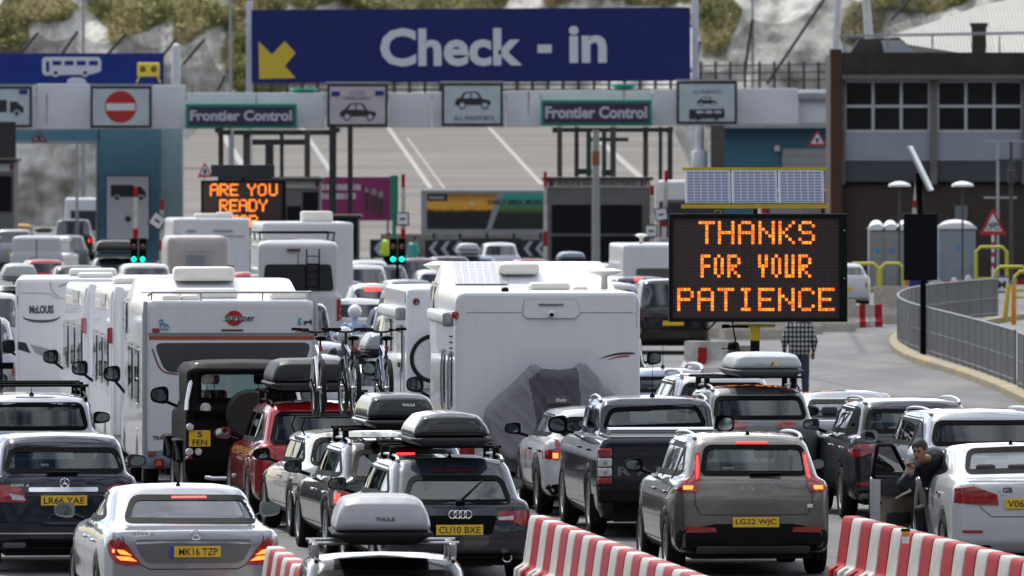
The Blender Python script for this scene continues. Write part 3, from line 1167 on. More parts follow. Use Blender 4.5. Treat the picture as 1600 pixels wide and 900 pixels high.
def asphalt():
 m, nt, b = new_mat('worn_asphalt')
 tc = nt.nodes.new('ShaderNodeTexCoord')
 mp = nt.nodes.new('ShaderNodeMapping')
 mp.inputs['Scale'].default_value = (1, .18, 1)
 n1 = nt.nodes.new('ShaderNodeTexNoise')
 n1.inputs['Scale'].default_value = .55
 n1.inputs['Detail'].default_value = 8
 n1.inputs['Roughness'].default_value = .62
 n2 = nt.nodes.new('ShaderNodeTexNoise')
 n2.inputs['Scale'].default_value = 14
 n2.inputs['Detail'].default_value = 5
 r = nt.nodes.new('ShaderNodeValToRGB')
 e = r.color_ramp.elements
 e[0].position, e[0].color = .34, (.055, .055, .058, 1)
 e[1].position, e[1].color = .66, (.135, .133, .13, 1)
 mx = nt.nodes.new('ShaderNodeMix')
 mx.data_type = 'RGBA'
 mx.blend_type = 'OVERLAY'
 mx.inputs[0].default_value = .35
 nt.links.new(tc.outputs['Object'], mp.inputs[0])
 nt.links.new(mp.outputs[0], n1.inputs['Vector'])
 nt.links.new(tc.outputs['Object'], n2.inputs['Vector'])
 nt.links.new(n1.outputs['Fac'], r.inputs[0])
 nt.links.new(r.outputs[0], mx.inputs[6])
 nt.links.new(n2.outputs['Fac'], mx.inputs[7])
 nt.links.new(mx.outputs[2], b.inputs['Base Color'])
 n3 = nt.nodes.new('ShaderNodeTexVoronoi')
 n3.feature = 'DISTANCE_TO_EDGE'
 n3.inputs['Scale'].default_value = .11
 mq = nt.nodes.new('ShaderNodeMapping')
 mq.inputs['Scale'].default_value = (1, .45, 1)
 n4 = nt.nodes.new('ShaderNodeTexNoise')
 n4.inputs['Scale'].default_value = .9
 n4.inputs['Detail'].default_value = 9
 n4.inputs['Roughness'].default_value = .75
 c1 = nt.nodes.new('ShaderNodeMapRange')
 c1.inputs['From Min'].default_value = .0
 c1.inputs['From Max'].default_value = .012
 c1.inputs['To Min'].default_value = .45
 c2 = nt.nodes.new('ShaderNodeMapRange')
 c2.inputs['From Min'].default_value = .60
 c2.inputs['From Max'].default_value = .70
 c2.inputs['To Min'].default_value = 1.0
 c2.inputs['To Max'].default_value = .5
 m3 = nt.nodes.new('ShaderNodeMath')
 m3.operation = 'MULTIPLY'
 mz = nt.nodes.new('ShaderNodeMix')
 mz.data_type = 'RGBA'
 mz.blend_type = 'MULTIPLY'
 mz.inputs[0].default_value = 1
 L = nt.links.new
 L(tc.outputs['Object'], mq.inputs[0]); L(mq.outputs[0], n3.inputs['Vector']); L(mp.outputs[0], n4.inputs['Vector'])
 L(n3.outputs['Distance'], c1.inputs['Value']); L(n4.outputs['Fac'], c2.inputs['Value'])
 L(c1.outputs[0], m3.inputs[0]); L(c2.outputs[0], m3.inputs[1])
 L(mx.outputs[2], mz.inputs[6]); L(m3.outputs[0], mz.inputs[7]); L(mz.outputs[2], b.inputs['Base Color'])
 b.inputs['Roughness'].default_value = .82
 return m
ys = np.concatenate([[-400, -60], np.arange(20, 130, 3.0), np.array([140, 200, 300, 420, 560, 800, 1400, 3000])])
grid_sheet('ground', np.array([-600, -60, -30, -15, 0, 15, 30, 60, 600.]), ys, lambda X, Y: np.vectorize(gz)(Y), asphalt())
# the sloping lorry park behind the booths, with painted lane lines
def ramp_z(Y):
 return (Y - 432.0) * (7.3 / 168.0) - .02
def on_ramp(px, py, dz=0.0):
 k = 7.3 / 168.0
 # CH - (py-YH)/F*Y = (Y-432)*k - .02
 Y = (CH + 432 * k + .02) / (k + (py - YH) / F)
 return ((px - 800) * Y / F, Y, ramp_z(Y) + dz)
def _conc():
 m, nt, b = new_mat('pale_concrete_paving')
 tc = nt.nodes.new('ShaderNodeTexCoord')
 mp = nt.nodes.new('ShaderNodeMapping')
 mp.inputs['Scale'].default_value = (.05, .5, .5)
 n1 = nt.nodes.new('ShaderNodeTexNoise')
 n1.inputs['Scale'].default_value = .8
 n1.inputs['Detail'].default_value = 8
 r = nt.nodes.new('ShaderNodeValToRGB')
 e = r.color_ramp.elements
 e[0].position, e[0].color = .4, (.085, .076, .066, 1)
 e[1].position, e[1].color = .62, (.145, .131, .115, 1)
 nt.links.new(tc.outputs['Object'], mp.inputs[0])
 nt.links.new(mp.outputs[0], n1.inputs['Vector'])
 nt.links.new(n1.outputs['Fac'], r.inputs[0])
 nt.links.new(r.outputs[0], b.inputs['Base Color'])
 b.inputs['Roughness'].default_value = .9
 return m
xl, xr = -20.5, 10.5
mb = MB()
mb.add([(xl, 432, -.5), (xr, 432, -.5), (xr, 604, -.5), (xl, 604, -.5), (xl, 432, .0), (xr, 432, .0), (xr, 604, ramp_z(604)), (xl, 604, ramp_z(604))],
  [(0, 1, 2, 3), (4, 7, 6, 5), (0, 4, 5, 1), (1, 5, 6, 2), (2, 6, 7, 3), (3, 7, 4, 0)])
o = mb.build('paved_slope', _conc())
o['kind'] = 'structure'
LINE = mat('white_road_paint', (.27, .265, .25), .7, var=.3, vscale=2)
mb = MB()
for (x0, y0), (x1, y1), w in (((470, 198), (517, 268), .3), ((607, 200), (673, 294), .28), ((636, 215), (694, 294), .12), ((763, 198), (846, 288), .26), ((340, 198), (380, 260), .4), ((915, 200), (1010, 285), .4)):
 a, b = Vector(on_ramp(x0, y0, .012)), Vector(on_ramp(x1, y1, .012))
 a.y = min(a.y, 603)
 a.z = ramp_z(a.y) + .012
 t = Vector((w / 2, 0, 0))
 mb.quad(a - t, a + t, b + t, b - t)
o = mb.build('lane_lines', LINE, fix=False)
o['kind'] = 'structure'
# ---------------------------------------------------------------- chalk cliff
def cliff_y(X, Z, fn=noise_fn(3), fn2=noise_fn(11)):
 lean = Z * .55 + np.maximum(0, Z - 11) * .8
 return 616 + lean + fn(X, Z * 0, Z * .8, 9.0, 4) * 3.2 - fn2(X, Z * .4, Z * .25, 5.5, 5, True) * 1.9 + fn(X * 3, Z, Z * 3, 3.0, 4) * .5
SCR = []
for px, py, rx, ry in ((60, 12, 75, 26), (215, 18, 95, 34), (330, 25, 60, 32), (395, 85, 42, 60), (560, -8, 190, 26), (700, -30, 200, 40), (1122, 28, 36, 55), (1335, 42, 30, 42), (1000, -30, 120, 36), (20, 60, 26, 34), (1440, -6, 70, 22), (150, -40, 200, 40), (430, -40, 150, 45)):
 SCR.append(((px - 800) / 22.3, CH + (YH - py) / 22.3, rx * 1.2 / 22.3, ry * 1.15 / 22.3))
_sn = noise_fn(41)
def scrub_mask(X, Z):
 d = np.full(np.shape(X), -9.)
 for a, b, c, e in SCR:
  d = np.maximum(d, 1 - np.sqrt(((X - a) / c) ** 2 + ((Z - b) / e) ** 2))
 d = np.where(Z > 21, np.maximum(d, .1), d)
 return d + .42 * _sn(X, X * 0, Z, 1.1, 6) + .03
def cliff():
 xs = np.arange(-75, 75.1, .36)
 zs = np.arange(-1, 33, .26)
 X, Z = np.meshgrid(xs, zs, indexing='ij')
 mk = scrub_mask(X, Z)
 Y = cliff_y(X, Z) - .5 * np.clip(mk * 3, 0, 1)
 V = np.stack([X.ravel(), Y.ravel(), Z.ravel()], 1)
 n, k = X.shape
 I = np.arange(n * k).reshape(n, k)
 Fq = np.stack([I[:-1, :-1].ravel(), I[1:, :-1].ravel(), I[1:, 1:].ravel(), I[:-1, 1:].ravel()], 1)
 m, nt, b = new_mat('chalk_with_scrub')
 L = nt.links.new
 tc = nt.nodes.new('ShaderNodeTexCoord')
 mp = nt.nodes.new('ShaderNodeMapping')
 mp.inputs['Scale'].default_value = (1.0, .5, .45)
 n1 = nt.nodes.new('ShaderNodeTexNoise'); n1.inputs['Scale'].default_value = .9; n1.inputs['Detail'].default_value = 10; n1.inputs['Roughness'].default_value = .72
 r1 = nt.nodes.new('ShaderNodeValToRGB'); e = r1.color_ramp.elements
 e[0].position, e[0].color = .34, (.40, .37, .32, 1)
 e[1].position, e[1].color = .56, (.78, .76, .71, 1)
 at_ = nt.nodes.new('ShaderNodeAttribute'); at_.attribute_name = 'scrub'
 n3 = nt.nodes.new('ShaderNodeTexNoise'); n3.inputs['Scale'].default_value = 1.1; n3.inputs['Detail'].default_value = 10; n3.inputs['Roughness'].default_value = .78
 ad = nt.nodes.new('ShaderNodeMath'); ad.operation = 'MULTIPLY_ADD'; ad.inputs[1].default_value = .5
 r2 = nt.nodes.new('ShaderNodeValToRGB'); r2.color_ramp.elements[0].position = .24; r2.color_ramp.elements[1].position = .42
 n4 = nt.nodes.new('ShaderNodeTexNoise'); n4.inputs['Scale'].default_value = .35; n4.inputs['Detail'].default_value = 8; n4.inputs['Roughness'].default_value = .7
 r3 = nt.nodes.new('ShaderNodeValToRGB'); e = r3.color_ramp.elements
 e[0].position, e[0].color = .36, (.075, .085, .035, 1)
 e[1].position, e[1].color = .64, (.30, .235, .14, 1)
 e2 = r3.color_ramp.elements.new(.5); e2.color = (.20, .185, .08, 1)
 mx = nt.nodes.new('ShaderNodeMix'); mx.data_type = 'RGBA'
 L(tc.outputs['Object'], mp.inputs[0]); L(mp.outputs[0], n1.inputs['Vector']); L(n1.outputs['Fac'], r1.inputs[0])
 L(tc.outputs['Object'], n3.inputs['Vector']); L(tc.outputs['Object'], n4.inputs['Vector'])
 L(n3.outputs['Fac'], ad.inputs[0]); L(at_.outputs['Fac'], ad.inputs[2]); L(ad.outputs[0], r2.inputs[0])
 L(n4.outputs['Fac'], r3.inputs[0]); L(r2.outputs[0], mx.inputs[0]); L(r1.outputs[0], mx.inputs[6]); L(r3.outputs[0], mx.inputs[7]); L(mx.outputs[2], b.inputs['Base Color'])
 b.inputs['Roughness'].default_value = .95
 b.inputs['Specular IOR Level'].default_value = .1
 bp = nt.nodes.new('ShaderNodeBump'); bp.inputs['Strength'].default_value = .8; bp.inputs['Distance'].default_value = .5
 L(n3.outputs['Fac'], bp.inputs['Height']); L(bp.outputs['Normal'], b.inputs['Normal'])
 o = mesh_obj('cliff', V, Fq, m, None, True)
 a = o.data.attributes.new('scrub', 'FLOAT', 'POINT'); a.data.foreach_set('value', mk.ravel().astype(np.float32))
 o['kind'] = 'structure'
cliff()
def scrub():
 r = np.random.RandomState(5)
 X = r.uniform(-46, 46, 60000); Z = r.uniform(8, 23, 60000)
 ok = scrub_mask(X, Z) > .22
 X, Z = X[ok], Z[ok]
 Y = cliff_y(X, Z) - .5
 vs_, fs_ = [], []
 for x, y, z in zip(X[:9000], Y[:9000], Z[:9000]):
  s = r.uniform(.06, .20)
  c = Vector((x, y - r.uniform(0, .7), z + r.uniform(-.1, .35)))
  a = Vector(r.normal(size=3)).normalized() * s; b = Vector(r.normal(size=3)).normalized() * s
  k = len(vs_); vs_ += [c - a, c + b, c + a, c - b]; fs_.append((k, k + 1, k + 2, k + 3))
 m, nt, b = new_mat('scrub_leaves')
 tc = nt.nodes.new('ShaderNodeTexCoord'); n = nt.nodes.new('ShaderNodeTexNoise'); n.inputs['Scale'].default_value = .35; n.inputs['Detail'].default_value = 8; n.inputs['Roughness'].default_value = .7
 r3 = nt.nodes.new('ShaderNodeValToRGB'); e = r3.color_ramp.elements
 e[0].position, e[0].color = .36, (.10, .12, .04, 1); e[1].position, e[1].color = .62, (.38, .29, .16, 1); e2 = r3.color_ramp.elements.new(.5); e2.color = (.28, .26, .10, 1)
 nt.links.new(tc.outputs['Object'], n.inputs[0]); nt.links.new(n.outputs['Fac'], r3.inputs[0]); nt.links.new(r3.outputs[0], b.inputs['Base Color']); b.inputs['Roughness'].default_value = .9; b.inputs['Specular IOR Level'].default_value = .1
 o = mesh_obj('scrub', vs_, fs_, m, None, False)
 o['kind'] = 'stuff'; o['label'] = 'olive and brown scrub growing on the ledges of the chalk cliff'; o['category'] = 'scrub'
scrub()
# ---------------------------------------------------------------- sign builder
class Sign:
 """a flat board built at its place; photo columns and rows are read as metres on its own face"""
 def __init__(s, name, label, cat, px0, px1, py0, py1, sc, face, frame=None, fw=3.0, depth=.18, group=None, rz=0.0, legs=None, leg_m=None, nokids=False):
  s.sc = sc
  s.cx = (px0 + px1) / 2
  x, y = W(s.cx, sc)
  s.z0 = 0
  s.py1 = py1
  s.zb = world_z(py1, sc)
  s.root = thing(name, label, cat, (x, y, 0), rz, group)
  s.n = 0
  w, h = (px1 - px0) / sc, (py1 - py0) / sc
  zc = s.zb + h / 2
  mb = MB()
  mb.box((0, depth / 2 + .012, zc), (w, depth, h), bev=.02)
  s.back = mb.build('board', frame or BLACK, s.root)
  f = fw / sc if frame else 0.002
  mb = MB()
  mb.box((0, 0, zc), (w - 2 * f, .03, h - 2 * f))
  s.face = mb.build('face', face, s.root)
  if legs:
   for lx in legs:
    mb = MB()
    xx = (lx - s.cx) / sc
    mb.tube([(xx, depth / 2 + .05, 0), (xx, depth / 2 + .05, s.zb + .1)], .07, 10)
    mb.build('post', leg_m or STEEL, s.root)
 def P(s, px, py):
  return ((px - s.cx) / s.sc, world_z(py, s.sc))
 def _y(s):
  s.n += 1
  return -.017 - .004 * s.n
 def poly(s, pts, m, name='marking'):
  y = s._y()
  mb = MB()
  mb.prism([s.P(*p) for p in pts], y, y + .003)
  return mb.build(name, m, s.face)
 def rect(s, x0, x1, y0, y1, m, name='marking'):
  return s.poly([(x0, y0), (x1, y0), (x1, y1), (x0, y1)], m, name)
 def disc(s, cx, cy, r, m, name='marking', ry=None):
  return s.poly(ring_poly(cx, cy, r, ry or r, 28), m, name)
 def text(s, t, x0, x1, y0, y1, m, bold=.03):
  a, b = s.P(x0, y1), s.P(x1, y0)
  return lettering(t, a[0], b[0], a[1], b[1], s._y(), m, s.face, bold)
C_BLUE = mat('deep_blue_sign', (.014, .022, .13), .45, var=.10, vscale=.8, spec=.25)
C_BLUE2 = mat('royal_blue_sign', (.012, .034, .22), .45, spec=.25, var=.1, vscale=.8)
C_WSIGN = mat('sign_white', (.62, .64, .68), .4)
C_YEL = mat('sign_yellow', (.62, .44, .035), .45)
C_PALE = mat('pale_sign_face', (.46, .54, .58), .3, coat=.3, var=.15, vscale=1.5)
C_PINK = mat('pinkish_sign_face', (.50, .46, .50), .3, coat=.3, var=.15, vscale=1.5)
C_RED = mat('sign_red', (.42, .02, .02), .4, var=.1)
C_PICT = mat('pictogram_black', (.02, .02, .025), .5)
C_GREEN = mat('frontier_green', (.01, .22, .15), .4)
C_PURP = mat('frontier_purple', (.035, .025, .07), .35, coat=.3, var=.3, vscale=2)
C_FASCIA = mat('white_fascia', (.70, .72, .77), .5, var=.12, vscale=.5)
C_TEAL = mat('teal_plastic', (.02, .42, .30), .5)
C_STEELD = mat('dark_painted_steel', (.02, .02, .02), .5, var=.3)
C_GREYP = mat('grey_painted_steel', (.32, .34, .36), .45, var=.12, vscale=1.2)
C_WPOST = mat('white_painted_post', (.62, .64, .66), .45, var=.12)
C_RUST = mat('rust_stain', (.28, .11, .04), .9, var=.5, vscale=6)
def car_pict(S, x0, x1, y0, y1, m=C_PICT, bg=C_PALE):
 w, h = x1 - x0, y1 - y0
 q = lambda pts: [(x0 + a * w, y0 + b * h) for a, b in pts]
 S.poly(q([(.0, .62), (.03, .45), (.14, .35), (.25, .05), (.36, 0), (.58, .0), (.66, .06), (.76, .42), (.96, .5), (1, .62), (.98, .78), (0, .80)]), m, 'car_pictogram')
 S.poly(q([(.22, .38), (.31, .1), (.42, .07), (.42, .38)]), bg, 'marking')
 S.poly(q([(.46, .38), (.46, .07), (.58, .08), (.68, .38)]), bg, 'marking')
 for c in (.2, .83):
  S.disc(x0 + c * w, y0 + .8 * h, h * .22, m)
  S.disc(x0 + c * w, y0 + .8 * h, h * .15, bg)
def lorry_pict(S, x0, x1, y0, y1, m=C_PICT, bg=C_WSIGN):
 w, h = x1 - x0, y1 - y0
 q = lambda pts: [(x0 + a * w, y0 + b * h) for a, b in pts]
 S.poly(q([(0, 0), (.66, 0), (.66, .72), (0, .72)]), m, 'lorry_pictogram')
 S.poly(q([(.72, .1), (.86, .1), (1, .45), (1, .75), (.72, .75)]), m, 'cab_pictogram')
 for c in (.18, .86):
  S.disc(x0 + c * w, y0 + .78 * h, h * .2, bg)
  S.disc(x0 + c * w, y0 + .78 * h, h * .13, m)
# ---------------------------------------------------------------- check-in gantry
gs = 34.0
x, y = W(738, gs)
gan = thing('check_in_gantry', 'tall white posts carrying the big blue check-in board behind the canopy', 'gantry', (x, y, 0))
for px, ptop in ((389.5, 2), (1086.5, -22)):
 mb = MB()
 mb.box(((px - 738) / gs, .5, (world_z(ptop, gs)) / 2), (.30, .3, world_z(ptop, gs)), bev=.03)
 mb.build('post', C_WPOST, gan)
mb = MB()
for pz in (40, 110):
 mb.box((0, .45, world_z(pz, gs)), (20.2, .12, .16))
mb.build('cross_rail', C_GREYP, gan)
S = Sign('check_in_sign', 'long blue board reading Check - in with a yellow arrow pointing down left', 'sign', 397, 1083, 14, 129, gs + .08, C_BLUE, depth=.25)
S.back.data.materials[0] = C_BLUE
S.root.rotation_euler = (0, math.radians(-.35), 0)
S.root.location.x += -.06
S.root.location.z = .02
S.text('Check', 598, 820, 44, 104, C_WSIGN, .032)
S.rect(844, 866, 71, 84, C_WSIGN, 'lettering')
S.text('in', 893, 952, 42, 100, C_WSIGN, .032)
S.poly([(408, 63), (429, 84), (449, 63), (466, 82), (449, 102), (466, 121), (409, 122)], C_YEL, 'arrow')
# ---------------------------------------------------------------- blue coach-lane sign on the left
S = Sign('coach_lane_sign', 'royal blue board with a white coach symbol above the left of the canopy', 'sign', -40, 256, 83, 132, 34.4, C_BLUE2, depth=.2, legs=(-20, 120, 240))
S.back.data.materials[0] = C_BLUE2
S.poly([(66, 92), (70, 89), (154, 89), (158, 94), (158, 111), (144, 116), (70, 118), (66, 113)], C_WSIGN, 'coach_pictogram')
for a in (82, 101, 120, 139):
 S.rect(a, a + 14, 95, 102, C_BLUE2)
S.rect(72, 77, 96, 112, C_BLUE2)
for c in (87, 133):
 S.disc(c, 114, 6, C_WSIGN)
 S.disc(c, 114, 3.2, C_BLUE2)
S.poly([(104, 130), (106, 124), (112, 121), (126, 121), (133, 124), (136, 130)], C_WSIGN, 'car_pictogram')
S2 = thing('lamp_pair', 'yellow twin lamp unit standing on the canopy edge below the coach sign', 'lamp', (*W(232, 35.6), world_z(129.5, 35.6)))
mb = MB()
mb.box((0, 0, .58), (.98, .3, .62), bev=.06)
for a in (-.42, .42):
 mb.tube([(a * 1.25, 0, 0), (a * .9, 0, .32)], .05, 6)
mb.build('housing', C_YEL, S2)
for a in (-.24, .24):
 mb = MB()
 mb.lathe([(0, -.17), (.13, -.165), (.15, -.14)], (a, 0, .6), 'Y', 16)
 mb.build('lamp', mat('dark_yellow_lens', (.12, .08, .01), .3), S2)
mb = MB()
gx, gy = W(275, 34.2)
m_ = thing('canopy_post', 'white rounded post at the right end of the coach sign', 'post', (gx, gy, 0))
mb.lathe([(.2, 0), (.2, world_z(76, 34.2)), (.16, world_z(70, 34.2)), (0, world_z(68, 34.2))], n=16)
mb.build('shaft', C_WPOST, m_, True)
# ---------------------------------------------------------------- canopy with white fascia
fs = 36.0
fy = F / fs
can = thing('frontier_canopy', 'long white fascia canopy spanning the lanes above the booths', 'canopy', (0, fy, 0))
def fx(px): return (px - 800) / fs
segs = [(-60, 56, 133, 203), (57, 142, 131, 202), (143, 236, 133, 202), (237, 290, 133, 201.5), (291, 400, 145, 200.5), (401, 508, 145, 200.5), (509, 606, 145, 200), (607, 674, 145, 199), (675, 790, 144, 199), (791, 845, 142, 198), (846, 1018, 141, 197), (1019, 1150, 140, 196), (1151, 1247, 138, 194), (1248, 1300, 140, 192)]
for i, (a, b, t0, t1) in enumerate(segs):
 mb = MB()
 zt, zb_ = world_z(t0, fs), world_z(t1, fs)
 off = 0 if i != len(segs) - 1 else .5
 mb.box(((fx(a) + fx(b)) / 2, .1 + off, (zt + zb_) / 2), ((b - a) / fs - .02, .16, zt - zb_), bev=.02)
 mb.build('fascia_panel', C_FASCIA, can)
mb = MB()
mb.box((fx(620), 1.9, world_z(150, fs)), (1360 / fs, 3.3, .25))
mb.build('roof_slab', C_GREYP, can)
mb = MB()
for px in (340, 525, 868, 1046, -20):
 mb.box((fx(px), 1.7, world_z(203, fs)), (.25, 3.2, .22))
mb.build('roof_beam', C_STEELD, can)
# thin rust runs down the fascia
mb = MB()
for px, a, b, w in ((73, 146, 196, .5), (826, 143, 180, .7), (975, 141, 158, .7), (700, 146, 198, .35), (1060, 150, 192, .35), (300, 133, 150, .5)):
 zt, zb_ = world_z(a, fs), world_z(b, fs)
 mb.add([(fx(px) - w / fs * 1.6, .008, zt), (fx(px) + w / fs * 1.6, .008, zt), (fx(px) + w / fs * .6, .008, zb_), (fx(px) - w / fs * .6, .008, zb_)], [(0, 1, 2, 3)])
mb.build('rust_streak', C_RUST, can, fix=False)
for px, z in ((474, 141), (975, 134)):
 o = thing('canopy_beacon', 'teal plastic dish on the canopy roof, %s' % ('left one below the check-in sign arrow' if px < 600 else 'right one above the second frontier control sign'), 'beacon', (fx(px), fy + .6, world_z(z + 6, fs)), 0, 'teal dishes on the canopy roof')
 mb = MB()
 mb.lathe([(0, -.02), (.35, .0), (.62, .2), (.6, .24), (0, .24)], n=20)
 mb.build('dish', C_TEAL, o, True)
 mb = MB()
 mb.tube([(0, 0, -.3), (0, 0, .02)], .05, 8)
 mb.build('stem', C_WPOST, o)
for a, b, t0, t1, wh in ((290, 464, 162, 201, 'left'), (845, 1019, 156, 197, 'right')):
 S = Sign('frontier_control_sign', 'green framed purple sign reading Frontier Control on the %s half of the canopy' % wh, 'sign', a, b, t0, t1, fs + .06, C_PURP, C_GREEN, fw=5, depth=.22, group='frontier control signs')
 S.text('Frontier Control', a + 7, b - 8, t0 + 10, t1 - 12, mat('dull_white_lettering', (.48, .48, .53), .5), .035)
lane = [(-52, 50, 135, 199, C_PALE, 'lorry'), (141, 237, 134.5, 200, C_PALE, 'stop'), (511, 606, 131, 198, C_PINK, 'eu'), (690, 786, 130, 197, C_PALE, 'all'), (1057, 1152, 127, 194, C_PALE, 'both')]
lab = {'lorry': 'pale lane sign with a black lorry symbol at the left end of the canopy', 'stop': 'pale lane sign with a red no entry disc on the canopy',
  'eu': 'pinkish lane sign with a car symbol and two small blue flags', 'all': 'pale blue lane sign with a car above the words all passports', 'both': 'pale lane sign with a car above a coach at the right end'}
for a, b, t0, t1, fm, k in lane:
 S = Sign('lane_sign', lab[k], 'sign', a, b, t0, t1, fs + .12, fm, C_STEELD, fw=4.2, depth=.25, group='framed lane signs along the canopy')
 mb = MB()
 mb.box((0, .2, world_z(t0 - 1.5, fs)), ((b - a) / fs + .12, .5, .08))
 mb.build('hood', C_GREYP, S.root)
 if k == 'lorry':
  lorry_pict(S, -40, 37, 156, 183, C_PICT, C_PALE)
  S.rect(30, 43, 140, 147, C_BLUE2)
 elif k == 'stop':
  S.disc(188.5, 167, 25, C_RED, 'no_entry_disc')
  S.rect(166, 211, 161.5, 172.5, C_WSIGN)
 elif k == 'eu':
  car_pict(S, 531, 588, 161, 188, bg=C_PINK)
  S.rect(518, 531, 143, 150, C_BLUE2)
  S.rect(586, 600, 142, 149, C_BLUE2)
  S.text('EU/EEA', 546, 572, 141, 148, C_GREYP, .01)
  S.text('SWISS ONLY', 537, 580, 151, 156, C_PICT, .0)
 elif k == 'all':
  car_pict(S, 711, 767, 143, 170)
  S.text('ALL PASSPORTS', 709, 772, 181, 188, C_PICT, .0)
 else:
  car_pict(S, 1089, 1120, 151, 165)
  S.text('ALL PASSPORTS', 1082, 1126, 141, 146, C_PICT, .0)
  S.poly([(1077, 171), (1132, 170), (1132, 184), (1077, 186)], C_PICT, 'coach_pictogram')
  for q in (1088, 1102, 1116):
   S.rect(q, q + 11, 173, 177, C_PALE)
  for q in (1091, 1119):
   S.disc(q, 185, 3, C_PICT)
# ---------------------------------------------------------------- booth towers and booths
def frame_tower(label, cols, beams, s_, ztop_px, base_px):
 cx = sum(c[0] for c in cols) / len(cols)
 x, y = W(cx, s_)
 t = thing('canopy_support', label, 'steel frame', (x, y, 0))
 for px, w, top, bot, m in cols:
  mb = MB()
  zt, zb_ = world_z(top, s_), max(0, world_z(bot, s_)) if bot < 900 else 0
  mb.box(((px - cx) / s_, rnd.uniform(0, .6), (zt + zb_) / 2), (w / s_, w / s_, zt - zb_))
  mb.build('column', m, t)
 for a, b, r, hgt in beams:
  mb = MB()
  mb.box((((a + b) / 2 - cx) / s_, .3, world_z(r, s_)), ((b - a) / s_, .3, hgt / s_))
  mb.build('beam', C_STEELD, t)
 return t
C_DG = mat('dark_green_steel', (.012, .04, .03), .5)
C_GC = mat('weathered_grey_steel', (.055, .052, .047), .6, var=.3)
frame_tower('dark steel frame under the left frontier control sign', [(345, 8, 198, 999, C_STEELD), (363, 5, 203, 258, C_GREYP), (385, 11, 203, 999, C_GC), (421, 13, 218, 258, C_STEELD), (440, 6, 203, 999, C_STEELD), (480, 9, 203, 999, C_GC), (520, 11, 198, 999, C_STEELD), (547, 8, 198, 999, C_STEELD)],
   [(340, 526, 207, 8), (394, 476, 222, 9), (340, 500, 279, 6)], 36.8, 0, 0)
frame_tower('dark steel frame under the right frontier control sign', [(874.5, 8, 198, 999, C_GC), (901, 7, 198, 278, C_STEELD), (920, 8, 203, 278, C_DG), (944, 7, 205, 278, C_DG), (958, 9, 198, 278, C_GC), (1009, 8, 198, 999, C_GC), (1032, 6, 198, 999, C_STEELD), (1047, 8, 198, 999, C_STEELD)],
   [(868, 1052, 203, 7), (918, 982, 218, 6), (898, 925, 268, 9), (940, 960, 270, 10)], 37.0, 0, 0)
def booth(label, px0, px1, top, s_, hdr, win, side_txt):
 cx = (px0 + px1) / 2
 x, y = W(cx, s_)
 t = thing('frontier_booth', label, 'booth', (x, y, 0), 0, 'passport booths under the canopy')
 w = (px1 - px0) / s_
 zt = world_z(top, s_)
 mb = MB()
 mb.box((0, 1.6, zt / 2), (w, 3.0, zt), bev=.03)
 mb.build('body', mat('booth_grey', (.12, .12, .115), .5, var=.15), t)
 mb = MB()
 mb.box((0, 1.5, zt + .05), (w + .25, 3.4, .14), bev=.03)
 mb.build('roof', C_STEELD, t)
 for (a, b, c, d) in win:
  mb = MB()
  mb.box((((a + b) / 2 - cx) / s_, .07, (world_z(c, s_) + world_z(d, s_)) / 2), ((b - a) / s_, .05, (d - c) / s_))
  mb.build('window', mat('booth_glass', (.006, .007, .012), .35, spec=.15), t)
 mb = MB()
 mb.box((0, .075, world_z(hdr[0], s_)), (w - .1, .06, hdr[1] / s_))
 h = mb.build('header_board', mat('header_grey', (.42, .42, .40), .5, var=.1), t)
 if side_txt:
  lettering(side_txt, -w * .38, w * .38, world_z(hdr[0] + 3.6, s_), world_z(hdr[0] - 3.4, s_), .035, C_PICT, h, .015)
 for a, m in ((-w * .45, C_BLUE2), (-w * .43, C_RED), (w * .42, C_BLUE2), (w * .455, C_RED)):
  mb = MB()
  mb.box((a, .035, world_z(hdr[0], s_)), (.1, .02, hdr[1] * .7 / s_))
  mb.build('flag_stripe', m, h)
 return t
booth('grey frontier booth headed POLICE AUX FRONTIERES with dark windows', 852, 1016, 281, 38, (287, 12), [(862, 924, 320, 364), (938, 1003, 320, 364), (862, 924, 369, 408), (938, 1003, 369, 408)], 'POLICE AUX FRONTIERES')
booth('dark left frontier booth partly behind the orange message board', 430, 500, 282, 38.2, (288, 12), [(448, 470, 322, 372), (473, 497, 300, 372)], None)
booth('dark booth at the far left edge beneath the lorry lane sign', -40, 22, 252, 37.5, (262, 12), [(-30, -8, 275, 330), (-4, 18, 275, 330)], None)
x, y = W(931, 39.2)
t = thing('lamp_column', 'pale grey column standing in front of the police booth', 'column', (x, y, 0))
mb = MB(); mb.tube([(0, 0, 0), (0, 0, world_z(203, 39.2))], [.17, .13], 14); mb.build('shaft', mat('pale_grey_column', (.30, .31, .30), .5, var=.15), t, True)
mb = MB(); mb.lathe([(.15, world_z(258, 39.2)), (.155, world_z(252, 39.2)), (.15, world_z(236, 39.2))], n=14); mb.build('rust_band', C_RUST, t, True)
# dark column of the far-left canopy leg
mb = MB(); mb.box((0, 0, 3.1), (.75, .5, 6.2)); o = mb.build('black_column', C_STEELD, None, loc=(*W(11, 36.6), 0)); tag(o, 'thick black canopy leg at the far left beneath the lorry sign', 'column')
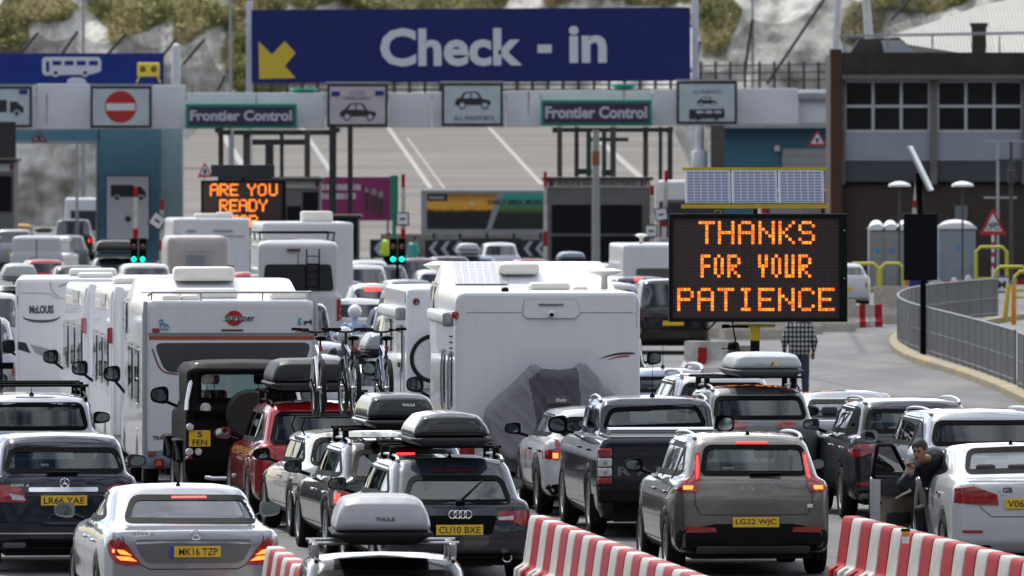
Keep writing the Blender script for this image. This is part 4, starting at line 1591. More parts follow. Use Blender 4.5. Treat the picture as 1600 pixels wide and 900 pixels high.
# brick coloured pier near the right blue shed
mb = MB(); mb.box((0, 0, 3.2), (.62, .5, 6.4)); o = mb.build('concrete_pier', mat('brown_concrete', (.09, .08, .07), .85, var=.3), None, loc=(*W(1121, 34.9), 0)); tag(o, 'brown concrete pier left of the blue shed behind the solar panels', 'pier')
x, y = W(1088, 34.3)
t = thing('camera_mast', 'white mast with a round drum, right of the canopy supports', 'mast', (x + .1, y - 2.5, 0))
mb = MB(); mb.tube([(0, 0, 0), (0, 0, 6.6)], .2, 12); mb.lathe([(.0, 4.0), (.34, 4.0), (.36, 4.2), (.36, 4.9), (.3, 5.0), (0, 5.0)], n=16); mb.build('shaft', C_WPOST, t, True)
# ---------------------------------------------------------------- blue sheds
def corr(name, col):
 m, nt, b = new_mat(name)
 tc = nt.nodes.new('ShaderNodeTexCoord')
 wv = nt.nodes.new('ShaderNodeTexWave')
 wv.inputs['Scale'].default_value = 2.2
 wv.inputs['Distortion'].default_value = 0
 nz = nt.nodes.new('ShaderNodeTexNoise')
 nz.inputs['Scale'].default_value = .7
 nz.inputs['Detail'].default_value = 6
 mr = nt.nodes.new('ShaderNodeMapRange')
 mr.inputs['To Min'].default_value = .8
 mr.inputs['To Max'].default_value = 1.15
 mx = nt.nodes.new('ShaderNodeMix')
 mx.data_type = 'RGBA'
 mx.blend_type = 'MULTIPLY'
 mx.inputs[0].default_value = 1
 mx.inputs[6].default_value = (*col, 1)
 bp = nt.nodes.new('ShaderNodeBump')
 bp.inputs['Strength'].default_value = .6
 bp.inputs['Distance'].default_value = .05
 L = nt.links.new
 L(tc.outputs['Object'], wv.inputs[0]); L(tc.outputs['Object'], nz.inputs[0]); L(nz.outputs['Fac'], mr.inputs['Value']); L(mr.outputs[0], mx.inputs[7])
 L(mx.outputs[2], b.inputs['Base Color']); L(wv.outputs['Fac'], bp.inputs['Height']); L(bp.outputs[0], b.inputs['Normal'])
 b.inputs['Roughness'].default_value = .5
 return m
C_SHED = corr('blue_corrugated_sheet', (.10, .25, .34))
C_SHED_SUN = corr('sun_lightened_blue_sheet', (.32, .46, .50))  # blue sheet lightened, sunlight on the end wall put into the colour
ss = 35.4
x, y = W(150, ss)
t = thing('blue_shed', 'blue corrugated shed with a wide open bay on the left', 'shed', (x, y, 0))
def sx(px, c=150): return (px - c) / ss
ztop = world_z(201, ss)
mb = MB()
zz = world_z(222, ss)
mb.box((sx(81), .8, (ztop + zz) / 2), ((148) / ss, 1.6, ztop - zz))
mb.box((sx(201.5), .8, ztop / 2), (97 / ss, 1.6, ztop))
mb.build('wall', C_SHED, t)
mb = MB(); mb.box((sx(267.6), .85, ztop / 2), (35 / ss, 1.5, ztop)); mb.build('sun_lightened_wall', C_SHED_SUN, t)
mb = MB(); mb.box((sx(151), .4, zz / 2), (.08, .9, zz)); mb.box((sx(80), -.03, zz), (146 / ss, .1, .14)); mb.build('bay_frame', C_GREYP, t)
S = Sign('lorry_sign', 'tall white board with a black lorry symbol on the blue shed wall', 'sign', 165, 234, 274, 376, ss + .1, C_WSIGN, C_STEELD, fw=1.8, depth=.12)
lorry_pict(S, 173, 228, 289, 315)
S.poly([(200, 336), (206, 342), (200, 348), (194, 342)], C_PICT)
x, y = W(1210, 34.6)
t = thing('shuttered_shed', 'blue shed with a grey roller shutter beside the brick building', 'shed', (x, y, 0))
def sx2(px): return (px - 1210) / 34.6
zt2 = world_z(200, 34.6)
mb = MB(); mb.box((0.2, 2, zt2 / 2), (196 / 34.6, 4, zt2)); mb.build('wall', corr('deep_teal_sheet', (.045, .16, .23)), t)
mb = MB(); mb.box((sx2(1205), 1.6, zt2 + .12), (204 / 34.6, 5, .24)); mb.build('roof_edge', C_GREYP, t)
zs = world_z(232, 34.6)
mb = MB(); mb.box((sx2(1259), -.06, zs / 2), (74 / 34.6, .1, zs))
for k in range(14): mb.box((sx2(1259), -.12, zs * (k + .5) / 14), (73 / 34.6, .03, zs / 14 * .8))
mb.build('roller_shutter', mat('shutter_grey', (.30, .31, .32), .5, var=.15), t)
mb = MB(); mb.box((sx2(1214), -.15, world_z(232, 34.6)), (.26, .25, .26), bev=.03); mb.build('floodlight', CLEAR_L, t)
# ---------------------------------------------------------------- advertising boards and chevrons
C_MAG = mat('magenta_poster', (.26, .022, .12), .4, var=.1)
S = Sign('magenta_hoarding', 'magenta poster hoarding with white lettering behind the left booth', 'poster', 494, 612, 276, 345, 33.4, C_MAG, C_GREYP, fw=1.2, depth=.2, legs=(500, 560, 606))
r_ = random.Random(3)
for row, (a, b, u0, u1) in enumerate(((288, 297, 497, 562), (302, 311, 494, 556))):
 q = u0
 while q < u1:
  w_ = r_.uniform(1.2, 2.2)
  S.n = row * 2
  S.rect(q, q + w_, a, b, WHITE, 'lettering')
  q += w_ + r_.uniform(.7, 2.2)
S.n = 6
for cx_, cy_, rr in ((573, 297, 3.2), (584, 300, 4.6), (595, 304, 4.0)):
 S.disc(cx_, cy_, rr, mat('poster_bottle_pale', (.28, .26, .24), .5), 'bottle_top', rr * 1.3)
 S.rect(cx_ - rr * .8, cx_ + rr * .8, cy_ + 5, cy_ + 33, mat('poster_bottle_dark', (.05, .035, .03), .5), 'bottle')
mb = MB(); mb.box((0, .1, (world_z(274, 33.5) + world_z(344, 33.5)) / 2), (12 / 33.5, .3, 70 / 33.5)); o = mb.build('green_panel', C_GREEN, None, loc=(*W(616, 33.5), 0)); tag(o, 'narrow green panel at the right end of the magenta hoarding', 'panel')
mb = MB(); mb.tube([(0, 0, 0), (0, 0, world_z(344, 33.5))], .1, 8); o2 = mb.build('post', C_GREEN, o);
def sunset_mat():
 m, nt, b = new_mat('sunset_poster_print')
 tc = nt.nodes.new('ShaderNodeTexCoord')
 sep = nt.nodes.new('ShaderNodeSeparateXYZ')
 nt.links.new(tc.outputs['Generated'], sep.inputs[0])
 ad = nt.nodes.new('ShaderNodeMath'); ad.operation = 'MULTIPLY_ADD'
 nz = nt.nodes.new('ShaderNodeTexNoise'); nz.inputs['Scale'].default_value = 5
 nt.links.new(tc.outputs['Generated'], nz.inputs[0])
 nt.links.new(nz.outputs['Fac'], ad.inputs[0]); ad.inputs[1].default_value = .16
 nt.links.new(sep.outputs['Z'], ad.inputs[2])
 r = nt.nodes.new('ShaderNodeValToRGB')
 e = r.color_ramp.elements
 e[0].position, e[0].color = .0, (.015, .014, .02, 1)
 e[1].position, e[1].color = 1.0, (.35, .18, .04, 1)
 for p, c in ((.5, (.018, .015, .018)), (.6, (.06, .03, .015)), (.66, (.85, .42, .04)), (.82, (.9, .45, .06))):
  q = r.color_ramp.elements.new(p); q.color = (*c, 1)
 nt.links.new(ad.outputs[0], r.inputs[0]); nt.links.new(r.outputs[0], b.inputs['Base Color'])
 b.inputs['Roughness'].default_value = .4
 return m
def dusk_mat():
 m, nt, b = new_mat('green_sky_poster_print')
 tc = nt.nodes.new('ShaderNodeTexCoord')
 sep = nt.nodes.new('ShaderNodeSeparateXYZ')
 nt.links.new(tc.outputs['Generated'], sep.inputs[0])
 r = nt.nodes.new('ShaderNodeValToRGB')
 e = r.color_ramp.elements
 e[0].position, e[0].color = .0, (.015, .018, .018, 1)
 e[1].position, e[1].color = 1.0, (.04, .40, .38, 1)
 for p, c in ((.42, (.018, .022, .018)), (.52, (.08, .14, .03)), (.66, (.09, .25, .12))):
  q = r.color_ramp.elements.new(p); q.color = (*c, 1)
 nt.links.new(sep.outputs['Z'], r.inputs[0]); nt.links.new(r.outputs[0], b.inputs['Base Color'])
 return m
S = Sign('sunset_billboard', 'wide billboard showing a sunset and a green dusk landscape behind the chevrons', 'billboard', 658, 856, 297, 365, 33.6, C_GREYP, C_GREYP, fw=1, depth=.25, legs=(678, 719, 761, 803, 845), leg_m=C_DG)
S.poly([(667, 302), (777, 302), (760, 358), (667, 358)], sunset_mat(), 'sunset_print')
S.poly([(788, 302), (849, 302), (849, 358), (768, 358)], dusk_mat(), 'dusk_print')
S.disc(738, 318, 3, mat('sun_print', (.8, .7, .4), .5), 'sun_print')
S.rect(668, 699, 303, 314, C_PICT, 'marking')
S.text('Drayton', 671, 694, 306, 312, WHITE, .0) if False else S.rect(671, 694, 307, 311, C_GREYP, 'marking')
S.text('EARLY BIRD, MORE', 763, 848, 312, 321, C_PICT, .02)
def chevron_board(px0, px1, sc_, n, label):
 S = Sign('chevron_board', label, 'chevron sign', px0, px1, 374, 403, sc_, mat('chevron_navy', (.012, .013, .03), .4), C_STEELD, fw=.8, depth=.1, legs=(px0 + 4, px1 - 4), group='chevron boards beneath the billboard')
 w = 18.5
 k = px0 + 6
 for _ in range(n):
  S.n = 0
  S.poly([(k + 9, 377), (k + 15, 377), (k + 7, 388.5), (k + 15, 400), (k + 9, 400), (k, 388.5)], mat('chevron_white', (.36, .40, .41), .5), 'chevron')
  k += w
chevron_board(664, 722, 34.0, 3, 'navy chevron board pointing left, left one below the billboard')
chevron_board(812, 868, 34.0, 3, 'navy chevron board pointing left, right one beside the police booth')
chevron_board(578, 618, 34.3, 2, 'short navy chevron board below the magenta hoarding')
mb = MB(); mb.box((0, .2, world_z(388, 34.2) ), (96 / 34.0, .1, 30 / 34.)); o = mb.build('chevron_backing', C_STEELD, None, loc=(*W(767, 34.0), 0)); tag(o, 'plain dark board between the two chevron boards', 'board')
mb.v = []; mb.f = []
mb.box((0, .6, .55), (9.8, .3, 1.1), bev=.05); o = mb.build('concrete_wall', mat('grey_concrete', (.25, .24, .22), .9, var=.3, bump=.3), None, loc=(*W(757, 33.2), 0)); tag(o, 'low grey concrete wall behind the chevron boards', 'wall')
# ---------------------------------------------------------------- brick office building on the right
bs = 41.0
def bx(px): return (px - 1460) / bs
x, y = W(1460, bs)
B = thing('brick_office', 'two storey dark brick office with white framed windows on the right', 'building', (x, y, 0))
def brick():
 m, nt, b = new_mat('dark_brown_brick')
 tc = nt.nodes.new('ShaderNodeTexCoord')
 mp = nt.nodes.new('ShaderNodeMapping')
 mp.inputs['Rotation'].default_value = (PI / 2, 0, 0)
 bt = nt.nodes.new('ShaderNodeTexBrick')
 bt.inputs['Scale'].default_value = 1
 bt.inputs['Brick Width'].default_value = .225
 bt.inputs['Row Height'].default_value = .075
 bt.inputs['Mortar Size'].default_value = .01
 bt.inputs['Color1'].default_value = (.055, .032, .024, 1)
 bt.inputs['Color2'].default_value = (.03, .02, .017, 1)
 bt.inputs['Mortar'].default_value = (.06, .055, .05, 1)
 nt.links.new(tc.outputs['Object'], mp.inputs[0]); nt.links.new(mp.outputs[0], bt.inputs[0])
 nt.links.new(bt.outputs[0], b.inputs['Base Color'])
 b.inputs['Roughness'].default_value = .9
 return m
BR = brick()
Zp = lambda py: world_z(py, bs)
mb = MB()
mb.box((bx(1475), 3.2, Zp(287) / 2), (354 / bs, 6, Zp(287)))
mb.build('ground_floor_wall', BR, B)
mb = MB(); mb.box((bx(1475), 3.6, (Zp(287) + Zp(84)) / 2), (350 / bs, 6, Zp(84) - Zp(287))); mb.build('upper_core', C_STEELD, B)
mb = MB(); mb.box((bx(1306), .2, (Zp(77)) / 2), (18 / bs, 1.2, Zp(77))); mb.build('brick_pier', mat('red_brown_brick', (.075, .032, .02), .9, var=.3, vscale=3), B)
mb = MB(); mb.box((bx(1484), .1, (Zp(82) + Zp(117)) / 2), (338 / bs, .9, (35) / bs)); mb.build('parapet', mat('stained_dark_parapet', (.035, .032, .03), .9, var=.6, vscale=1.2), B)
mb = MB(); mb.box((bx(1484), -.1, (Zp(117) + Zp(124)) / 2), (338 / bs, 1.1, 7 / bs)); mb.build('concrete_band', mat('weathered_concrete', (.15, .14, .125), .9, var=.3), B)
C_WF = mat('white_window_frame', (.42, .44, .48), .5, var=.1)
for (a, b) in ((1320, 1452), (1465, 1597), (1608, 1660)):
 f = MB()
 nb = 3
 top, mid, bot = 126, 166, 206
 w_ = (b - a) / nb
 for k in range(nb + 1):
  f.box((bx(a + k * w_), -.02, (Zp(top) + Zp(bot)) / 2), (.11, .12, (bot - top) / bs))
 for r in (top + 1, mid, bot - 1):
  f.box((bx((a + b) / 2), -.035, Zp(r)), ((b - a) / bs + .1, .1, .11))
 fr = f.build('window', C_WF, B)
 for k in range(nb):
  for (u, v) in ((top, mid), (mid, bot)):
   g = MB()
   g.box((bx(a + (k + .5) * w_), .06, (Zp(u) + Zp(v)) / 2), (w_ / bs - .1, .02, (v - u) / bs - .1))
   g.build('pane', mat('office_glass', (.010, .011, .013), .2, spec=.3, var=.5, vscale=.8), fr)
 mb = MB(); mb.box((bx((a + b) / 2), -.0, (Zp(207) + Zp(251)) / 2), ((b - a) / bs + .1, .14, 44 / bs)); mb.build('spandrel_panel', mat('pale_blue_grey_panel', (.27, .295, .35), .5, var=.15, vscale=.7), B)
 mb = MB(); mb.box((bx((a + b) / 2), .03, (Zp(251) + Zp(284)) / 2), ((b - a) / bs + .1, .12, 33 / bs)); mb.build('lower_panel', mat('slate_panel', (.045, .05, .062), .5, var=.2, vscale=.7), B)
for px in (1315, 1458.5, 1602):
 mb = MB(); mb.box((bx(px), .02, (Zp(124) + Zp(288)) / 2), (11 / bs, .5, 164 / bs)); mb.build('concrete_column', mat('weathered_concrete', (.15, .14, .125), .9), B)
mb = MB(); mb.box((bx(1502), .15, Zp(332)), (.5, .2, .5), bev=.02); mb.build('vent', mat('vent_grey', (.16, .17, .18), .5), B)
mb = MB()
for r in (55, 57.5): mb.tube([(bx(1312), .6, Zp(r)), (bx(1650), .6, Zp(r - 6))], .03, 6)
for px in (1320, 1388, 1458, 1563, 1630): mb.tube([(bx(px), .6, Zp(86)), (bx(px), .6, Zp(56))], .035, 6)
mb.build('roof_railing', C_GREYP, B)
mb = MB(); mb.box((bx(1532), 1.2, (Zp(84) + Zp(40)) / 2), (22 / bs, .5, 44 / bs)); mb.box((bx(1532), 1.2, Zp(38)), (27 / bs, .6, .14)); mb.build('chimney', mat('mossy_concrete', (.06, .056, .04), .9, var=.4), B)
mb = MB(); mb.prism([(bx(1330), Zp(84)), (bx(1440), Zp(84)), (bx(1408), Zp(57)), (bx(1345), Zp(60))], 2.0, 2.6); mb.build('roof_plant_room', C_GC, B)
mb = MB(); mb.prism([(bx(1385), Zp(84)), (bx(1440), Zp(84)), (bx(1410), Zp(62)), (bx(1380), Zp(62))], 1.8, 1.95); mb.build('skylight', C_WF, B)
# pale terminal roof behind the office
x, y = W(1500, 37)
t = thing('terminal_roof', 'large pale corrugated pitched roof rising behind the brick office', 'building', (x, y, 0))
def tx(px): return (px - 1500) / 37
Zt = lambda py: world_z(py, 37)
mb = MB()
mb.add([(tx(1372), 0, Zt(92)), (tx(1760), 0, Zt(92)), (tx(1760), 9, Zt(-40)), (tx(1560), 9, Zt(0)), (tx(1372), 0, Zt(62)), (tx(1560), 0, Zt(92))], [(4, 0, 5, 3), (5, 1, 2, 3)])
mb.build('roof', corr('pale_roof_sheet', (.27, .26, .23)), t)
mb = MB(); mb.box((tx(1580), 5, Zt(92) / 2), (10.5, 9, Zt(92) - .05)); mb.build('wall', C_GC, t)
# tall light columns
for k, (px, sl, s_, w) in enumerate(((1306, -4, 38.5, .3), (1360, 8, 38, .36))):
 x, y = W(px, s_)
 t = thing('mast', ['slim pale mast rising left of the brick office roof', 'thicker pale mast rising over the brick office roof'][k], 'mast', (x, y, 0), 0, 'pale masts above the office')
 mb = MB(); mb.tube([(0, 0, 0), (0, 0, world_z(80, s_)), (-sl / s_ * 1.2, 0, world_z(-30, s_))], [w * .62, w * .55, w * .42], 14); mb.build('shaft', C_WPOST, t, True)
for k, (px, s_, top) in enumerate(((130, 27, -30), (360, 27, -30), (1176, 26, -30))):
 x, y = W(px, s_)
 t = thing('lighting_column', ['thin grey lighting column above the coach symbol', 'thin grey lighting column left of the check-in sign', 'thin lighting column right of the check-in sign'][k], 'lamp post', (x, y, 0), 0, 'thin lighting columns before the cliff')
 mb = MB(); mb.tube([(0, 0, 0), (0, 0, world_z(top, s_))], [.14, .07], 10); mb.build('shaft', C_GREYP, t, True)
 mb = MB(); mb.box((.2, 0, world_z(top, s_)), (.9, .3, .12), bev=.03); mb.build('lantern', C_GREYP, t)
# rockfall catch fences
NET = None
def netm():
 m = bpy.data.materials.new('rockfall_netting'); m.use_nodes = True
 nt = m.node_tree; b = nt.nodes['Principled BSDF']; out = nt.nodes['Material Output']
 b.inputs['Base Color'].default_value = (.10, .105, .11, 1); b.inputs['Roughness'].default_value = .6
 tr = nt.nodes.new('ShaderNodeBsdfTransparent'); mx = nt.nodes.new('ShaderNodeMixShader'); mx.inputs[0].default_value = .42
 nt.links.new(tr.outputs[0], mx.inputs[1]); nt.links.new(b.outputs[0], mx.inputs[2]); nt.links.new(mx.outputs[0], out.inputs[0])
 return m
NET = netm()
def rockfence(label, pts, s_, foot):
 """pts: post tips (px, py) with feet to the left and below; net sags between them"""
 cx = pts[0][0]
 x, y = W(cx, s_)
 t = thing('rockfall_fence', label, 'fence', (x, y, 0))
 q = lambda px, py, dy=0: ((px - cx) / s_, dy, world_z(py, s_))
 for px, py, fx_, fy_ in pts:
  mb = MB(); mb.tube([q(fx_, fy_, 1.5), q(px, py, -1)], .09, 6); mb.build('post', C_GC, t)
 for (a, b) in zip(pts[:-1], pts[1:]):
  mb = MB(); n = 14; vs_, fs_ = [], []
  for i in range(n + 1):
   u = i / n
   px = a[0] * (1 - u) + b[0] * u
   py = a[1] * (1 - u) + b[1] * u + 20 * math.sin(PI * u) * (abs(b[0] - a[0]) / 90)
   vs_ += [q(px, py, -1), q(px, foot, 1.2)]
  for i in range(n): fs_.append((2 * i, 2 * i + 1, 2 * i + 3, 2 * i + 2))
  mb.add(vs_, fs_); mb.build('netting', NET, t, True)
rockfence('grey rockfall netting on slanting posts above the coach sign', [(-30, 56, -60, 90), (60, 52, 28, 86), (122, 50, 95, 84), (197, 54, 165, 86), (277, 60, 250, 90), (320, 62, 285, 100), (352, 120, 340, 140)], 26.5, 150)
rockfence('large sagging rockfall net between the check-in sign and the brick office', [(1092, 66, 1090, 100), (1175, 30, 1165, 110), (1300, -20, 1200, 130), (1440, -22, 1395, 30)], 26.0, 140)
mb = MB()
for px in np.arange(1095, 1300, 23): mb.tube([((px - 1200) / 28, 0, 0), ((px - 1200) / 28, 0, world_z(96, 28))], .08, 6)
for r in (100, 112, 124): mb.tube([(-110 / 28, 0, world_z(r + 3, 28)), (110 / 28, 0, world_z(r, 28))], .04, 5)
o = mb.build('timber_fence', C_GC, None, loc=(*W(1200, 28), 0)); tag(o, 'brown post and rail fence behind the canopy on the right', 'fence')
mb = MB()
for px in np.arange(400, 1080, 24): mb.tube([((px - 740) / 23.3, 0, 6.8), ((px - 740) / 23.3, 0, world_z(122, 23.3))], .12, 6)
for r in (132, 140): mb.tube([(-340 / 23.3, 0, world_z(r, 23.3)), (340 / 23.3, 0, world_z(r, 23.3))], .06, 5)
o = mb.build('post_fence', C_GC, None, loc=(*W(740, 23.3), 0)); tag(o, 'long dark post fence glimpsed between the check-in board and the canopy', 'fence')
t = booth('dark kiosk between the two black posts below the magenta hoarding', 498, 560, 340, 37.4, (345, 6), [(502, 528, 352, 396), (532, 556, 352, 396)], None)
for ch_ in t.children:
 if ch_.name.startswith('body') or ch_.name.startswith('header'): ch_.data.materials[0] = C_STEELD
# ---------------------------------------------------------------- near cars
P_SILVER = paint('silver_paint', (.33, .345, .37), .7, .28)
P_XC = paint('bronze_grey_paint', (.15, .138, .125), .6, .30)
P_AUDI = paint('slate_grey_paint', (.022, .028, .037), .45, .26)
P_NAVY = paint('navy_paint', (.004, .006, .020), .25, .22)
P_BLACK = paint('black_paint', (.003, .003, .004), .2, .2)
P_WHITE = paint('white_paint', (.52, .53, .55), 0, .3)
P_W123 = paint('old_white_paint', (.60, .60, .56), 0, .3)
P_RED = paint('dark_red_paint', (.28, .008, .012), .3, .25)
P_RANGER = paint('ink_blue_paint', (.010, .013, .022), .4, .22)
P_GLC = paint('graphite_paint', (.016, .018, .023), .4, .22)
P_GREY = paint('mid_grey_paint', (.12, .125, .13), .6, .3)
P_BLUE = paint('pale_blue_paint', (.16, .20, .30), .6, .3)
P_DSIL = paint('pale_silver_paint', (.30, .315, .335), .7, .3)
# silver saloon, lower left
c = Car('silver_saloon', 'silver saloon with number plate MK16 TZP at the lower left', 'car', 303, 154, 7, 'sedan', 5.1, .95, 1.41, .98, P_SILVER,
  glass_poly=[(193, 816), (403, 816), (381, 774), (206, 774)], tint=glass('smoked_glass', (.28, .30, .31)), wr=.66)
c.mirrors(); c.doors(CHROME); c.fin(tall=.06)
L_ = [(168, 852), (173, 843), (187, 841), (200, 853), (222, 883), (200, 884), (180, 880), (172, 870)]
c.lamps(L_)
for q in ([(176, 858), (194, 860), (206, 868), (190, 866), (176, 863)], [(181, 869), (203, 870), (214, 877), (188, 875)]):
 c.lamps(q, LIT_O, .018, 'lit_strip')
c.brake3(268, 322, 777)
a, b = c.h(212, 849), c.h(400, 849)
c.seam([(a[0], a[1]), (a[0] + .3, a[1] + .012), (b[0] - .3, b[1] + .012), (b[0], b[1])], w=.022, name='chrome_strip', m=CHROME, parent=c.root, off=.01)
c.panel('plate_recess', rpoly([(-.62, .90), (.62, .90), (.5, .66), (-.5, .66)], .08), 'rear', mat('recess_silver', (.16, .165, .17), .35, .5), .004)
c.plate('MK16 TZP', (305, 862), strip=True)
c.badge('star', c.h(306, 836), .052)
c.seam([(-.74, 1.0), (-.70, .86), (-.60, .68), (-.45, .60), (.45, .60), (.60, .68), (.70, .86), (.74, 1.0)], w=.01)
lettering('S350 d', *[q for q in (-.62, -.40)], .945, .975, c._proj(-.5, .95, 'rear', .01).y - .012, CHROME, c.root, .02)
# navy hatchback
c = Car('navy_hatchback', 'navy compact people carrier with number plate LR66 YAE at the left edge', 'car', 101, 139, 7, 'suv', 4.36, .90, 1.58, 1.08, P_NAVY,
  glass_poly=[(4, 738), (195, 738), (182, 700), (17, 700)], wr=.66, spoiler=.0)
c.mirrors(); c.doors()
c.panel('roof_panel', [(-.55, 1.0), (.55, 1.0), (.55, 2.3), (-.55, 2.3)], 'top', paint('sunlit_navy_roof', (.05, .055, .07), .3, .2), .003) if False else None
c.lamps([(-24, 756), (20, 757), (34, 764), (42, 782), (36, 785), (-20, 783)])
c.lamps([(14, 771), (36, 775), (40, 782), (20, 781)], CLEAR_L, .018, 'reversing_lamp')
c.plate('LR66 YAE', (100, 782))
c.badge('star', c.h(101, 755), .052)
c.panel('chrome_strip', rpoly([(-.40, .925), (.38, .925), (.38, .975), (-.40, .975)], .02), 'rear', CHROME, .02)
c.lower(.40, px=None)
c.seam([(-.80, .46), (.8, .46)], w=.014, m=CHROME, name='bumper_strip', parent=c.root, off=.014)
c.seam([(-.66, 1.05), (-.64, .80), (-.54, .66), (.54, .66), (.64, .80), (.66, 1.05)], w=.009)
for sx in (-1, 1):
 c.panel('exhaust_trim', rpoly([(sx * .56 - .13, .30), (sx * .56 + .13, .30), (sx * .56 + .13, .36), (sx * .56 - .13, .36)], .03), 'rear', CHROME, .018)
mb = MB(); y_ = c._proj(-.1, 1.12, 'rear', .0).y - .02; mb.box((-.02, y_, 1.135), (.36, .03, .035), bev=.012); mb.build('wiper', TRIM, c.root)
lettering('B200 d', -.60, -.40, .985, 1.015, c._proj(-.5, 1.0, 'rear', .01).y - .012, CHROME, c.root, .02)
# pale people carrier behind it
c = Car('silver_people_carrier', 'pale silver people carrier with a flat roof rack at the left edge', 'car', 52, 125, 6, 'mpv', 4.9, .94, 1.70, 1.2, P_DSIL, wr=.72,
  glass_poly=[(-.70, 1.25), (.70, 1.25), (.62, 1.58), (-.62, 1.58)], tint=G_TINT)
c.mirrors(BLACK); c.doors(); c.rails(TRIM, lift=.07); c.bars([1.0, 2.2, 3.0], z=.08, m=TRIM)
c.brake3(22, 84, 617, False, .03); c.fin(tall=.13); c.plate('WK15 OZL', at=(0, .62)) if False else None
c.lamps([(-.92, .75), (-.78, .75), (-.78, 1.2), (-.90, 1.2)], px=False)
# navy van, far left
c = Car('navy_van', 'navy blue panel van cut off by the left edge of the picture', 'van', -92, 112, 8, 'van', 5.0, .99, 2.55, 1.35, P_NAVY, wr=.80, tint=G_TINT)
c.mirrors(BLACK, big=True)
c.lamps([(-.97, .8), (-.84, .8), (-.84, 1.4), (-.95, 1.4)], px=False)
for z in (.9, 1.75):
 mb = MB(); mb.box((.93, -.03, z), (.16, .06, .09), bev=.015); mb.build('door_hinge', TRIM, c.root)
# slate grey estate with roof box
c = Car('slate_grey_estate', 'slate grey estate with number plate CU10 BXE and a black roof box', 'car', 716, 142, 7, 'estate', 4.93, .885, 1.40, .90, P_AUDI,
  glass_poly=[(629, 787), (800, 787), (783, 744), (641, 744)], tint=G_TINT, wr=.62, spoiler=.02)
AUDI = c
c.mirrors(); c.doors(); c.rails(); c.fin()
c.lamps([(777, 813), (777, 800), (800, 798), (829, 797), (832, 820), (815, 821), (800, 815)])
c.lamps([(778, 808), (802, 806), (802, 812), (779, 813)], CLEAR_L, .018, 'reversing_lamp')
c.panel('plate_recess', rpoly([(-.44, .76), (.44, .76), (.38, .55), (-.38, .55)], .05), 'rear', TRIM, .004)
c.plate('CU10 BXE', (718, 828))
c.badge('rings', c.h(719, 804), .042)
c.brake3(672, 745, 736, False)
c.seam([(-.62, .86), (-.60, .60), (-.52, .50), (.52, .50), (.60, .60), (.62, .86)])
c.lower(.34); c.panel('bumper_lip', rpoly([(-.8, .44), (.8, .44), (.8, .50), (-.8, .50)], .02), 'rear', P_AUDI, .03)
a = c.h(719, 785); y_ = c._proj(a[0], a[1], 'rear', 0).y - .03
mb = MB(); mb.tube([(a[0] - .02, y_, a[1] + .0), (a[0] + .26, y_ + .12, a[1] + .24)], [.022, .009], 8); mb.box((a[0], y_, a[1]), (.10, .05, .05), bev=.015); mb.build('wiper', TRIM, c.root, True)
for sx in (-1, 1):
 mb = MB(); mb.lathe([(.055, -.02), (.062, .0), (.062, .12), (.045, .12), (.045, .0)], (sx * .54, 0, .30), 'Y', 16); mb.build('exhaust_pipe', CHROME, c.root, True)
c.bars([1.35, 2.25], z=.075, half=.64)
# black estate ahead, brake lights on
c = Car('black_estate', 'black estate with red brake lights lit, between the silver box and the old white estate', 'car', 640, 135, 8, 'estate', 4.6, .90, 1.40, .90, P_BLACK, wr=.64,
  glass_poly=[(-.66, .93), (.66, .93), (.55, 1.26), (-.55, 1.26)])
VW = c
c.mirrors(); c.doors(CHROME); c.rails(); c.bars([1.2, 2.15], z=.09, half=.66, m=BLACK)
c.lamps([(519, 789), (522, 770), (530, 767), (551, 767), (552, 789), (536, 791)])
c.lamps([(523, 786), (526, 771), (532, 771), (530, 786)], LIT_R, .018, 'lit_strip')
c.lamps([(538, 783), (549, 783), (549, 787), (538, 787)], LIT_R, .018, 'lit_strip')
c.brake3(606, 648, 709)
c.plate('OV64 KLA', at=(0, .70))
c.lower(.36)
# old white estate with bicycles
c = Car('old_white_estate', 'old white chrome bumper estate carrying bicycles on its roof', 'car', 574, 128, 8, 'boxy', 4.6, .88, 1.33, .86, P_W123, wr=.64,
  glass_poly=[(-.68, .90), (.68, .90), (.58, 1.22), (-.58, 1.22)])
W123 = c
c.mirrors(BLACK); c.doors(CHROME)
c.lamps([(-.86, .38), (-.76, .38), (-.76, .58), (-.86, .58)], RED_D, px=False)
c.lamps([(-.87, .50), (-.80, .50), (-.80, .58), (-.87, .58)], AMBER_L, .018, 'indicator', px=False)
c.panel('chrome_bumper', rpoly([(-.86, .28), (.86, .28), (.86, .36), (-.86, .36)], .03), 'rear', CHROME, .05)
for y_ in (.9, 1.95):
 mb = MB(); mb.tube([(-.72, y_, 1.46), (.72, y_, 1.46)], .014, 8)
 for sx in (-1, 1):
  mb.tube([(sx * .66, y_, 1.46), (sx * .70, y_ + .03, 1.33), (sx * .66, y_ + .02, 1.24)], .012, 6)
 mb.build('cross_bar', BLACK, c.root, True)
for sd_ in ('left', 'right'):
 c.seam([(.2, .66), (4.2, .66)], sd_, .03, 'chrome_strip', CHROME, off=.01)
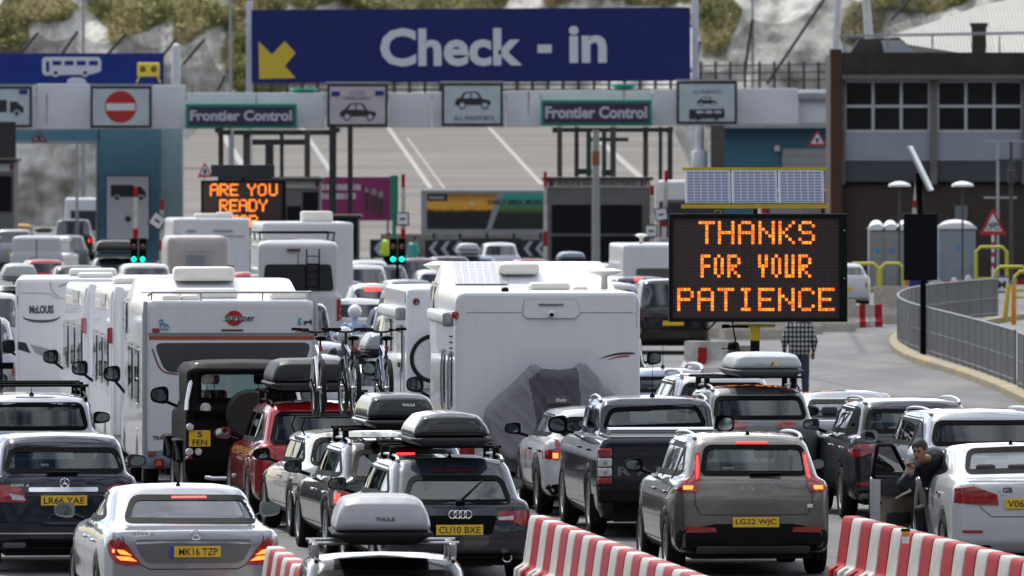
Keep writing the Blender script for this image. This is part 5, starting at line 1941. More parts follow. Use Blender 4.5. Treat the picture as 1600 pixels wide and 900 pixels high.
# red sport utility with the long black box
c = Car('red_suv', 'dark red sport utility car carrying a large matt black roof box', 'car', 506, 122.5, 7, 'suv', 4.4, .92, 1.55, .97, P_RED, wr=.64,
  glass_poly=[(-.68, 1.0), (.68, 1.0), (.56, 1.40), (-.56, 1.40)], tint=G_TINT)
REDC = c
c.mirrors(); c.doors(); c.rails(TRIM)
c.lamps([(390, 718), (393, 703), (401, 698), (416, 698), (440, 709), (426, 711), (416, 718)])
c.lamps([(392, 714), (396, 706), (412, 704), (428, 709), (414, 714)], RED_D, .018, 'dark_strip')
c.brake3(500, 530, 634, False)
c.bars([1.1, 2.1], z=.10, half=.68, m=BLACK)
c.seam([(-.62, .95), (-.6, .66), (.6, .66), (.62, .95)])
c.lower(.40)
# defender style off-roader
c = Car('black_off_roader', 'black soft top off-road car with yellow plate 5 FEN and round lamps', 'car', 380, 117.6, 6, 'jeep', 3.7, .78, 1.96, 1.28, P_BLACK, wr=.70,
  glass_poly=[(-.60, 1.42), (.60, 1.42), (.60, 1.82), (-.60, 1.82)], wtop=.74, r=.40)
DEF = c
c.mirrors(BLACK, big=True, z=1.45, out=.20)
c.body.data.materials[0] = mat('matt_black_canvas', (.005, .005, .006), .6, var=.3, spec=.12)
for sx in (-1, 1):
 for yw in c.yw:
  mb = MB()
  arc_ = [(sx * (c.W + .03), yw + .47 * math.cos(q_), .40 + .46 * math.sin(q_)) for q_ in np.linspace(PI * .85, PI * .15, 12)]
  mb.tube(arc_, .05, 8)
  mb.box((sx * (c.W - .04), yw, .87), (.26, .80, .05), bev=.02)
  mb.build('wheel_arch_flare', BLACK, c.root, True)
mb = MB(); mb.tube([(-.755, -.03, 1.30), (-.745, .0, 1.42), (-.66, .06, 1.84), (-.60, .2, 1.9)], .032, 10); mb.build('roll_bar', CHROME, c.root, True)
mb = MB(); mb.tube([(.755, -.03, 1.30), (.745, .0, 1.42), (.66, .06, 1.84), (.60, .2, 1.9)], .032, 10); mb.build('roll_bar', CHROME, c.root, True)
a = c.h(312, 685)
c.plate(('5', 'FEN'), at=(a[0], a[1]), w=.285, h=.215)
for (px, py, r_, m_, nm) in ((321, 638, .075, CLEAR_L, 'work_lamp'), (297, 667, .052, CLEAR_L, 'reversing_lamp'), (296, 706, .052, CLEAR_L, 'round_lamp'), (310, 706, .05, CLEAR_L, 'fog_lamp'), (296, 717, .05, RED_L, 'tail_lamp')):
 q = c.h(px, py)
 for sx in ((1,) if nm in ('work_lamp',) else (1, -1)):
  mb = MB(); mb.lathe([(0, -.055), (r_ * .85, -.05), (r_, -.03), (r_, .05)], (q[0] * sx, 0, q[1]), 'Y', 20); mb.build(nm, m_, c.root, True)
mb = MB()
mb.box((0, -.06, 1.27), (1.5, .05, .05))
for k in range(9): mb.lathe([(0, -.1), (.012, -.095), (.014, -.06)], (-.62 + k * .155, 0, 1.27), 'Y', 8)
mb.build('tailgate_rail', TRIM, c.root)
mb = MB(); mb.lathe([(.0, -.16), (.30, -.16), (.34, -.12), (.34, .02)], (.10, 0, 1.24), 'Y', 36); mb.build('spare_wheel_cover', mat('matt_black_vinyl', (.008, .008, .009), .6), c.root, True)
mb = MB(); mb.tube([(-.5, -.05, .42), (-.42, -.1, .40), (.3, -.1, .40)], .035, 10); mb.build('exhaust_pipe', CHROME, c.root, True)
mb = MB(); mb.box((0, .0, .56), (1.56, .2, .2), bev=.02); mb.build('rear_bumper', TRIM, c.root)
# white compact crossover
c = Car('white_crossover', 'white compact crossover with bulging wings and boomerang tail lamps', 'car', 953, 120.6, 6, 'suv', 4.05, .885, 1.43, .98, P_WHITE, wr=.60)
c.mirrors(TRIM); c.doors(BLACK)
JL = [(847, 706), (848, 717), (873, 718), (877, 709), (882, 702), (871, 687), (864, 686), (869, 700), (853, 704)]
c.lamps(JL)
c.lamps([(864, 708), (872, 708), (872, 716), (864, 716)], LIT_O, .018, 'lit_lamp')
c.lower(.46)
for sd_ in ('left', 'right'):
 for yw in c.yw:
  arc = [(yw + .44 * math.cos(a), .34 + .44 * math.sin(a)) for a in np.linspace(PI * .98, PI * .02, 14)]
  c.seam(arc, sd_, .07, 'arch_trim', BLACK, off=.006, parent=c.root)
# pickup
c = Car('navy_pickup', 'dark pickup truck with RANGER lettering on its tailgate', 'pickup truck', 1049, 128, 5.5, 'pickup', 5.25, .925, 1.70, 1.20, P_RANGER, wr=.70, wtop=.80, r=.40,
  glass_poly=[(941, 671), (1127, 671), (1112, 638), (953, 638)])
c.mirrors(TRIM, big=True); c.doors(); c.rails(y0=c.rt + .2); c.fin(y=c.rt + .35, tall=.42)
xl_ = -.895
for sx in (-1, 1):
 for z0, z1, m_, nm in ((1.00, 1.11, RED_L, 'tail_lamp'), (.88, .995, CLEAR_L, 'reversing_lamp'), (.76, .875, CLEAR_L, 'indicator_lamp'), (.67, .755, RED_L, 'tail_lamp')):
  mb = MB(); mb.box((sx * .815, .02, (z0 + z1) / 2), (.17, .10, z1 - z0 - .006), bev=.018); mb.build(nm, m_, c.root)
  if 'lamp' in nm and m_ is CLEAR_L:
   mb = MB(); mb.lathe([(0, -.045), (.025, -.04), (.03, -.03)], (sx * .815, 0, (z0 + z1) / 2), 'Y', 12); mb.build('bulb', GREY_P, c.root)
c.seam([(-.72, 1.18), (-.72, .66), (.72, .66), (.72, 1.18)], w=.014)
y_ = c._proj(0, .85, 'rear', .004).y - .008
for k, ch in enumerate('RANGER'):
 x0 = -.66 + k * .235
 lettering(ch, x0, x0 + .165, .775, .885, y_, mat('grey_tailgate_lettering', (.16, .165, .18), .4, .5), c.root, .03)
mb = MB(); mb.box((0, .05, .54), (1.8, .22, .20), bev=.04); mb.build('rear_bumper', BLACK, c.root)
mb = MB(); mb.tube([(-.66, .9, 1.28), (-.66, 1.25, 1.30), (.66, 1.25, 1.30), (.66, .9, 1.28)], .028, 8); mb.build('sports_bar', CHROME, c.root, True)
mb = MB(); mb.box((0, .72, 1.235), (1.5, 1.35, .02)); mb.build('bed_cover', mat('satin_bed_cover', (.03, .03, .033), .4), c.root)
mb = MB(); mb.box((.25, -.02, 1.06), (.20, .03, .06), bev=.01); mb.build('tailgate_handle', TRIM, c.root)
for sx in (-1, 1):
 mb = MB(); mb.box((sx * .78, 2.75, .42), (.16, 1.5, .05), bev=.015); mb.build('side_step', STEEL, c.root)
 mb = MB(); mb.box((sx * .80, .70, .36), (.26, .02, .34)); mb.build('mud_flap', RUBBER, c.root)
# bronze grey compact suv
c = Car('bronze_suv', 'bronze grey compact sport utility car with number plate LG22 WJC', 'car', 1179, 140, 5.5, 'suv', 4.42, .925, 1.61, 1.07, P_XC, wr=.64,
  glass_poly=[(1094, 742), (1263, 742), (1254, 696), (1101, 696)])
c.mirrors(BLACK); c.doors(); c.rails(); c.fin(tall=.06)
c.lamps([(1086, 706), (1093, 707), (1094, 746), (1090, 769), (1052, 769), (1050, 753), (1078, 747), (1085, 730)])
c.lamps([(1068, 759), (1083, 759), (1082, 765), (1068, 765)], LIT_O, .02, 'lit_lamp')
c.lamps([(1088, 712), (1091, 712), (1091, 745), (1088, 750)], LIT_R, .02, 'lit_strip')
c.brake3(1150, 1198, 692)
c.plate('LG22 WJC', (1181, 816))
yv = c._proj(0, .96, 'rear', .004).y - .012
for k, ch in enumerate('VOLVO'):
 x0 = -.27 + k * .13
 p = c._proj(x0, .99, 'rear', .0).y - .012
 lettering(ch, x0 - .02, x0 + .02, .975, 1.01, p, CHROME, c.root, .03)
lettering('XC40', -.63, -.49, .80, .84, c._proj(-.56, .82, 'rear', 0).y - .012, mat('dull_chrome', (.3, .3, .3), .3, .8), c.root, .02)
mb = MB(); mb.box((.63, c._proj(.63, .8, 'rear', 0).y - .012, .80), (.06, .01, .04)); mb.build('sticker', WHITE, c.root)
c.seam([(-.66, 1.0), (-.66, .82), (-.60, .70), (.60, .70), (.66, .82), (.66, 1.0)])
c.lower(.60, hw=.88); c.panel('skid_plate', rpoly([(-.64, .27), (.64, .27), (.64, .35), (-.64, .35)], .03), 'rear', mat('satin_silver_trim', (.2, .2, .2), .4, .5), .02)
c.lamps([(-.76, .50), (-.42, .51), (-.44, .56), (-.76, .57)], RED_L, .014, 'reflector', px=False)
mb = MB(); y_ = c._proj(.1, 1.13, 'rear', .0).y - .02; mb.box((.14, y_, 1.15), (.36, .03, .04), bev=.012); mb.build('wiper', TRIM, c.root)
for sd_ in ('left', 'right'):
 for yw in c.yw:
  arc = [(yw + .42 * math.cos(a), .34 + .42 * math.sin(a)) for a in np.linspace(PI * .98, PI * .02, 14)]
  c.seam(arc, sd_, .06, 'arch_trim', BLACK, off=.006, parent=c.root)
# graphite suv
c = Car('graphite_suv', 'graphite sport utility car with silver rails, ahead of the bronze one on its right', 'car', 1435, 122, 5, 'suv', 4.4, .92, 1.57, 1.06, P_GLC, wr=.65)
c.mirrors(); c.doors(CHROME); c.rails()
c.lamps([(1322, 713), (1324, 696), (1350, 693), (1384, 695), (1384, 707), (1356, 709), (1348, 713), (1330, 714)])
c.lamps([(1326, 702), (1380, 699), (1380, 702), (1327, 706)], RED_D, .018, 'dark_strip')
lettering('GLC', -.62, -.46, .955, .985, c._proj(-.55, .97, 'rear', 0).y - .012, CHROME, c.root, .03)
c.lower(.42)
for sx in (-1, 1):
 c.panel('exhaust_trim', rpoly([(sx * .60 - .15, .24), (sx * .60 + .15, .24), (sx * .60 + .15, .36), (sx * .60 - .15, .36)], .04), 'rear', CHROME, .03)
c.lamps([(-.78, .46), (-.50, .46), (-.50, .50), (-.78, .50)], RED_L, .014, 'reflector', px=False)
# dark suv with pale roof
c = Car('silver_roof_suv', 'pale silver sport utility car ahead of the white saloon with its door open', 'car', 1548, 128, 6, 'suv', 4.6, .94, 1.58, 1.07, P_DSIL, wr=.68, tint=G_TINT)
c.mirrors(); c.doors(); c.rails()
c.lamps([(-.9, .8), (-.6, .82), (-.6, .92), (-.9, .95)], px=False)
c.plate('KX69 TVO', at=(0, .7))
# white saloon with open door
c = Car('white_saloon', 'white saloon with a GB sticker and its left front door open, right edge', 'car', 1614, 140, 4.5, 'sedan', 4.9, .93, 1.46, 1.05, P_WHITE, wr=.66,
  glass_poly=[(1508, 740), (1725, 740), (1705, 702), (1512, 702)])
BMW = c
c.doors(CHROME); c.fin(tall=.07); c.mirrors(sides=(1,))
c.lamps([(1491, 785), (1492, 763), (1522, 760), (1558, 773), (1560, 789), (1530, 788)])
c.lamps([(1495, 770), (1520, 767), (1520, 769), (1495, 772)], RED_D, .018, 'dark_strip')
q = c.h(1574, 766)
mb = MB(); y_ = c._proj(q[0], q[1], 'rear', 0).y - .006; mb.prism(ring_poly(q[0], q[1], .085, .058), y_ - .004, y_, 'XZ'); st = mb.build('country_sticker', C_WSIGN, c.root)
lettering('GB', q[0] - .055, q[0] + .055, q[1] - .03, q[1] + .03, y_ - .008, C_PICT, st, .03)
c.plate('V06 EWL', at=(0, .80)) if False else c.plate('V06 EWL', (1606, 787))
c.seam([(-.66, 1.04), (-.58, .78), (-.46, .68), (.46, .68), (.58, .78), (.66, 1.04)])
c.lamps([(-.78, .50), (-.56, .50), (-.56, .53), (-.78, .53)], RED_L, .012, 'reflector', px=False)
for dx in (-.045, .045):
 mb = MB(); mb.lathe([(.035, -.03), (.042, -.01), (.042, .15), (.030, .15), (.030, -.01)], (-.60 + dx, .02, .29), 'Y', 14); mb.build('exhaust_pipe', CHROME, c.root, True)
c.panel('exhaust_recess', rpoly([(-.74, .23), (-.44, .23), (-.46, .36), (-.72, .36)], .03), 'rear', TRIM, .006)
c.panel('painted_door_opening', rpoly([(c.wb - 1.34, .42), (c.wb - .05, .40), (c.wb - .02, 1.06), (c.wb - 1.34, 1.08)], .08), 'left', GAP, .004)  # black panel paints the dark of the open doorway, body left uncut
# the open door: hinged at its front edge, swung outwards
hx_, hy_ = -c.W - .02, c.wb - .28
dr = bpy.data.objects.new('door', None); COL.objects.link(dr); dr.parent = c.root
dr.location = (hx_ - .02, hy_, 0); dr.rotation_euler = (0, 0, math.radians(-33))
DW = 1.0
outl = [(-DW, .42), (-.05, .40), (0, .7), (-.02, 1.02), (-.50, 1.42), (-.86, 1.42), (-DW - .02, 1.06)]
mb = MB(); mb.prism(rpoly([(-DW, .42), (-.05, .40), (0, .7), (-.02, 1.02), (-DW - .02, 1.05)], .06), -.03, .0, 'YZ'); mb.build('outer_skin', P_WHITE, dr)
mb = MB(); mb.prism(rpoly([(-DW + .05, .48), (-.10, .46), (-.06, .98), (-DW + .04, 1.0)], .05), .0, .075, 'YZ'); tr_ = mb.build('door_trim', mat('beige_door_trim', (.36, .30, .21), .6, var=.2), dr)
mb = MB(); mb.prism(rpoly([(-DW + .05, .84), (-.10, .82), (-.06, 1.0), (-DW + .04, 1.02)], .03), .07, .095, 'YZ'); mb.build('upper_trim', CABIN, tr_)
mb = MB(); mb.tube([(.10, -.62, .78), (.14, -.55, .82), (.14, -.32, .86), (.10, -.25, .87)], .018, 8); mb.build('grab_handle', mat('beige_plastic', (.48, .43, .35), .5), tr_, True)
mb = MB(); mb.box((.085, -.5, .56), (.03, .6, .14), bev=.02); mb.build('door_pocket', CABIN, tr_)
mb = MB(); P_ = rpoly([(-.04, 1.0), (-.50, 1.40), (-.88, 1.41), (-DW, 1.04)], .05)
mb.tube([(0, a, b) for a, b in P_ + P_[:1]], .026, 8); mb.build('window_frame', TRIM, dr, True)
mb = MB(); mb.prism(P_, -.006, .0, 'YZ'); mb.build('door_window', G_CLEAR, dr)
o = part_from('door_mirror', SHARED['mirror_shell'], dr, (-.17, -.25, 1.10), 0, (-1, 1, 1)); o.material_slots[0].link = 'OBJECT'; o.material_slots[0].material = P_WHITE
mb = MB(); mb.prism(chaikin([(-.10, -.065), (.10, -.055), (.105, .06), (-.06, .065)], 2), -.058, -.053); mb.build('mirror_glass', MIRR, o)
mb = MB(); mb.lathe([(0, .10), (.02, .10), (.02, .07)], (0, 0, 0), 'X', 10); mb.v = [(a, b - DW + .02, d + .75) for a, b, d in mb.v]; mb.build('door_reflector', RED_L, dr)
mb = MB(); mb.box((.04, -DW + .01, .72), (.10, .02, .6)); mb.build('door_edge', P_WHITE, dr)
# grey suv with a roof box, second row
c = Car('grey_box_suv', 'grey sport utility car carrying a pale two-tone roof box', 'car', 1191, 119, 6, 'suv', 4.1, .86, 1.66, 1.15, P_GREY, wr=.62, tint=G_TINT)
KIA = c
c.mirrors(); c.doors(); c.rails(); c.bars([1.2, 2.1], z=.085, half=.70, m=BLACK)
c.lamps([(1133, 657), (1150, 658), (1166, 664), (1166, 670), (1140, 668)])
c.brake3(1220, 1250, 612, False)
# grey saloon between
c = Car('grey_saloon', 'grey saloon squeezed between the bronze car and the graphite one', 'car', 1350, 112.5, 6, 'sedan', 4.5, .86, 1.40, 1.0, P_DSIL, wr=.62)
c.mirrors(BLACK); c.doors()
c.lamps([(1256, 704), (1258, 690), (1272, 689), (1282, 692), (1282, 703)])
# grey suv with silver rails further on
c = Car('silver_rail_suv', 'grey sport utility car with bright silver rails left of the pale roof box', 'car', 1136, 108.5, 6, 'suv', 4.4, .92, 1.55, 1.05, P_DSIL, wr=.62, tint=G_TINT)
c.rails(mat('rail_silver', (.5, .5, .5), .3, .8), r=.024, lift=.08); c.doors(); c.mirrors()
c = Car('blue_estate', 'pale blue estate with roof rails beside the big white motorhome', 'car', 1048, 101.5, 6, 'suv', 4.4, .88, 1.42, .98, P_BLUE, wr=.60)
c.rails(r=.024, lift=.09); c.mirrors()
c.fin(y=c.rt + .6, tall=.45)
# black car with the silver roof box, closest
c = Car('black_box_car', 'black car at the bottom edge carrying a silver roof box', 'car', 606, 175, 3, 'estate', 4.4, .90, 1.31, .86, P_BLACK, wr=.66)
BOXC = c
c.rails(P_BLACK, lift=.03); c.bars([.95, 1.75], z=.08, half=.68, m=mat('silver_bar', (.4, .4, .41), .3, .85)); c.doors()
# ---------------------------------------------------------------- roof boxes
C_BOXS = mat('silver_roof_box', (.27, .28, .295), .32, .55, coat=.4, var=.1, vscale=3)
C_BOXB = mat('gloss_black_box', (.005, .005, .006), .16, coat=.7, var=.2, spec=.2)
C_BOXM = mat('matt_black_box', (.012, .013, .017), .45, spec=.3, var=.3, vscale=4)
C_BOXW = mat('pale_grey_box', (.40, .43, .43), .4, coat=.2, var=.1)
def on_car(c, dx, dy, dz):
 M = Matrix.Rotation(c.hd, 3, 'Z')
 p = M @ Vector((dx, dy, 0)) + c.loc
 return (p.x, p.y), p.z + dz
xy, z = on_car(BOXC, -.03, .3, 1.31 + .10)
roof_box('silver roof box lettered THULE on the black car at the bottom edge', 0, 0, z, .90, 1.9, .44, C_BOXS, BLACK, 3, xy, 'THULE', C_PICT, taper=.10, txt_at=(.02, .50, .17))
xy, z = on_car(AUDI, .0, .55, 1.40 + .095)
roof_box('black domed roof box on the slate grey estate', 0, 0, z, .90, 2.0, .40, C_BOXB, C_BOXM, 7, xy, taper=.14)
xy, z = on_car(VW, -.02, .5, 1.40 + .11)
roof_box('gloss black roof box lettered THULE in white, on the black estate', 0, 0, z, .84, 2.0, .42, C_BOXB, C_BOXB, 8, xy, 'THULE', WHITE, taper=.09, txt_at=(.08, .66, .15))
xy, z = on_car(REDC, -.10, .4, 1.55 + .12)
roof_box('large matt black roof box on the dark red car', 0, 0, z, 1.06, 2.0, .42, C_BOXM, C_BOXM, 7, xy, taper=.10)
xy, z = on_car(KIA, .13, .35, 1.66 + .10)
_, lid = roof_box('pale two-tone roof box with small red and yellow slashes', 0, 0, z, .96, 1.9, .34, C_BOXW, mat('dark_box_base', (.03, .032, .04), .5), 6, xy, 'THULE', C_GREYP, taper=.08, txt_at=(-.10, .52, .14))
for k, m_ in enumerate((C_RED, C_YEL)):
 mb = MB(); mb.add([(.02 + k * .07, -.0, .15), (.05 + k * .07, -.0, .15), (.08 + k * .07, .02, .21), (.05 + k * .07, .02, .21)], [(0, 1, 2, 3)]); mb.v = [(a, b - .012, d) for a, b, d in mb.v]; mb.build('slash_mark', m_, lid, fix=False)
# ---------------------------------------------------------------- motorhomes and caravans
class MH(Car):
 def __init__(s, name, label, cat, px, sc, hd, L, Wd, H, alc=None, lo=False, m=CARAV, group=None, kc=.10, trailer=False, z0=.42):
  s.L, s.W, s.H, s.zb, s.kind, s.lo, s.m = L, Wd, H, 1.2, 'motorhome', lo, m
  s.hd = math.radians(hd)
  x, y = W(px, sc)
  s.loc = Vector((x, y, gz(y)))
  s.root = thing(name, label, cat, tuple(s.loc), s.hd, group)
  FOOT.append((name, label, x, y, s.hd, Wd, L))
  s.rb, s.rt, s.wt, s.wb, s.wr = 0, .2, L - 2.4, L - 1.2, Wd - .1
  s.yw = (1.6, L - .95)
  if trailer:
   side = [(0, z0), (0, H), (L * .9, H), (L, H - .8), (L, 1.1), (L - .25, z0)]
   s.yw = (L * .48,)
  elif alc:
   y1, y2, y3, Ha = alc
   side = [(0, z0), (0, H), (y1, H), (y2, Ha), (y3, Ha), (y3 + .75, Ha - .45), (y3 + .6, 2.0), (y3 + .35, 1.9), (L - 1.0, 1.25), (L - .1, 1.05), (L, .6), (L - .1, .38), (.1, z0 - .04)]
  else:
   side = [(0, z0), (0, H), (L * .75, H), (L - 1.5, H - .35), (L - .8, 1.5), (L - .1, 1.1), (L, .6), (L - .1, .38), (.1, z0 - .04)]
  Ht = max(H, alc[3] if alc else 0)
  def body(x, y, z):
   ax = np.abs(x)
   top = np.where(y > (alc[0] if alc else 1e9), Ht, H)
   sec = sd_poly(ax, z, [(-1, .3), (Wd - .02, .3), (Wd, .5), (Wd, H - .12), (Wd - .14, Ht + .02), (-1, Ht + .03)]) if Ht > H + .05 else sd_poly(ax, z, [(-1, .3), (Wd - .02, .3), (Wd, .5), (Wd, H - .05), (Wd - .03, H + .01), (-1, H + .03)])
   d = smax(sd_poly(y, z, side), sec, kc)
   for yw in s.yw:
    a = np.maximum(np.sqrt((y - yw) ** 2 + (z - .33) ** 2) - .42, (Wd - .35) - ax)
    d = smax(d, -a, .03)
   return d
  P, Q = surface_net(body, (-Wd - .12, -.15, .1), (Wd + .12, L + .12, Ht + .15), .09 if lo else .055)
  s.bvh = BVHTree.FromPolygons([Vector(p) for p in P], [tuple(map(int, q)) for q in Q])
  s.body = mesh_obj('body', P, Q, m, s.root)
  for sx in (-1, 1):
   for yw in s.yw:
    wheel(s.root, sx * (Wd - .18), yw, .34, .22, lo=lo)
  mb = MB(); mb.box((0, L / 2, .38), (2 * Wd - .7, L - .6, .2)); mb.build('underbody', GAP, s.root)
 def flank_window(s, y0, y1, z0, z1, sd_='left', frame=True):
  o = s.panel('side_window', rpoly([(y0, z0), (y1, z0), (y1, z1), (y0, z1)], .06, 2), sd_, G_DARK, .02, .2)
  if frame:
   s.ring('window_frame', rpoly([(y0, z0), (y1, z0), (y1, z1), (y0, z1)], .06, 2), sd_, GREY_P, .05, .01, parent=o, off=.03)
  return o
 def awning(s, y0, y1, z):
  mb = MB(); mb.box((-s.W - .06, (y0 + y1) / 2, z), (.13, y1 - y0, .17), bev=.045)
  a = mb.build('awning', mat('awning_white', (.56, .56, .56), .4, var=.08), s.root, True)
  mb = MB(); mb.box((-s.W - .065, y0 + .05, z), (.15, .1, .2), bev=.04); mb.build('end_cap', GREY_P, a, True)
 def vent(s, x, y, w, l, h=.12, m=None, name='roof_vent'):
  z = s.zt(x, y)
  mb = MB(); mb.box((x, y, z + h / 2 - .02), (w, l, h), bev=min(.06, h * .45)); return mb.build(name, m or CREAM, s.root, True)
 def dish(s, x, y, h=.22, r=.22):
  z = s.zt(x, y)
  mb = MB(); mb.lathe([(.05, z), (.04, z + h * .6), (.07, z + h * .7), (r * .8, z + h * .85), (r, z + h * .95), (r * .5, z + h * 1.1), (0, z + h * 1.12)], (x, y, 0), n=20); mb.build('satellite_dome', CREAM, s.root, True)
# Nexxo style motorhome on the left
c = MH('white_motorhome', 'white motorhome with a grey band, orange stripe and red round logo above the black off-roader', 'motorhome', 360, 113.5, 5, 6.6, 1.215, 2.69, alc=(3.4, 4.2, 5.2, 2.95))
MA = c
c.h0 = c.h
R = lambda pts: [c.h(*p) for p in pts]
c.panel('orange_stripe', R([(233, 531), (490, 531), (490, 525), (233, 525)]), 'rear', mat('burnt_orange', (.34, .085, .03), .4), .004)
c.panel('steel_strip', R([(232, 523.5), (490, 523.5), (490, 520), (232, 520)]), 'rear', ALLOY, .012)
gp = c.panel('grey_band', rpoly(R([(258, 582), (240, 536), (487, 535), (472, 582)]), .12), 'rear', mat('charcoal_band', (.055, .055, .062), .35, coat=.4), .004)
c.seam(chaikin(R([(238, 545), (248, 575), (262, 585), (330, 586)]), 2, False), w=.022, name='copper_line', m=mat('copper_brown', (.20, .07, .04), .4), parent=c.root, off=.004)
q = c.h(366, 497); mb = MB(); mb.prism(ring_poly(q[0], q[1], .115, .105), -.012, -.004); lg = mb.build('round_logo', C_RED, c.root)
mb = MB(); mb.box((q[0] + .04, -.014, q[1] - .005), (.40, .004, .055)); mb.build('logo_band', CARAV, lg)
a, b = c.h(352, 500), c.h(398, 494); lettering('bürstner', a[0], b[0], a[1] - .01, b[1] + .02, -.02, C_PICT, lg, .02)
c.panel('high_brake_light', R([(346, 517), (380, 517), (380, 514.5), (346, 514.5)]), 'rear', RED_D, .015)
c.lamps([(238, 519), (249, 519), (249, 513), (238, 513)], RED_L, .015, 'reflector')
mb = MB(); y_ = -.008
C_CY = mat('cyan_sticker', (.05, .30, .38), .5)
for (u, v, w_) in ((252, 503, 2.5), (254, 510, 3.5), (260, 511, 3)):
 q = c.h(u, v); P_ = [(q[0] + w_ / 113 * math.cos(t), y_, q[1] + w_ * 1.5 / 113 * math.sin(t)) for t in np.linspace(0, 2 * PI, 13)]; mb.tube(P_, .008, 5)
mb.build('squiggle_sticker', C_CY, c.root)
q = c.h(468, 502); mb = MB(); mb.prism([(q[0] - .02, q[1] - .05), (q[0] + .03, q[1] - .04), (q[0] + .01, q[1]), (q[0] + .03, q[1] + .05), (q[0] - .02, q[1] + .04)], -.012, -.006); mb.build('seahorse_sticker', C_CY, c.root)
q = c.h(481, 503); mb = MB(); mb.prism([(q[0] + a * .1, q[1] + b * .1) for a, b in ((-.6, -.4), (-.5, -.1), (-.65, .1), (-.3, .15), (.2, .1), (.4, .45), (.5, .15), (.6, 0), (.5, -.1), (.55, -.4), (.4, -.35), (.3, -.1), (-.2, -.12), (-.4, -.4))], -.012, -.006); mb.build('bull_sticker', C_PICT, c.root)
a, b = c.h(238, 687), c.h(262, 681); lettering('TRANSIT', a[0], a[0] + .32, a[1], b[1], -.012, C_PICT, c.root, .03)
a, b = c.h(346, 588), c.h(402, 581); lettering('Nexxo family', a[0], b[0], a[1], b[1] + .01, -.012, GREY_P, c.root, .0)
c.panel('bumper', rpoly(R([(224, 742), (495, 742), (495, 704), (224, 704)]), .08), 'rear', mat('blue_grey_bumper', (.20, .24, .31), .4, coat=.3), .05)
c.lamps([(231, 712), (243, 712), (243, 706), (231, 706)], RED_L, .07, 'marker_lamp')
c.lamps([(241, 729), (255, 729), (255, 717), (241, 717)], RED_L, .07, 'tail_lamp'); c.lamps([(244, 727), (252, 727), (252, 720), (244, 720)], AMBER_L, .078, 'indicator')
for sx in (-1, 1):
 mb = MB(); mb.tube([(sx * (c.W - .03), -.012, .6), (sx * (c.W - .03), -.012, 2.5), (sx * (c.W - .05), .04, 2.67)], .03, 8); mb.build('corner_trim', GREY_P, c.root, True)
mb = MB(); zz = c.H + .11
mb.tube([(-1.13, .12, zz - .05), (-1.08, .10, zz), (1.12, .10, zz), (1.12, .10, zz)], .018, 8); mb.tube([(-1.08, .10, zz), (-1.15, 1.6, zz - .02)], .014, 6)
for x_ in (-1.08, -.4, .45, 1.1): mb.tube([(x_, .1, zz), (x_, .12, c.H - .02)], .013, 6)
mb.build('roof_rail', STEEL, c.root, True)
c.vent(-.78, .7, .26, .3, .09); c.vent(-.52, .75, .26, .3, .09); c.vent(-.25, 2.0, .9, .7, .16); c.vent(.85, 1.0, .5, .5, .12); c.vent(-.15, 4.15, .86, .7, .2)
c.flank_window(1.0, 2.0, 1.3, 2.0); c.flank_window(2.9, 4.0, 1.3, 2.0); c.flank_window(4.6, 5.6, 2.2, 2.6)
c.panel('side_marker', [(1.2, 2.18), (1.6, 2.18), (1.6, 2.28), (1.2, 2.28)], 'left', RED_L, .03) if False else None
c.mirrors(BLACK, big=True, y=5.6, z=1.55, sides=(-1,), out=.18)
for z in (.9, 1.25, 1.6):
 mb = MB(); mb.tube([(-c.W - .04, .4, z), (-c.W - .04, .9, z)], .012, 6); mb.build('handle', STEEL, c.root)
# two coachbuilts ahead in the same lane, seen along their left flanks
for k, (px, sc_, hd_, H_, lb) in enumerate(((300, 106.5, 5.5, 2.78, 'cream topped motorhome directly ahead of the one with the orange stripe'), (252, 100.5, 6.5, 2.71, 'second cream topped motorhome, beside the grey swoosh one'))):
 c = MH('coachbuilt_motorhome', lb, 'motorhome', px, sc_, hd_, 6.2, 1.2, H_, group='motorhomes queueing nose to tail on the left', kc=.2)
 c.panel('cream_skirt', [(.1, H_ - .35), (5.0, H_ - .4), (5.0, H_ - .02), (.1, H_ - .02)], 'left', CREAM, .006, .3)
 c.flank_window(.5, 1.5, 1.35, 2.0); c.flank_window(2.2, 3.0, 1.35, 2.0); c.flank_window(3.8, 4.8, 1.35, 2.0)
 c.panel('high_window', [(1.2, H_ - .3), (2.6, H_ - .3), (2.6, H_ - .14), (1.2, H_ - .14)], 'left', mat('pale_acrylic', (.5, .5, .48), .2), .02, .3)
 mb = MB(); mb.box((-c.W + .02, -.01, 2.05), (.13, .05, .24), bev=.02); mb.build('marker_lamp', RED_L, c.root)
 for sx in (-1, 1):
  mb = MB(); mb.tube([(sx * (c.W - .10), -.01, .6), (sx * (c.W - .10), -.01, H_ - .25), (sx * (c.W - .14), .08, H_ - .05)], .075, 10); mb.build('corner_moulding', CARAV, c.root, True)
 c.mirrors(BLACK, big=True, y=5.2, z=1.45, sides=(-1,), out=.2)
 c.vent(-.3, 2.2, .6, .6); c.vent(.4, 3.8, .5, .5)
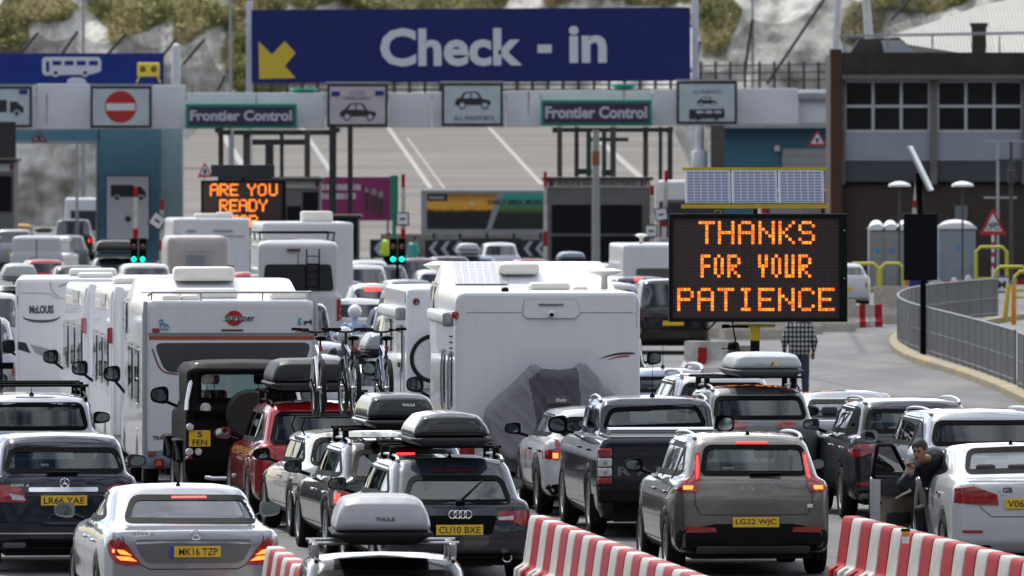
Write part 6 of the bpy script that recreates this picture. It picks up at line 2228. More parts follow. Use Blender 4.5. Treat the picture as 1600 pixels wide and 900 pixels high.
# swoosh motorhome far left
c = MH('swoosh_motorhome', 'white motorhome lettered McLOUIS with a black and grey swoosh', 'motorhome', 144, 95.5, 2.5, 6.4, 1.25, 2.70)
MC = c
R = lambda pts: [c.h(*p) for p in pts]
a, b = c.h(46, 490), c.h(84, 477)
ML = mat('logo_slate', (.06, .06, .075), .5)
lettering('McLOUIS', a[0], b[0], a[1], b[1], -.012, ML, c.root, .05)
q0, q1 = c.h(65, 494), c.h(94, 494)
mb = MB(); rx_ = q1[0] - q0[0]
P_ = []
for i in range(25):
 t = PI * (.93 + 1.14 * i / 24); w_ = .018 * math.sin(PI * i / 24) + .004
 P_.append(((q0[0] + rx_ * math.cos(t)), q0[1] + .085 * math.sin(t), w_))
for (a_, b_) in zip(P_[:-1], P_[1:]): mb.add([(a_[0], -.01, a_[1] - a_[2]), (b_[0], -.01, b_[1] - b_[2]), (b_[0], -.01, b_[1] + b_[2]), (a_[0], -.01, a_[1] + a_[2])], [(0, 1, 2, 3)])
mb.build('logo_arc', ML, c.root, fix=False)
c.panel('black_mark', R([(28, 533), (41, 536), (48, 552), (28, 546)]), 'rear', C_PICT, .004)
c.panel('grey_swoosh', R([(47, 538), (72, 544), (95, 553), (95, 570), (75, 560), (56, 552)]), 'rear', mat('swoosh_grey', (.27, .28, .30), .4), .004)
c.brake3(127, 160, 447, False, .03)
c.seam(chaikin(R([(30, 458), (78, 458), (86, 466), (105, 467)]), 1, False), w=.014, m=GREY_P, parent=c.root)
c.seam(chaikin(R([(79, 434), (80, 455), (92, 464)]), 1, False), w=.02, m=GREY_P, parent=c.root)
c.seam(chaikin(R([(92, 448), (110, 441), (240, 440)]), 1, False), w=.03, m=GREY_P, parent=c.root)
c.lamps([(22, 475), (27, 475), (27, 462), (22, 462)], RED_L, .03, 'marker_lamp')
c.vent(.05, 1.0, .58, .6, .10); c.vent(0, 3.5, .8, .8, .14)
c.mirrors(BLACK, big=True, y=5.6, z=1.45, out=.2)
# the big motorhome with covered bicycles
c = MH('large_white_motorhome', 'largest white motorhome, roof solar panel, with covered bicycles on its back', 'motorhome', 856, 115, 3.8, 7.1, 1.262, 2.83, alc=(3.9, 4.9, 5.5, 3.20))
MB_ = c
R = lambda pts: [c.h(*p) for p in pts]
hp = c.panel('camera_housing', rpoly(R([(822, 497), (898, 497), (906, 490), (901, 468), (820, 468), (817, 490)]), .03), 'rear', CARAV, .03)
c.ring('housing_seam', rpoly(R([(822, 497), (898, 497), (906, 490), (901, 468), (820, 468), (817, 490)]), .03), 'rear', GREY_P, .006, .004, parent=hp, off=.012)
a, b = c.h(841, 476), c.h(880, 474)
mb = MB(); mb.box(((a[0] + b[0]) / 2, -.04, a[1]), (b[0] - a[0], .02, .022)); mb.build('high_brake_light', mat('grey_lens', (.16, .16, .17), .2), hp)
q = c.h(861, 493); mb = MB(); mb.lathe([(0, -.14), (.03, -.13), (.045, -.08), (.06, .0)], (q[0], 0, q[1] + .02), 'Y', 14); mb.build('rear_camera', CARAV, hp, True)
mb = MB(); mb.lathe([(0, -.145), (.028, -.14), (.03, -.12)], (q[0], 0, q[1] + .012), 'Y', 12); mb.build('lens', BLACK, hp)
for pts in ([(728, 488.5), (817, 488.5)], [(904, 488.5), (993, 488.5)]): c.seam(R(pts), w=.014, m=GREY_P, parent=c.root)
c.seam(R([(995, 457), (995, 512), (1001, 512)]), w=.008, m=GREY_P, parent=c.root)
def swoop(pts, w_, m_, nm):
 P_ = chaikin(R(pts), 2, False); mb = MB(); n = len(P_)
 for i in range(n - 1):
  u, v = math.sin(PI * min(1, .15 + i / n)) * w_, math.sin(PI * min(1, .15 + (i + 1) / n)) * w_
  mb.add([(P_[i][0], -.008, P_[i][1] - u), (P_[i + 1][0], -.008, P_[i + 1][1] - v), (P_[i + 1][0], -.008, P_[i + 1][1] + v), (P_[i][0], -.008, P_[i][1] + u)], [(0, 1, 2, 3)])
 mb.build(nm, m_, c.root, fix=False)
swoop([(992, 552), (965, 552), (934, 561)], .014, C_PICT, 'black_swoosh'); swoop([(984, 556), (966, 557), (947, 563)], .01, C_RED, 'red_swoosh')
# roof furniture
ns = c.zt(-.75, 4.6)
sp = MB(); n0 = 8
pz = lambda x_, y_: c.zt(x_, y_) + .02
vs_ = [(-1.02 + .74 * i / n0, 4.0 + .85 * j / n0, pz(-1.02 + .74 * i / n0, 4.0 + .85 * j / n0)) for i in range(n0 + 1) for j in range(n0 + 1)]
sp.add(vs_, [(i * (n0 + 1) + j, (i + 1) * (n0 + 1) + j, (i + 1) * (n0 + 1) + j + 1, i * (n0 + 1) + j + 1) for i in range(n0) for j in range(n0)])
def solar(name, cell, line, bw=.14):
 m, nt, b = new_mat(name)
 tc = nt.nodes.new('ShaderNodeTexCoord'); bt = nt.nodes.new('ShaderNodeTexBrick')
 bt.offset = 0; bt.inputs['Scale'].default_value = 1; bt.inputs['Brick Width'].default_value = bw; bt.inputs['Row Height'].default_value = bw * .55
 bt.inputs['Mortar Size'].default_value = .007; bt.inputs['Color1'].default_value = (*cell, 1); bt.inputs['Color2'].default_value = (*[q * .85 for q in cell], 1); bt.inputs['Mortar'].default_value = (*line, 1)
 nt.links.new(tc.outputs['UV' if False else 'Object'], bt.inputs[0]); nt.links.new(bt.outputs[0], b.inputs['Base Color'])
 b.inputs['Roughness'].default_value = .16; b.inputs['Coat Weight'].default_value = .6
 return m
sp.build('solar_panel', solar('grey_solar_cells', (.30, .31, .33), (.55, .55, .56), .1), c.root, fix=False)
c.vent(-.10, 4.45, .56, .5, .16); c.vent(.18, 2.3, .56, .5, .12); c.vent(.62, 2.4, .2, .2, .06); c.dish(1.0, 3.0, .26, .26); c.vent(-.55, .5, .10, .12, .08, BLACK, 'bracket')
c.awning(.5, 4.6, 2.45); c.flank_window(.7, 1.6, 1.3, 1.95); c.flank_window(2.4, 3.2, 1.3, 1.95); c.flank_window(5.0, 5.9, 2.45, 2.85)
mb = MB(); mb.lathe([(0, -.06), (.05, -.05), (.06, 0), (.06, .05)], (-c.W - .0, .05, 2.52), 'Y', 14); mb.build('marker_lamp', RED_L, c.root)
for k in range(11):
 mb = MB(); mb.box((-c.W - .012, .9, 1.85 + k * .04), (.02, .32, .018)); mb.build('louvre', BLACK, c.root) if k % 2 else None
for y0 in (.35, 1.9):
 mb = MB(); mb.tube([(-c.W - .05, y0, 1.2), (-c.W - .07, y0, 1.25), (-c.W - .07, y0, 1.95), (-c.W - .05, y0, 2.0)], .018, 8); mb.build('grab_rail', STEEL, c.root, True)
c.mirrors(BLACK, big=True, y=6.3, z=1.42, sides=(-1,), out=.2)
c.lamps([(-1.2, .6), (-1.0, .6), (-1.0, .85), (-1.2, .85)], px=False)
c.panel('bumper', rpoly([(-1.2, .38), (1.2, .38), (1.2, .56), (-1.2, .56)], .05), 'rear', GREY_P, .04)
# bicycle cover
def bike_cover():
 O = [(325, 540), (333, 480), (350, 430), (420, 355), (520, 270), (600, 190), (655, 132), (700, 128), (742, 158), (860, 167), (950, 156), (1000, 116), (1045, 124), (1130, 212), (1165, 280), (1245, 330), (1280, 420), (1290, 560), (1200, 760), (700, 800), (500, 812), (410, 760), (345, 650)]
 O = [(a / 4.5 + 680, b / 4.5 + 540) for a, b in O]
 D = .55                                     # the rack stands this far behind the motorhome
 q = [MB_.h(*p) for p in O]
 root = thing('bicycle_cover', 'grey fabric cover draped over bicycles on the back of the large motorhome', 'cover', tuple(MB_.loc), MB_.hd)
 poly = [(a, b) for a, b in q]
 fn = noise_fn(31)
 def f(x, y, z):
  d = sd_poly(x, z, poly)
  th = .30 - .16 * np.clip((z - .6) / 1.2, 0, 1)
  fold = .016 * fn(x * 1.1 + z * .9, y * 0, z * .3 - x * .4, .17, 2, True) + .03 * fn(x, y * 0, z, .55, 2)
  return smax(d, np.abs(y + .34) - th - fold, .16)
 lo_ = (min(p[0] for p in poly) - .1, -.8, min(p[1] for p in poly) - .1); hi_ = (max(p[0] for p in poly) + .1, .05, max(p[1] for p in poly) + .1)
 P, Q = surface_net(f, lo_, hi_, .02)
 C = P[Q].mean(1)
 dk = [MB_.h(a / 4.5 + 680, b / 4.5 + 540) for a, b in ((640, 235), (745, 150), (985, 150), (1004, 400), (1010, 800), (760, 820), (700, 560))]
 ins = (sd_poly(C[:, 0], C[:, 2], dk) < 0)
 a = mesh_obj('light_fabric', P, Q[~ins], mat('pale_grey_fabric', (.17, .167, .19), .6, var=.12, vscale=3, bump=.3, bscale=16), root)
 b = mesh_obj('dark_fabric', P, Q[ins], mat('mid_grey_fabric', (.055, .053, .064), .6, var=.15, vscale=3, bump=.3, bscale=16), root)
 c0 = MB_.h(868, 623)
 mb = MB(); mb.box((c0[0], -.60, c0[1]), (.36, .02, .11), bev=.008); p_ = mb.build('pocket', mat('mid_grey_fabric2', (.07, .068, .08), .6), b)
 lettering('thule', c0[0] - .04, c0[0] + .10, c0[1] - .025, c0[1] + .03, -.613, WHITE, p_, .01)
bike_cover()
# motorhome ahead with a bicycle on its rear
c = MH('rear_rack_motorhome', 'white motorhome with an awning and a bicycle hung on its back', 'motorhome', 758, 105, 4.8, 6.2, 1.17, 2.73)
MN = c
c.awning(.35, 4.4, 2.33); c.flank_window(3.2, 4.2, 1.75, 2.15); c.flank_window(.9, 1.7, 1.5, 2.1)
c.panel('roof_side_panel', [(.2, 2.5), (4.6, 2.5), (4.6, 2.66), (.2, 2.66)], 'left', GREY_P, .012, .3)
q = c.h(650.5, 471.5); mb = MB(); mb.lathe([(0, -.03), (.04, -.025), (.055, 0), (.055, .03)], (q[0], 0, q[1]), 'Y', 18); mb.build('round_lamp', RED_D, c.root)
for y_ in (.5, 1.2):
 c.panel('hatch_outline', [(y_, 1.0), (y_ + .02, 1.0), (y_ + .02, 2.0), (y_, 2.0)], 'left', GREY_P, .01, .3)
c.vent(-.2, 1.0, .5, .5); c.dish(-.62, .5, .36, .27); c.mirrors(BLACK, big=True, y=5.3, z=1.4, out=.2)
# bicycles -----------------------------------------------------------------
def bicycle(label, loc, rz, col, group, wheels=True, bar=.62, scale=1.0, light=True):
 root = thing('bicycle', label, 'bicycle', loc, rz, group)
 R0 = .34
 for y_, nm in ((0, 'rear'), (1.04, 'front')):
  mb = MB()
  P_ = [(0, y_ + R0 * math.cos(a), R0 + R0 * math.sin(a)) for a in np.linspace(0, 2 * PI, 33)]
  mb.tube(P_, .030, 8, cap=False); w_ = mb.build('wheel', RUBBER, root, True)
  mb = MB(); P_ = [(0, y_ + (R0 - .036) * math.cos(a), R0 + (R0 - .036) * math.sin(a)) for a in np.linspace(0, 2 * PI, 33)]
  mb.tube(P_, .008, 6, cap=False)
  for k in range(16):
   a = 2 * PI * k / 16; mb.tube([((-1) ** k * .03, y_, R0), (0, y_ + (R0 - .03) * math.cos(a), R0 + (R0 - .03) * math.sin(a))], .0025, 4, cap=False)
  mb.lathe([(.022, -.05), (.03, -.04), (.03, .04), (.022, .05)], (0, y_, R0), 'X', 10); mb.build('rim', ALLOY, w_, True)
 mb = MB()
 bb, st, hd_ = (0, .44, .30), (0, .27, .80), (0, .86, .86)
 mb.tube([bb, st], .019, 8); mb.tube([bb, (0, .88, .72)], .022, 8); mb.tube([(0, .29, .74), hd_], .019, 8); mb.tube([(0, .89, .70), (0, .84, .93)], .022, 8)
 for sx in (-.055, .055):
  mb.tube([(sx * .5, .44, .30), (sx, 0, R0)], .011, 6); mb.tube([(sx * .4, .29, .73), (sx, 0, R0)], .010, 6); mb.tube([(sx * .6, .90, .70), (sx, 1.04, R0)], .014, 6)
 mb.build('frame', paint(col[0], col[1], .3, .25), root, True)
 mb = MB(); mb.tube([st, (0, .235, .94)], .014, 8); mb.build('seat_post', BLACK, root, True)
 mb = MB(); n = 10
 for i in range(n): pass
 mb.add(*_saddle()); mb.v = [(a, b + .21, d + .955) for a, b, d in mb.v]; mb.build('saddle', TRIM, root, True)
 mb = MB(); hb = bar / 2
 mb.tube([(0, .84, .93), (0, .83, 1.02)], .016, 8); mb.tube(chaikin([(-hb, .80, 1.06), (-hb * .45, .83, 1.045), (-.06, .86, 1.02), (.06, .86, 1.02), (hb * .45, .83, 1.045), (hb, .80, 1.06)], 2, False), .013, 8)
 hbm = mb.build('handlebar', BLACK, root, True)
 for sx in (-1, 1):
  mb = MB(); mb.tube([(sx * hb, .80, 1.06), (sx * (hb - .13), .808, 1.057)], .018, 8); mb.build('grip', TRIM, hbm, True)
  mb = MB(); mb.tube([(sx * (hb - .17), .82, 1.05), (sx * (hb - .05), .90, 1.02)], .007, 5); mb.box((sx * (hb - .19), .83, 1.05), (.05, .05, .04), bev=.01); mb.build('brake_lever', BLACK, hbm)
 mb = MB(); mb.lathe([(.09, -.01), (.09, .01), (.05, .012)], (.07, .44, .30), 'X', 18); mb.tube([(.08, .44, .30), (.10, .50, .16)], .012, 6); mb.tube([(-.05, .44, .30), (-.10, .38, .44)], .012, 6)
 mb.box((.13, .50, .155), (.08, .07, .02)); mb.box((-.13, .38, .445), (.08, .07, .02)); mb.build('crankset', BLACK, root)
 if light:
  mb = MB(); mb.box((0, .205, .83), (.045, .03, .07), bev=.012); mb.build('rear_light', RED_L, root)
 return root
def _saddle():
 vs_, fs_ = [], []
 n = 8
 prof = [(-.06, .075, 0), (0, .085, .01), (.07, .06, .005), (.15, .03, 0), (.22, .018, -.01)]
 for y_, w_, z_ in prof:
  for k in range(n):
   a = 2 * PI * k / n; vs_.append((w_ * math.cos(a), y_, z_ + .028 * math.sin(a)))
 for i in range(len(prof) - 1):
  for k in range(n):
   a, b = i * n + k, i * n + (k + 1) % n; fs_.append((a, b, b + n, a + n))
 fs_ += [tuple(range(n))[::-1], tuple(range((len(prof) - 1) * n, len(prof) * n))]
 return vs_, fs_
for k, (px, yo, col, lb) in enumerate(((503, .7, ('white_frame', (.6, .62, .65)), 'white framed bicycle upright on the old estate, nearest the red car'), (555, .78, ('black_frame', (.02, .02, .022)), 'black bicycle upright in the middle of the old estate roof'), (607, .74, ('blue_grey_frame', (.06, .10, .17)), 'blue grey bicycle upright on the right side of the old estate roof'))):
 sB = 14000 / (W123.loc.y + yo)
 x_ = (px - 800) / sB
 b_ = bicycle(lb, (x_, W123.loc.y + yo, W123.loc.z + 1.475), W123.hd + math.radians((-2, 1, -1)[k]), col, 'bicycles on the old white estate')
# bicycle hanging across the rear rack of the motorhome
M = Matrix.Rotation(MN.hd, 3, 'Z')
q = MN.h(677, 560); p = M @ Vector((q[0], -.22, 0)) + MN.loc
bicycle('bicycle hung crosswise on the back of the motorhome, only its big front wheel in view', (p.x, p.y, MN.loc.z + q[1] - .34), MN.hd - PI / 2, ('black_frame', (.02, .02, .022)), None)
mb = MB(); M2 = MN.root
mb.tube([(q[0] - .2, -.04, q[1] - .45), (q[0] + 1.2, -.04, q[1] - .45)], .02, 8); mb.box((q[0] + .5, -.17, q[1] - .42), (1.5, .14, .04)); mb.build('cycle_rack', STEEL, MN.root)
# ---------------------------------------------------------------- middle and far traffic
def car(name, label, px, sc_, hd_, kind, L, Wd, H, zb, m, cat='car', group='queueing cars in the middle distance', lamps=True, brake=False, plate=True, **k):
 c = Car(name, label, cat, px, sc_, hd_, kind, L, Wd, H, zb, m, group=group, lo=True, seats=False, **k)
 if lamps:
  c.lamps([(-Wd + .04, zb - .34), (-Wd + .26, zb - .32), (-Wd + .24, zb - .14), (-Wd + .06, zb - .10)], LIT_R if brake else RED_L, .02, px=False)
 if plate:
  mb = MB(); y_ = c._proj(0, zb - .36, 'rear', 0).y - .02; mb.box((0, y_, zb - .36), (.5, .01, .11)); mb.build('number_plate', PLATE, c.root)
 return c
# white van with ladder
c = Car('white_ladder_van', 'white high roof van with a black ladder on its rear door', 'van', 466, 70, 5, 'van', 5.8, .99, 2.84, 1.55, P_WHITE, wr=.84, lo=True, seats=False, h=.07, glass_poly=[(-.80, 1.68), (.80, 1.68), (.74, 2.28), (-.74, 2.28)])
mb = MB()
for x_ in (.18, .46): mb.tube([(x_, -.14, 1.7), (x_, -.12, 2.62)], .02, 6)
for z in np.arange(1.78, 2.6, .17): mb.tube([(.18, -.13, z), (.46, -.13, z)], .014, 6)
mb.build('ladder', BLACK, c.root)
mb = MB(); mb.tube([(-.86, .5, 2.98), (.86, .5, 2.98)], .025, 6); mb.tube([(-.86, 2.5, 2.98), (.86, 2.5, 2.98)], .025, 6)
for sx in (-1, 1): mb.tube([(sx * .84, .3, 2.98), (sx * .84, 4.0, 2.98)], .02, 6); mb.tube([(sx * .84, .5, 2.98), (sx * .82, .5, 2.8)], .02, 6); mb.tube([(sx * .84, 2.5, 2.98), (sx * .82, 2.5, 2.8)], .02, 6)
mb.build('roof_rack', BLACK, c.root)
c.lamps([(-.97, 1.0), (-.86, 1.0), (-.86, 1.5), (-.95, 1.5)], RED_L, .02, px=False)
mb = MB(); mb.box((-.1, .02, 2.60), (.3, .06, .05)); mb.build('high_brake_light', RED_D, c.root); c.seam([(0, .6), (0, 2.5)], w=.02)
c = MH('far_motorhome', 'white motorhome with a roof air unit just ahead of the ladder van', 'motorhome', 481, 61, 5, 6.5, 1.17, 3.02, lo=True)
c.vent(.3, 1.2, .8, .7, .3); c.lamps([(-1.13, .8), (-1.0, .8), (-1.0, 1.2), (-1.13, 1.2)], RED_L, .02, px=False)
mb = MB(); mb.tube([(-1.1, -.1, 2.35), (.6, -.1, 2.35)], .03, 6); mb.box((.55, -.12, 2.4), (.2, .12, .3)); mb.build('rear_rack', TRIM, c.root)
mb = MB(); mb.box((-.35, -.1, 2.42), (.12, .05, .09), bev=.02); mb.build('lit_marker', LIT_R, c.root)
c = MH('far_white_motorhome', 'plain white motorhome behind the beige horsebox, with faint lettering', 'motorhome', 330, 52, 5, 6.5, 1.16, 2.86, lo=True)
c.vent(-.1, 1.0, .7, .6, .16); c.vent(.45, 1.0, .5, .5, .2); lettering('SUNLIGHT', -.45, .75, 2.40, 2.50, -.02, GREY_P, c.root, .0) if False else None
c.panel('trim_line', [(-.8, 2.28), (1.0, 2.28), (1.0, 2.32), (-.8, 2.32)], 'rear', GREY_P, .01)
mb = MB(); mb.box((.35, -.02, 2.46), (.6, .01, .06)); mb.box((-.6, -.02, 2.46), (.3, .01, .06)); mb.build('faint_lettering', GREY_P, c.root)
c = MH('horsebox', 'beige horsebox trailer with chamfered roof and one small rear window', 'trailer', 310, 57, 5, 3.6, .86, 2.60, lo=True, m=mat('beige_fibreglass', (.42, .385, .37), .45, var=.12), kc=.4, trailer=True)
w_ = c.panel('rear_window', [(-.33, 1.25), (.28, 1.25), (.28, 2.0), (-.33, 2.0)], 'rear', mat('reflecting_pane', (.12, .15, .18), .1, coat=1), .02); c.ring('window_surround', [(-.42, 1.1), (.38, 1.1), (.38, 2.12), (-.42, 2.12)], 'rear', mat('beige_fibreglass', (0, 0, 0)), .05, .02, parent=w_, off=.03)
mb = MB(); mb.box((.92, .2, 1.7), (.16, .3, .08), bev=.03); mb.build('rain_gutter', mat('beige_fibreglass', (0, 0, 0)), c.root)
c = MH('right_caravan', 'pale caravan with a satellite dome partly behind the message board', 'caravan', 1042, 60, 4, 6.0, 1.15, 2.43, lo=True)
c.panel('rear_window', rpoly([(-.8, 1.2), (1.0, 1.2), (1.0, 1.78), (-.8, 1.78)], .08), 'rear', mat('grey_acrylic', (.09, .085, .08), .2, coat=.6), .02); c.dish(-.62, .6, .24, .17)
c = Car('grey_camper', 'pale grey camper van left of the motorhome with the rear bicycle', 'camper van', 668, 88, 4, 'mpv', 5.0, .97, 2.42, 1.3, mat('grey_camper_paint', (.34, .34, .33), .35, coat=.6), lo=True, seats=False, wr=.62)
car('white_suv', 'white sport utility car just right of the ladder van', 565, 57, 6, 'suv', 4.5, .93, 1.75, 1.1, P_WHITE, brake=True)
c = car('silver_hatchback', 'silver hatchback with its wide high brake light lit, beyond the motorcyclist', 592, 64, 6, 'hatch', 4.2, .88, 1.60, 1.0, P_DSIL, brake=True)
c.brake3(570, 595, 452, True, .09)
car('dark_people_carrier', 'dark people carrier between the orange striped motorhome and the ladder van', 457, 83, 6, 'mpv', 4.8, .95, 1.95, 1.2, P_BLACK, brake=False)
car('low_silver_car', 'silver car whose sunlit roof shows above the middle bicycle', 488, 97, 6, 'suv', 4.4, .82, 1.50, 1.0, P_SILVER)
car('second_silver_car', 'silver car one further ahead, its roof just above the handlebars', 492, 89.5, 6, 'suv', 4.4, .90, 1.45, 1.0, P_DSIL)
c = car('boxed_silver_car', 'silver car under a grey roof box behind the right bicycle', 612, 99, 6, 'suv', 4.0, .84, 1.40, .98, P_DSIL)
xy, z = on_car(c, -.02, .3, 1.40 + .1)
roof_box('grey ribbed roof box seen behind the right bicycle', 0, 0, z, .78, 1.8, .42, mat('grey_ribbed_box', (.16, .175, .19), .35, coat=.3), BLACK, 6, xy)
c.bars([1.0, 1.9], z=.085)
for px_, s_, k_, m_, lb_ in ((636, 73, 'hatch', P_SILVER, 'silver hatchback right of the further motorcycle'), (566, 69.5, 'hatch', P_WHITE, 'white hatchback close behind the ladder van right rear corner'),
  (640, 60, 'suv', P_GREY, 'grey sport utility car just below the central green lights'), (603, 53, 'hatch', P_NAVY, 'navy hatchback far ahead of the silver one'), (535, 60.5, 'suv', P_GLC, 'dark sport utility car hidden mostly by the ladder van'),
  (690, 55, 'hatch', P_WHITE, 'white hatchback over the largest motorhome solar panel'), (915, 58, 'hatch', P_DSIL, 'silver hatchback above the largest motorhome right dome'), (860, 55, 'suv', P_WHITE, 'white car far ahead of the largest motorhome'),
  (705, 48.5, 'suv', P_BLACK, 'black sport utility car left of the small rounded silver box'), (70, 50, 'hatch', P_RED, 'red hatchback beyond the dark estate on the left')):
 car('queueing_car', lb_, px_, s_, 5, k_, 4.2, .86, 1.5, 1.0, m_, brake=(px_ % 3 != 0))
LC = 'cars waiting near the booths on the left'
car('black_far_suv', 'black sport utility car with tall red lamps beside the open bay of the blue shed', 114, 34.5, 2, 'suv', 4.7, .96, 1.9, 1.15, P_BLACK, brake=True, group=LC)
c = Car('far_white_van', 'white panel van with twin rear doors in the left queue', 'van', 57, 44, -5, 'van', 4.8, .97, 1.92, 1.2, P_WHITE, lo=True, seats=False, sidewin=False, tint=False, wr=.82, group=LC); c.seam([(0, .5), (0, 1.75)], w=.03, off=.01)
mb = MB(); mb.box((-.1, -.04, 1.05), (.3, .04, .1)); mb.build('door_handle', GREY_P, c.root)
car('pale_small_van', 'small pale blue van ahead of the white panel van', 22, 38, 2, 'mpv', 4.4, .92, 1.75, 1.1, P_DSIL, group=LC)
c = car('grey_green_suv', 'grey green sport utility car with a long black roof box beyond the white panel van', 104, 39.5, 4, 'suv', 4.6, .93, 1.62, 1.05, paint('grey_green_paint', (.10, .13, .13), .3, .3), group=LC)
xy, z = on_car(c, -.9, .3, 1.70)
roof_box('slim dark roof box near the yellow vehicle', 0, 0, z, .75, 1.9, .24, C_BOXM, C_BOXM, 4, xy)
c = Car('yellow_truck', 'low yellow service truck at the far left', 'truck', 10, 33, 0, 'van', 5, 1.2, 1.55, 1.0, paint('yellow_paint', (.5, .28, .02), 0, .4), lo=True, seats=False, sidewin=False, tint=False, wr=1.1, group=None)
c = car('black_box_far_suv', 'dark car under a long glossy black roof box, left of the green signals', 183, 50, 5, 'suv', 4.5, .92, 1.56, 1.05, P_GLC, group=LC)
xy, z = on_car(c, .0, .2, 1.66)
roof_box('long glossy black roof box near the white lorry sign', 0, 0, z, 1.35, 2.2, .44, C_BOXB, C_BOXB, 5, xy)
car('dark_estate_far', 'dark estate with a sunlit roof above the swoosh motorhome', 126, 57, 6, 'estate', 4.7, .9, 1.72, 1.1, P_GLC, group=LC)
car('small_white_van', 'small white van with a pale rear window beside the green signals', 229, 60, 5, 'mpv', 4.3, .86, 1.93, 1.2, P_WHITE, group=LC)
car('dark_blue_far_car', 'dark car with a pale roof just above the orange striped motorhome', 276, 65, 5, 'hatch', 4.2, .82, 1.86, 1.1, P_NAVY, group=LC)
car('white_far_car', 'white car below the horsebox window', 334, 62.5, 5, 'hatch', 4.0, .80, 1.80, 1.1, P_WHITE, group=LC)
car('dark_red_far_car', 'dark red car between the horsebox and the ladder van', 396, 66, 5, 'hatch', 3.7, .76, 1.98, 1.1, P_RED, group=LC)
c = car('white_boxed_car', 'white car under a pale grey roof box at the left edge', 32, 62, 6, 'estate', 4.6, .9, 1.45, .98, P_WHITE, group=LC)
xy, z = on_car(c, .0, .2, 1.53)
roof_box('pale grey domed roof box at the left edge', 0, 0, z, .92, 1.9, .48, C_BOXW, mat('slate_box_base', (.10, .12, .14), .5), 6, xy)
car('left_edge_white_car', 'white car cut by the left edge beside the swoosh motorhome', -20, 76, 7, 'suv', 4.4, .92, 1.9, 1.1, P_WHITE, group=LC)
car('left_edge_silver_car', 'silver car cut by the left edge above the navy van', -40, 88, 7, 'suv', 4.4, .92, 1.85, 1.1, P_SILVER, group=LC)
RC = 'cars near the booths in the centre'
car('plum_far_car', 'dark plum car with red lamps beside the central green signals', 657, 50, 4, 'hatch', 4.2, .88, 1.54, 1.0, paint('plum_paint', (.04, .015, .03), .3, .3), brake=True, group=RC)
car('pale_roof_far_car', 'pale roofed small car left of the central green signals', 577, 49, 5, 'hatch', 4.0, .84, 1.42, .95, P_WHITE, group=RC)
c = car('blue_far_car', 'blue far car carrying a rounded silver box below the billboard', 745, 47, 4, 'hatch', 4.2, .88, 1.42, .95, P_BLUE, group=RC)
xy, z = on_car(c, -.25, .2, 1.46)
roof_box('small rounded silver box before the chevron boards', 0, 0, z, .8, 1.7, .38, C_BOXS, C_BOXS, 4, xy)
car('white_far_suv', 'white sport utility car with a dark rear window between the chevron boards', 783, 43, 4, 'suv', 4.5, .82, 1.6, 1.05, P_WHITE, group=RC)
car('dark_red_roof_car', 'dark red car in front of the right chevron board', 832, 49.5, 4, 'hatch', 4.0, .80, 1.48, .95, P_RED, group=RC)
c = car('grey_far_car', 'grey car with a blue grey roof box before the police booth', 895, 51, 4, 'hatch', 4.2, .88, 1.42, .95, P_GREY, group=RC)
xy, z = on_car(c, .0, .2, 1.46)
roof_box('blue grey rounded roof box below the police booth windows', 0, 0, z, .88, 1.7, .34, mat('blue_grey_box', (.16, .20, .26), .4, coat=.3), C_BOXM, 4, xy)
c = car('red_lamp_white_car', 'white far car with a wide lit red light right of the largest motorhome', 945, 54, 4, 'suv', 4.4, .92, 1.62, 1.05, P_WHITE, brake=True, group=RC)
c.brake3(952, 968, 423, True, .12)
c = car('dark_blue_suv', 'dark blue sport utility car with a central red brake light left of the message board', 1002, 62, 4, 'suv', 4.6, .94, 1.68, 1.05, P_NAVY, group=RC); c.brake3(991, 1003, 436, True, .07)
c = Car('silver_side_van', 'silver grey van squeezed right of the largest motorhome', 'van', 922, 85, 4, 'van', 5.0, .97, 2.38, 1.3, P_DSIL, wr=.85, lo=True, seats=False); c.mirrors(BLACK, big=True, out=.2)
c = car('black_side_carrier', 'black people carrier whose right flank shows beyond the largest motorhome', 938, 94, 3, 'mpv', 4.6, .92, 1.85, 1.15, P_BLACK, brake=True, group=RC); c.mirrors(BLACK, big=True, out=.2)
c = car('black_lane_suv', 'black sport utility car in the gap below the left corner of the message board', 1052, 66, 4, 'suv', 4.7, .95, 1.8, 1.1, P_BLACK, group=RC)
car('dark_lane_suv', 'second black car further along the gap beneath the message board', 1075, 55.5, 4, 'suv', 4.2, .95, 1.8, 1.1, P_GLC, group=RC)
# white crossover beside the right hand road
c = car('white_kerb_car', 'white car parked by the concrete blocks right of the message board', 1318, 51, 8, 'suv', 4.4, .95, 1.45, 1.0, P_WHITE, group=None); c.mirrors(BLACK)
# lorries beyond the booths
def lorry(label, px, s_, w, H, m, hd_=0, L=7):
 x, y = W(px, s_)
 t = thing('lorry', label, 'lorry', (x, y, 0), math.radians(hd_))
 FOOT.append(('lorry', label, x, y, 0, w, L))
 mb = MB(); mb.box((0, L / 2, H / 2 + .5), (2 * w, L, H - 1.0), bev=.12); mb.build('body', m, t)
 mb = MB(); mb.box((0, -.02, H * .62), (2 * w - .5, .06, H * .34), bev=.05); mb.build('rear_panel', mat('dark_lorry_panel', (.02, .02, .025), .2, coat=.6), t)
 for sx in (-1, 1):
  for yy in (1, L - 1.2): wheel(t, sx * (w - .2), yy, .5, .3, lo=True)
  mb = MB(); mb.box((sx * (w - .2), -.04, 1.15), (.2, .06, .3), bev=.02); mb.build('tail_lamp', RED_L, t)
 return t
t = lorry('pale lorry standing behind the left edge of the solar panels', 1078, 38.5, 1.25, 3.75, CARAV)
mb = MB(); mb.box((0, -.04, 1.7), (2.5, .1, 2.4), bev=.05); mb.build('tail_lift', mat('dark_lorry_panel', (0, 0, 0)), t)
